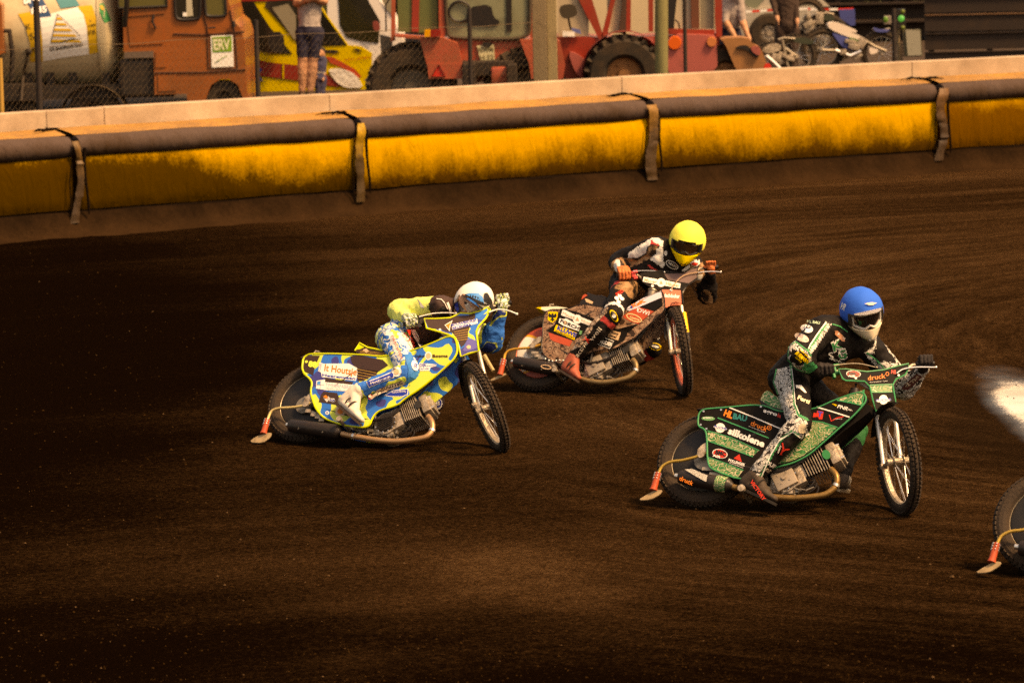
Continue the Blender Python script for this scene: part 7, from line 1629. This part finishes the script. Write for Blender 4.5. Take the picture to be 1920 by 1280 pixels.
    for X, Y, r, m in ((345, 430, .095, mat('orange_lamp', (.62, .10, .02), .3)), (715, 420, .07, mat('dull_orange_lamp', (.50, .16, .06), .3))): bm = bmesh.new(); q = P.at(*Z4(X, Y), .25); add_cyl(bm, q, q + P.n * .04, r, r * .9, 20); finish('lamp', bm, m, root, smooth=True)
    bwheel(root, P.at(*Z4(850, 720), .05), P.n, .33, .3, ru, 18); sl('weight_block', Z4, [(800, 385), (1080, 375), (1130, 440), (1210, 480), (1260, 620), (1300, 720), (1020, 740), (960, 700), (900, 560), (850, 440)], P, .30, .5, ru, root, rnd=1)
    sl('drawbar', Z4, [(960, 470), (1060, 450), (1100, 480), (1190, 560), (1170, 590), (1060, 500), (970, 490)], P, .33, .1, BLK, root, rnd=1); sl('red_clamp', Z4, [(1110, 470), (1190, 460), (1210, 540), (1180, 560), (1120, 520)], P, .36, .08, pk, root, rnd=1)
    bm = bmesh.new(); q = P.at(*Z4(1275, 670), .4); add_cyl(bm, q, q + P.n * .05, .05, seg=14); finish('lamp', bm, REDP, root, smooth=True)
tractor_b()

# ---------------------------------------------------------------- posts and wire fence
def post(name, px, ytop, ybot, D, wpx, m, label, cat='post', seg=12, square=False, group=None):
    a = W(px[1], ybot, D); b = W(px[0], ytop, D); a.z = PZ - .3; bm = bmesh.new(); r = wpx / 2 * D / FPX
    if square: c = (a + b) / 2; add_box(bm, c, (V((1, 0, 0)), V((0, 1, 0)), (b - a).normalized()), (r, r, (b - a).length / 2), .01)
    else: add_cyl(bm, a, b, r, seg=seg)
    o = finish(name, bm, m, None, smooth=not square, loc=V((a.x, a.y, PZ))); tag(o, label, cat, group); return o
cp = thing('concrete_post', ground_at(1024, 50.5), 'thick square concrete post standing in front of the left red tractor', 'post')
for x0, x1, dd, m in ((1000.5, 1027, 0, mat('post_concrete_shaded', (.18, .13, .075), .9, dirt=.3, dscale=6, bump=.3)), (1027.5, 1046, .05, mat('post_concrete_lit', (.25, .19, .10), .9, dirt=.3, dscale=6, bump=.3))):  # shaded and lit sides of the post painted as two concrete tones
    a = W(x0, 170, 50.5 + dd); b = W(x1, 170, 50.5 + dd); c = (a + b) / 2; box('post_face', V((c.x, c.y, 2.6)), AX, ((b.x - a.x) / 2, .12, 2.0), m, cp, bevel=.008)
pr = post('round_pole', (1240, 1239), -220, 170, 51.2, 25, mat('olive_pole', (.15, .135, .055), .7, dirt=.3, dscale=8, bump=.2), 'thick olive green round pole in front of the dark red tractor', 'pole', 24)
dkp = mat('dark_post', (.020, .013, .010), .7, dirt=.3)
fence = thing('wire_fence', wallpt(3, .5, .95, PZ), 'chain-link wire fence on thin dark posts behind the concrete wall', 'fence')
def fpt(s, z): i = int(s); return wallpt(i, s - i, .95, z)
def s_at(px, z=1.6):
    best = min((abs(proj(fpt(1 + k * .005, z))[0] - px), 1 + k * .005) for k in range(0, 1100)); return best[1]
for px, zt, r in ((74, 3.6, .020), (483, 2.28, .030), (883, 2.30, .028), (1286, 2.30, .026), (3, 1.98, .03)):
    s_ = s_at(px); bm = bmesh.new(); add_cyl(bm, fpt(s_, PZ), fpt(s_, zt), r if px != 74 else .022, seg=10)
    if px == 74: add_cyl(bm, fpt(s_, PZ), fpt(s_, 2.62), .036, seg=10)
    finish('fence_post', bm, dkp if px != 3 else mat('yellow_post', (.35, .20, .05), .7), fence, smooth=True)
bm = bmesh.new(); s0, s1 = s_at(-20), s_at(1010); n_ = int((s1 - s0) * 3.65 / .036); L_ = []
zt = 2.08
for k in range(n_ + 1):
    s_ = s0 + (s1 - s0) * k / n_
    z = 1.20; j = 0; pts = []
    while z < zt + .02 * noise.noise(V((k * .3, 0, 0))):
        o = ((j + k) % 2) * (1.0 if k % 2 == 0 else 1.0); ss = s_ + (s1 - s0) / n_ * (o * .98); pts.append(fpt(ss, z) - NRM[3] * .012 * (o - .5)); z += .042; j += 1
    add_tube(bm, pts, .0017, 3, cap=False)
o = finish('wire_mesh', bm, mat('fence_wire', (.10, .065, .035), .6, .3), fence); o['kind'] = 'stuff'
tube('top_wire', [fpt(s0 + (s1 - s0) * k / 30, zt - .01 * sin(k)) for k in range(31)], .003, mat('fence_wire', (.1, .065, .035), .6, .3), fence, 4)

# ---------------------------------------------------------------- right-hand corner of the paddock
def silver_car():
    D = 63; P = FP(D, 0, 1470); root = thing('silver_car', ground_at(1470, D), 'silver car parked behind the dark clothed person, partly behind the motorbikes', 'car'); m = mat('car_silver', (.46, .40, .32), .35, .3, dirt=.15)
    b = sl('body', Z4, [(820, 60), (1010, 30), (1100, 90), (1350, 80), (1560, 60), (1880, 70), (1900, 330), (1230, 340), (1180, 400), (900, 420), (820, 300)], P, 0, 1.5, m, root, rnd=1)
    sl('roof', Z4, [(1000, -110), (1700, -130), (1900, 70), (1560, 62), (1350, 82), (1100, 92), (1010, 30)], P, -.1, 1.3, m, b); sl('windscreen', Z4, [(1030, 10), (1180, -90), (1320, -95), (1170, 80), (1100, 85)], P, -.085, .03, mat('greenish_glass', (.16, .17, .12), .25), b); sl('side_window', Z4, [(1360, -90), (1680, -100), (1800, 55), (1560, 58), (1400, 72)], P, -.085, .03, mat('dark_green_window', (.05, .05, .03), .3), b)
    bwheel(root, P.at(*Z4(1290, 330), .02), P.n, .31, .2, ALU); bwheel(root, P.at(*Z4(1880, 340), .02), P.n, .31, .2, ALU); sl('head_lamp', Z4, [(1270, 320), (1380, 325), (1370, 365), (1290, 368)], P, .05, .05, mat('lamp_cream', (.6, .42, .25), .3), b, rnd=1)
silver_car()
tape = thing('barrier_tape', W(1540, 15, 60.5), 'red and white barrier tape stretched in front of the silver car', 'tape')
pts = [(1375, 22), (1410, 20), (1425, 19), (1438, 18), (1455, 17), (1515, 15), (1520, 16), (1535, 16), (1555, 16), (1571, 16), (1600, 15)]
for i in range(0, len(pts) - 1): slab('tape_band', [pts[i], pts[i + 1], (pts[i + 1][0], pts[i + 1][1] + 4), (pts[i][0], pts[i][1] + 4)], FP(60.5, 0, 1500), 0, .004, REDP if i % 2 else WHT, tape)
def mini_person(D, J2, label, cols, paint, thick=None, headpx=None, hairc=(.04, .025, .015)):
    J_ = {k: W(v[0], v[1], D + (v[2] if len(v) > 2 else 0)) for k, v in J2.items()}; root = thing('person', ground_at(J2['pelvis'][0], D), label, 'person')
    make_body(root, None, J_, cols, paint, wrinkle=.008, thick=thick or dict(torso=.16, hip=.14, sh=.08, ua=.052, el=.046, wr=.036, th=.095, kn=.07, sn=.062, an=.042))
    sk = mat('skin', (.42, .2, .11), .55); h = J_['head'] + (J_['head'] - J_['neck']).normalized() * .10; bm = bmesh.new(); add_ell(bm, h, AX, (.078, .095, .115)); capsule(bm, h + V((0, -.09, 0)), h + V((0, -.11, -.02)), .012, .015, seg=8); hd, _ = fuse('head', bm, root, [sk], voxel=.008, smooth=2); bm = bmesh.new(); add_ell(bm, h + V((0, .02, .03)), AX, (.084, .092, .10)); finish('hair', bm, mat('hair_%d' % int(D), hairc, .8), hd, smooth=True)
    for s_ in 'RL':
        q = J_['wr' + s_]; d = (q - J_['el' + s_]).normalized(); bm = bmesh.new(); capsule(bm, q, q + d * .07, .034, .032)
        for k in range(4): capsule(bm, q + d * .06 + V((0, 0, .02 - .014 * k)), q + d * .14 + V((0, -.01, .02 - .014 * k)), .010, .008, seg=8)
        fuse('hand', bm, root, [sk], voxel=.007, smooth=2); a = J_['an' + s_]; bm = bmesh.new(); capsule(bm, a + V((0, .04, -.05)), a + V((0, -.16, -.06)), .05, .04); finish('shoe', bm, BLK, root, smooth=True)
gsh = mat('grey_tshirt_b', (.27, .22, .20), .85, bump=.5, bscale=10); nvs = mat('navy_shorts', (.016, .014, .03), .85)
mini_person(57, dict(pelvis=(1368, 66), hipR=(1362, 70), hipL=(1378, 68), chest=(1370, 22, -.1), neck=(1376, -4, -.2), shR=(1362, 6, -.15), shL=(1386, 4, -.15), elR=(1360, 40, -.25), elL=(1392, 40, -.2), wrR=(1376, 66, -.3), wrL=(1402, 66, -.3), knR=(1362, 120, -.1), knL=(1380, 118, -.1), anR=(1362, 175), anL=(1380, 172), head=(1380, -12, -.25)),
            'man in a grey T-shirt bending forward between the tractor and the silver car', [gsh, nvs, mat('skin', (.42, .2, .11), .55)], lambda nm, t, p, n: 2 if nm.startswith('farm') or (nm.startswith('shin') and t > .1) else (1 if proj(p)[1] > 53 else 0))
mini_person(58.5, dict(pelvis=(1476, 50), hipR=(1466, 56), hipL=(1486, 56), chest=(1470, -20), neck=(1466, -62), shR=(1448, -54), shL=(1486, -54), elR=(1446, -10), elL=(1492, 0), wrR=(1456, 30, -.15), wrL=(1494, 34, -.1), knR=(1462, 110), knL=(1488, 108), anR=(1462, 165), anL=(1490, 162), head=(1466, -72)),
            'person in dark brown clothes standing in front of the silver car', [mat('dark_brown_clothes', (.035, .018, .012), .85, bump=.4)], lambda nm, t, p, n: 0)
def small_bike(F, D, rw, fw, R, parts, label):
    P = FP(D, 8, 1600); root = thing('parked_motorbike', ground_at(F(*rw)[0], D), label, 'motorbike', 'motorbikes parked in the paddock')
    for nm, q in (('rear_wheel', rw), ('front_wheel', fw)):
        c = P.at(*F(*q), 0); bm = bmesh.new(); ring(bm, c, P.n, R - .045, [(.045 * cos(a), .045 * sin(a)) for a in (2 * pi * k / 8 for k in range(8))], 32)
        x, y = perp(P.n)
        for i in range(36): a = 2 * pi * i / 36; e = x * cos(a) + y * sin(a); add_box(bm, c + e * (R + .004), (e, P.n.cross(e), P.n), (.012, .014, .04))
        t = finish(nm, bm, tyre_m, root); bm = bmesh.new(); ring(bm, c, P.n, R - .09, [(.01, -.02), (.01, .02), (0, .02), (0, -.02)], 32); add_cyl(bm, c - P.n * .06, c + P.n * .06, .035, seg=12); finish('rim', bm, ALU, t)
        for i in range(16):
            a = 2 * pi * i / 16; tube('spoke', [c + (x * cos(a) + y * sin(a)) * .03, c + (x * cos(a) + y * sin(a)) * (R - .09)], .003, CHR, t, 3)
    for nm, pts, off, th, m in parts:
        if m == 'tube': tube(nm, [P.at(*F(*q), off) for q in pts], th, CHR if 'pipe' in nm else STEEL, root, 8)
        else: sl(nm, F, pts, P, off, th, m, root, rnd=1)
    bm = bmesh.new(); r = random.Random(int(rw[0])); mx = ((rw[0] + fw[0]) / 2, (rw[1] + fw[1]) / 2)
    for k in range(14): q = P.at(*F(mx[0] + r.uniform(-90, 90), mx[1] + r.uniform(-90, 40)), r.uniform(-.08, .1)); add_box(bm, q, (V((cos(k), 0, sin(k))), V((0, 1, 0)), V((-sin(k), 0, cos(k)))), (r.uniform(.03, .09), .06, r.uniform(.02, .06)), .01)
    finish('engine', bm, ALU, root, smooth=True)
blm = mat('faded_blue_plastic', (.05, .065, .22), .5, dirt=.2); whp = mat('white_plastic', (.62, .52, .44), .45, dirt=.2)
small_bike(Z5, 57.5, (190, 430), (700, 450), .31, [('rear_fender', [(235, 205), (300, 185), (420, 230), (490, 265), (480, 285), (420, 270), (560, 330), (560, 365), (410, 320), (250, 250)], .06, .12, whp), ('side_cover', [(270, 280), (340, 300), (420, 330), (540, 390), (520, 420), (440, 440), (370, 410), (320, 350)], .09, .18, blm),
    ('tank', [(420, 320), (500, 340), (545, 370), (520, 395), (430, 350)], .11, .2, mat('dull_green_plastic', (.06, .12, .04), .5)), ('front_fork', [(560, 350), (640, 400), (740, 440)], .06, .022, 'tube'), ('front_fender', [(590, 400), (680, 430), (650, 460), (600, 470)], .08, .1, whp), ('handlebar', [(620, 250), (700, 265), (770, 245)], .05, .014, 'tube'), ('hand_guard', [(630, 235), (690, 255), (770, 250), (760, 275), (680, 280), (630, 262)], .09, .03, blm), ('swing_arm', [(190, 430), (400, 440)], .05, .025, 'tube'), ('exhaust_pipe', [(300, 430), (430, 480), (520, 440)], .1, .03, 'tube'), ('steering_stem', [(540, 365), (690, 260)], 0, .02, 'tube'), ('seat_base', [(300, 250), (430, 300), (520, 345)], .0, .05, 'tube')],
    'white and blue motocross bike parked left of the signal post')
small_bike(Z4, 57.0, (1560, 560), (1300, 640), .30, [('rear_fender', [(1500, 400), (1640, 370), (1760, 420), (1700, 450), (1560, 430)], .06, .12, mat('dark_green_plastic', (.03, .035, .02), .6)), ('tank', [(1210, 510), (1300, 440), (1400, 440), (1420, 500), (1290, 540)], .1, .2, ALU), ('front_fork', [(1420, 400), (1470, 640), (1490, 690)], .08, .024, 'tube'), ('handlebar', [(1380, 400), (1440, 380), (1550, 390)], .08, .016, 'tube'), ('exhaust_pipe', [(1260, 560), (1330, 620), (1400, 690)], .12, .032, 'tube'), ('frame_tube', [(1400, 450), (1560, 560)], .05, .02, 'tube'), ('frame_loop', [(1400, 450), (1350, 600), (1560, 560)], .02, .02, 'tube')],
    'dark motorbike with bright metal engine parked right of the rusty tractor weight')
small_bike(Z5, 59.5, (60, 150), (150, 300), .28, [('rear_fender', [(0, 230), (60, 215), (150, 240), (180, 262), (90, 270), (0, 260)], .05, .1, mat('pale_plastic', (.35, .30, .24), .5)), ('tank', [(180, 150), (260, 120), (310, 170), (240, 190)], .08, .16, mat('dark_green_plastic', (.03, .035, .02), .6)), ('handlebar', [(160, 130), (230, 110), (290, 125)], .05, .016, 'tube'), ('front_fork', [(200, 130), (150, 300)], .05, .02, 'tube'), ('frame_tube', [(60, 150), (240, 170)], .0, .02, 'tube')],
    'motorbike with a pale mudguard behind the white and blue one')
bl = thing('blue_banner', W(1588, 35, 60), 'small blue cloth banner hanging behind the white and blue motocross bike', 'banner'); slab('cloth', [Z5(*q) for q in [(335, 85), (470, 80), (475, 215), (440, 225), (345, 160)]], FP(60, 0, 1588), 0, .02, blm, bl)
sp = post('signal_post', (1676, 1677), 16, 120, 55.5, 8, dkp, 'slim dark post carrying green signal lamps, right of the motocross bikes', 'post')
lp = post('pale_stake', (1684, 1685), 55, 118, 55.2, 6, mat('pale_stake', (.25, .18, .10), .8), 'pale wooden stake right beside the dark signal post', 'stake')
sg = thing('signal_lamp', W(1689, 36, 55), 'green signal lamp on the right of the dark post', 'lamp'); bm = bmesh.new(); add_box(bm, W(1690, 36, 55.1), AX, (.055, .05, .14), .01); finish('housing', bm, BLK, sg)
gml = bpy.data.materials.new('lit_green'); gml.use_nodes = True; gb = gml.node_tree.nodes['Principled BSDF']; gb.inputs['Base Color'].default_value = (.01, .22, .05, 1); gb.inputs['Emission Color'].default_value = (.03, .6, .10, 1); gb.inputs['Emission Strength'].default_value = .12
bm = bmesh.new(); add_ell(bm, W(1689, 35, 55.0) + V((0, -.06, 0)), AX, (.045, .03, .045)); finish('lens', bm, gml, sg, smooth=True); bm = bmesh.new(); add_ell(bm, W(1692, 22, 55.0) + V((0, -.05, 0)), AX, (.03, .02, .03)); add_ell(bm, W(1692, 52, 55.0) + V((0, -.05, 0)), AX, (.03, .02, .03)); finish('small_lenses', bm, mat('dull_olive_lens', (.10, .13, .02), .4), sg, smooth=True)
s2 = thing('signal_lamp', W(1661, 38, 55), 'dimmer green lamp on the left of the dark post', 'lamp'); bm = bmesh.new(); add_box(bm, W(1664, 38, 55.1), AX, (.05, .04, .06), .01); finish('housing', bm, mat('grey_housing', (.2, .16, .13), .6), s2); bm = bmesh.new(); add_ell(bm, W(1660, 37, 55.0) + V((0, -.05, 0)), AX, (.035, .02, .045)); finish('lens', bm, mat('dull_green_lens', (.08, .20, .03), .4), s2, smooth=True)
cb = thing('control_box', W(1713, 80, 55), 'pale grey control box mounted right of the signal post', 'box'); slab('door', [(1698, 57), (1725, 58), (1728, 104), (1702, 105)], FP(55, 0, 1713), 0, .12, mat('grey_box', (.27, .25, .19), .6, dirt=.2, dscale=8), cb); slab('housing', [(1693, 57), (1726, 56), (1730, 106), (1697, 107)], FP(55, 0, 1713), -.02, .14, mat('olive_box', (.08, .07, .04), .7), cb)
# timber stand with horizontal planks
st = thing('timber_stand', ground_at(1760, 66), 'dark timber stand of horizontal planks filling the top right corner', 'stand')
wd = mat('dark_stained_wood', (.020, .011, .007), .75, dirt=.4, dscale=3, dcol=(.045, .022, .010)); we = mat('pale_wood_edge', (.14, .07, .035), .8, dirt=.5, dscale=6); a0 = W(1540, 60, 66); b0 = W(2050, 60, 66)
for k in range(15):
    z = PZ + .2 + .29 * k; y = -.20 * (14 - k) * .22; box('plank', V(((a0.x + b0.x) / 2, a0.y + y * 0 + k * .16, z)), AX, ((b0.x - a0.x) / 2, .02, .125), wd, st)
    box('seat_edge', V(((a0.x + b0.x) / 2, a0.y - .12 + k * .16, z + .135)), AX, ((b0.x - a0.x) / 2, .12, .016), we if k in (3, 6, 8) else wd, st)
for k in range(5): box('upright', V((a0.x + .3 + (b0.x - a0.x - .6) * k / 4, a0.y + 1.3, PZ + 1.0)), AX, (.05, 1.1, 1.0), wd, st)
pb = thing('plank_barrier', ground_at(1880, 58), 'low dark barrier of horizontal planks in front of the timber stand at the right', 'barrier'); a2 = W(1734, 60, 58); b2 = W(2080, 60, 58)
for k in range(5): box('plank', V(((a2.x + b2.x) / 2, a2.y + .01 * (k % 2), PZ + .12 + .27 * k)), AX, ((b2.x - a2.x) / 2, .02, .115), wd, pb); box('plank_edge', V(((a2.x + b2.x) / 2, a2.y - .015, PZ + .243 + .27 * k)), AX, ((b2.x - a2.x) / 2, .03, .008), we if k in (2, 4) else wd, pb)  # some plank edges coloured paler as painted highlights
for k in range(4): box('upright', V((a2.x + .1 + k * .85, a2.y + .08, PZ + .65)), AX, (.04, .04, .66), wd, pb)
# pale marquee wall behind the tractors, hedge behind everything
mq = thing('marquee', ground_at(1150, 68), 'pale cream tent wall behind the red tractors', 'tent'); cm = mat('cream_canvas', (.50, .39, .25), .8, bump=.5, bscale=1.5)
a1 = W(840, 60, 68); b1 = W(1500, 60, 68)
for k in range(6): x0 = a1.x + (b1.x - a1.x) * k / 6; x1 = a1.x + (b1.x - a1.x) * (k + 1) / 6; box('wall_panel', V(((x0 + x1) / 2, a1.y + .05 * (k % 2), PZ + 1.35)), AX, ((x1 - x0) / 2 - .01, .02, 1.35), cm, mq)
bm = bmesh.new(); c = [V((a1.x - .2, a1.y - .2, PZ + 2.7)), V((b1.x + .2, a1.y - .2, PZ + 2.7)), V((b1.x + .2, a1.y + 4, PZ + 3.6)), V((a1.x - .2, a1.y + 4, PZ + 3.6))]; add_slab(bm, c, V((0, -.2, 1)), .03); finish('tent_roof', bm, cm, mq)
def hedge():
    r = random.Random(11); bm = bmesh.new()
    for i in range(26000):
        x = r.uniform(-13, 16); y = 74 + r.uniform(-1.2, 1.2) ; z = PZ + (r.random() ** .8) * (3.3 + .8 * noise.noise(V((x * .5, 0, 0))))
        if noise.noise(V((x * .9, y * .5, z * 1.1))) < -.18 and r.random() < .6: continue
        p = V((x, y - .4 * noise.noise(V((x, z, 3))), z)); s_ = r.uniform(.05, .12); d = V((r.gauss(0, 1), r.gauss(0, 1), r.gauss(0, 1))).normalized(); q, w_ = perp(d)
        vs_ = [bm.verts.new(p + q * s_), bm.verts.new(p + w_ * s_ * .6), bm.verts.new(p - q * s_), bm.verts.new(p - w_ * s_ * .6)]; f = bm.faces.new(vs_); f.material_index = 0 if r.random() < .7 else 1
    o = finish('hedge', bm, None, mats=[mat('hedge_dark', (.030, .034, .010), .8), mat('hedge_light', (.070, .072, .020), .8)]); o['kind'] = 'stuff'; box('hedge_core', V((1.5, 75.6, PZ + 1.4)), AX, (14.5, .6, 1.4), mat('hedge_core', (.012, .012, .005), .9), o)
hedge()
# grass tufts and litter along the foot of the wall
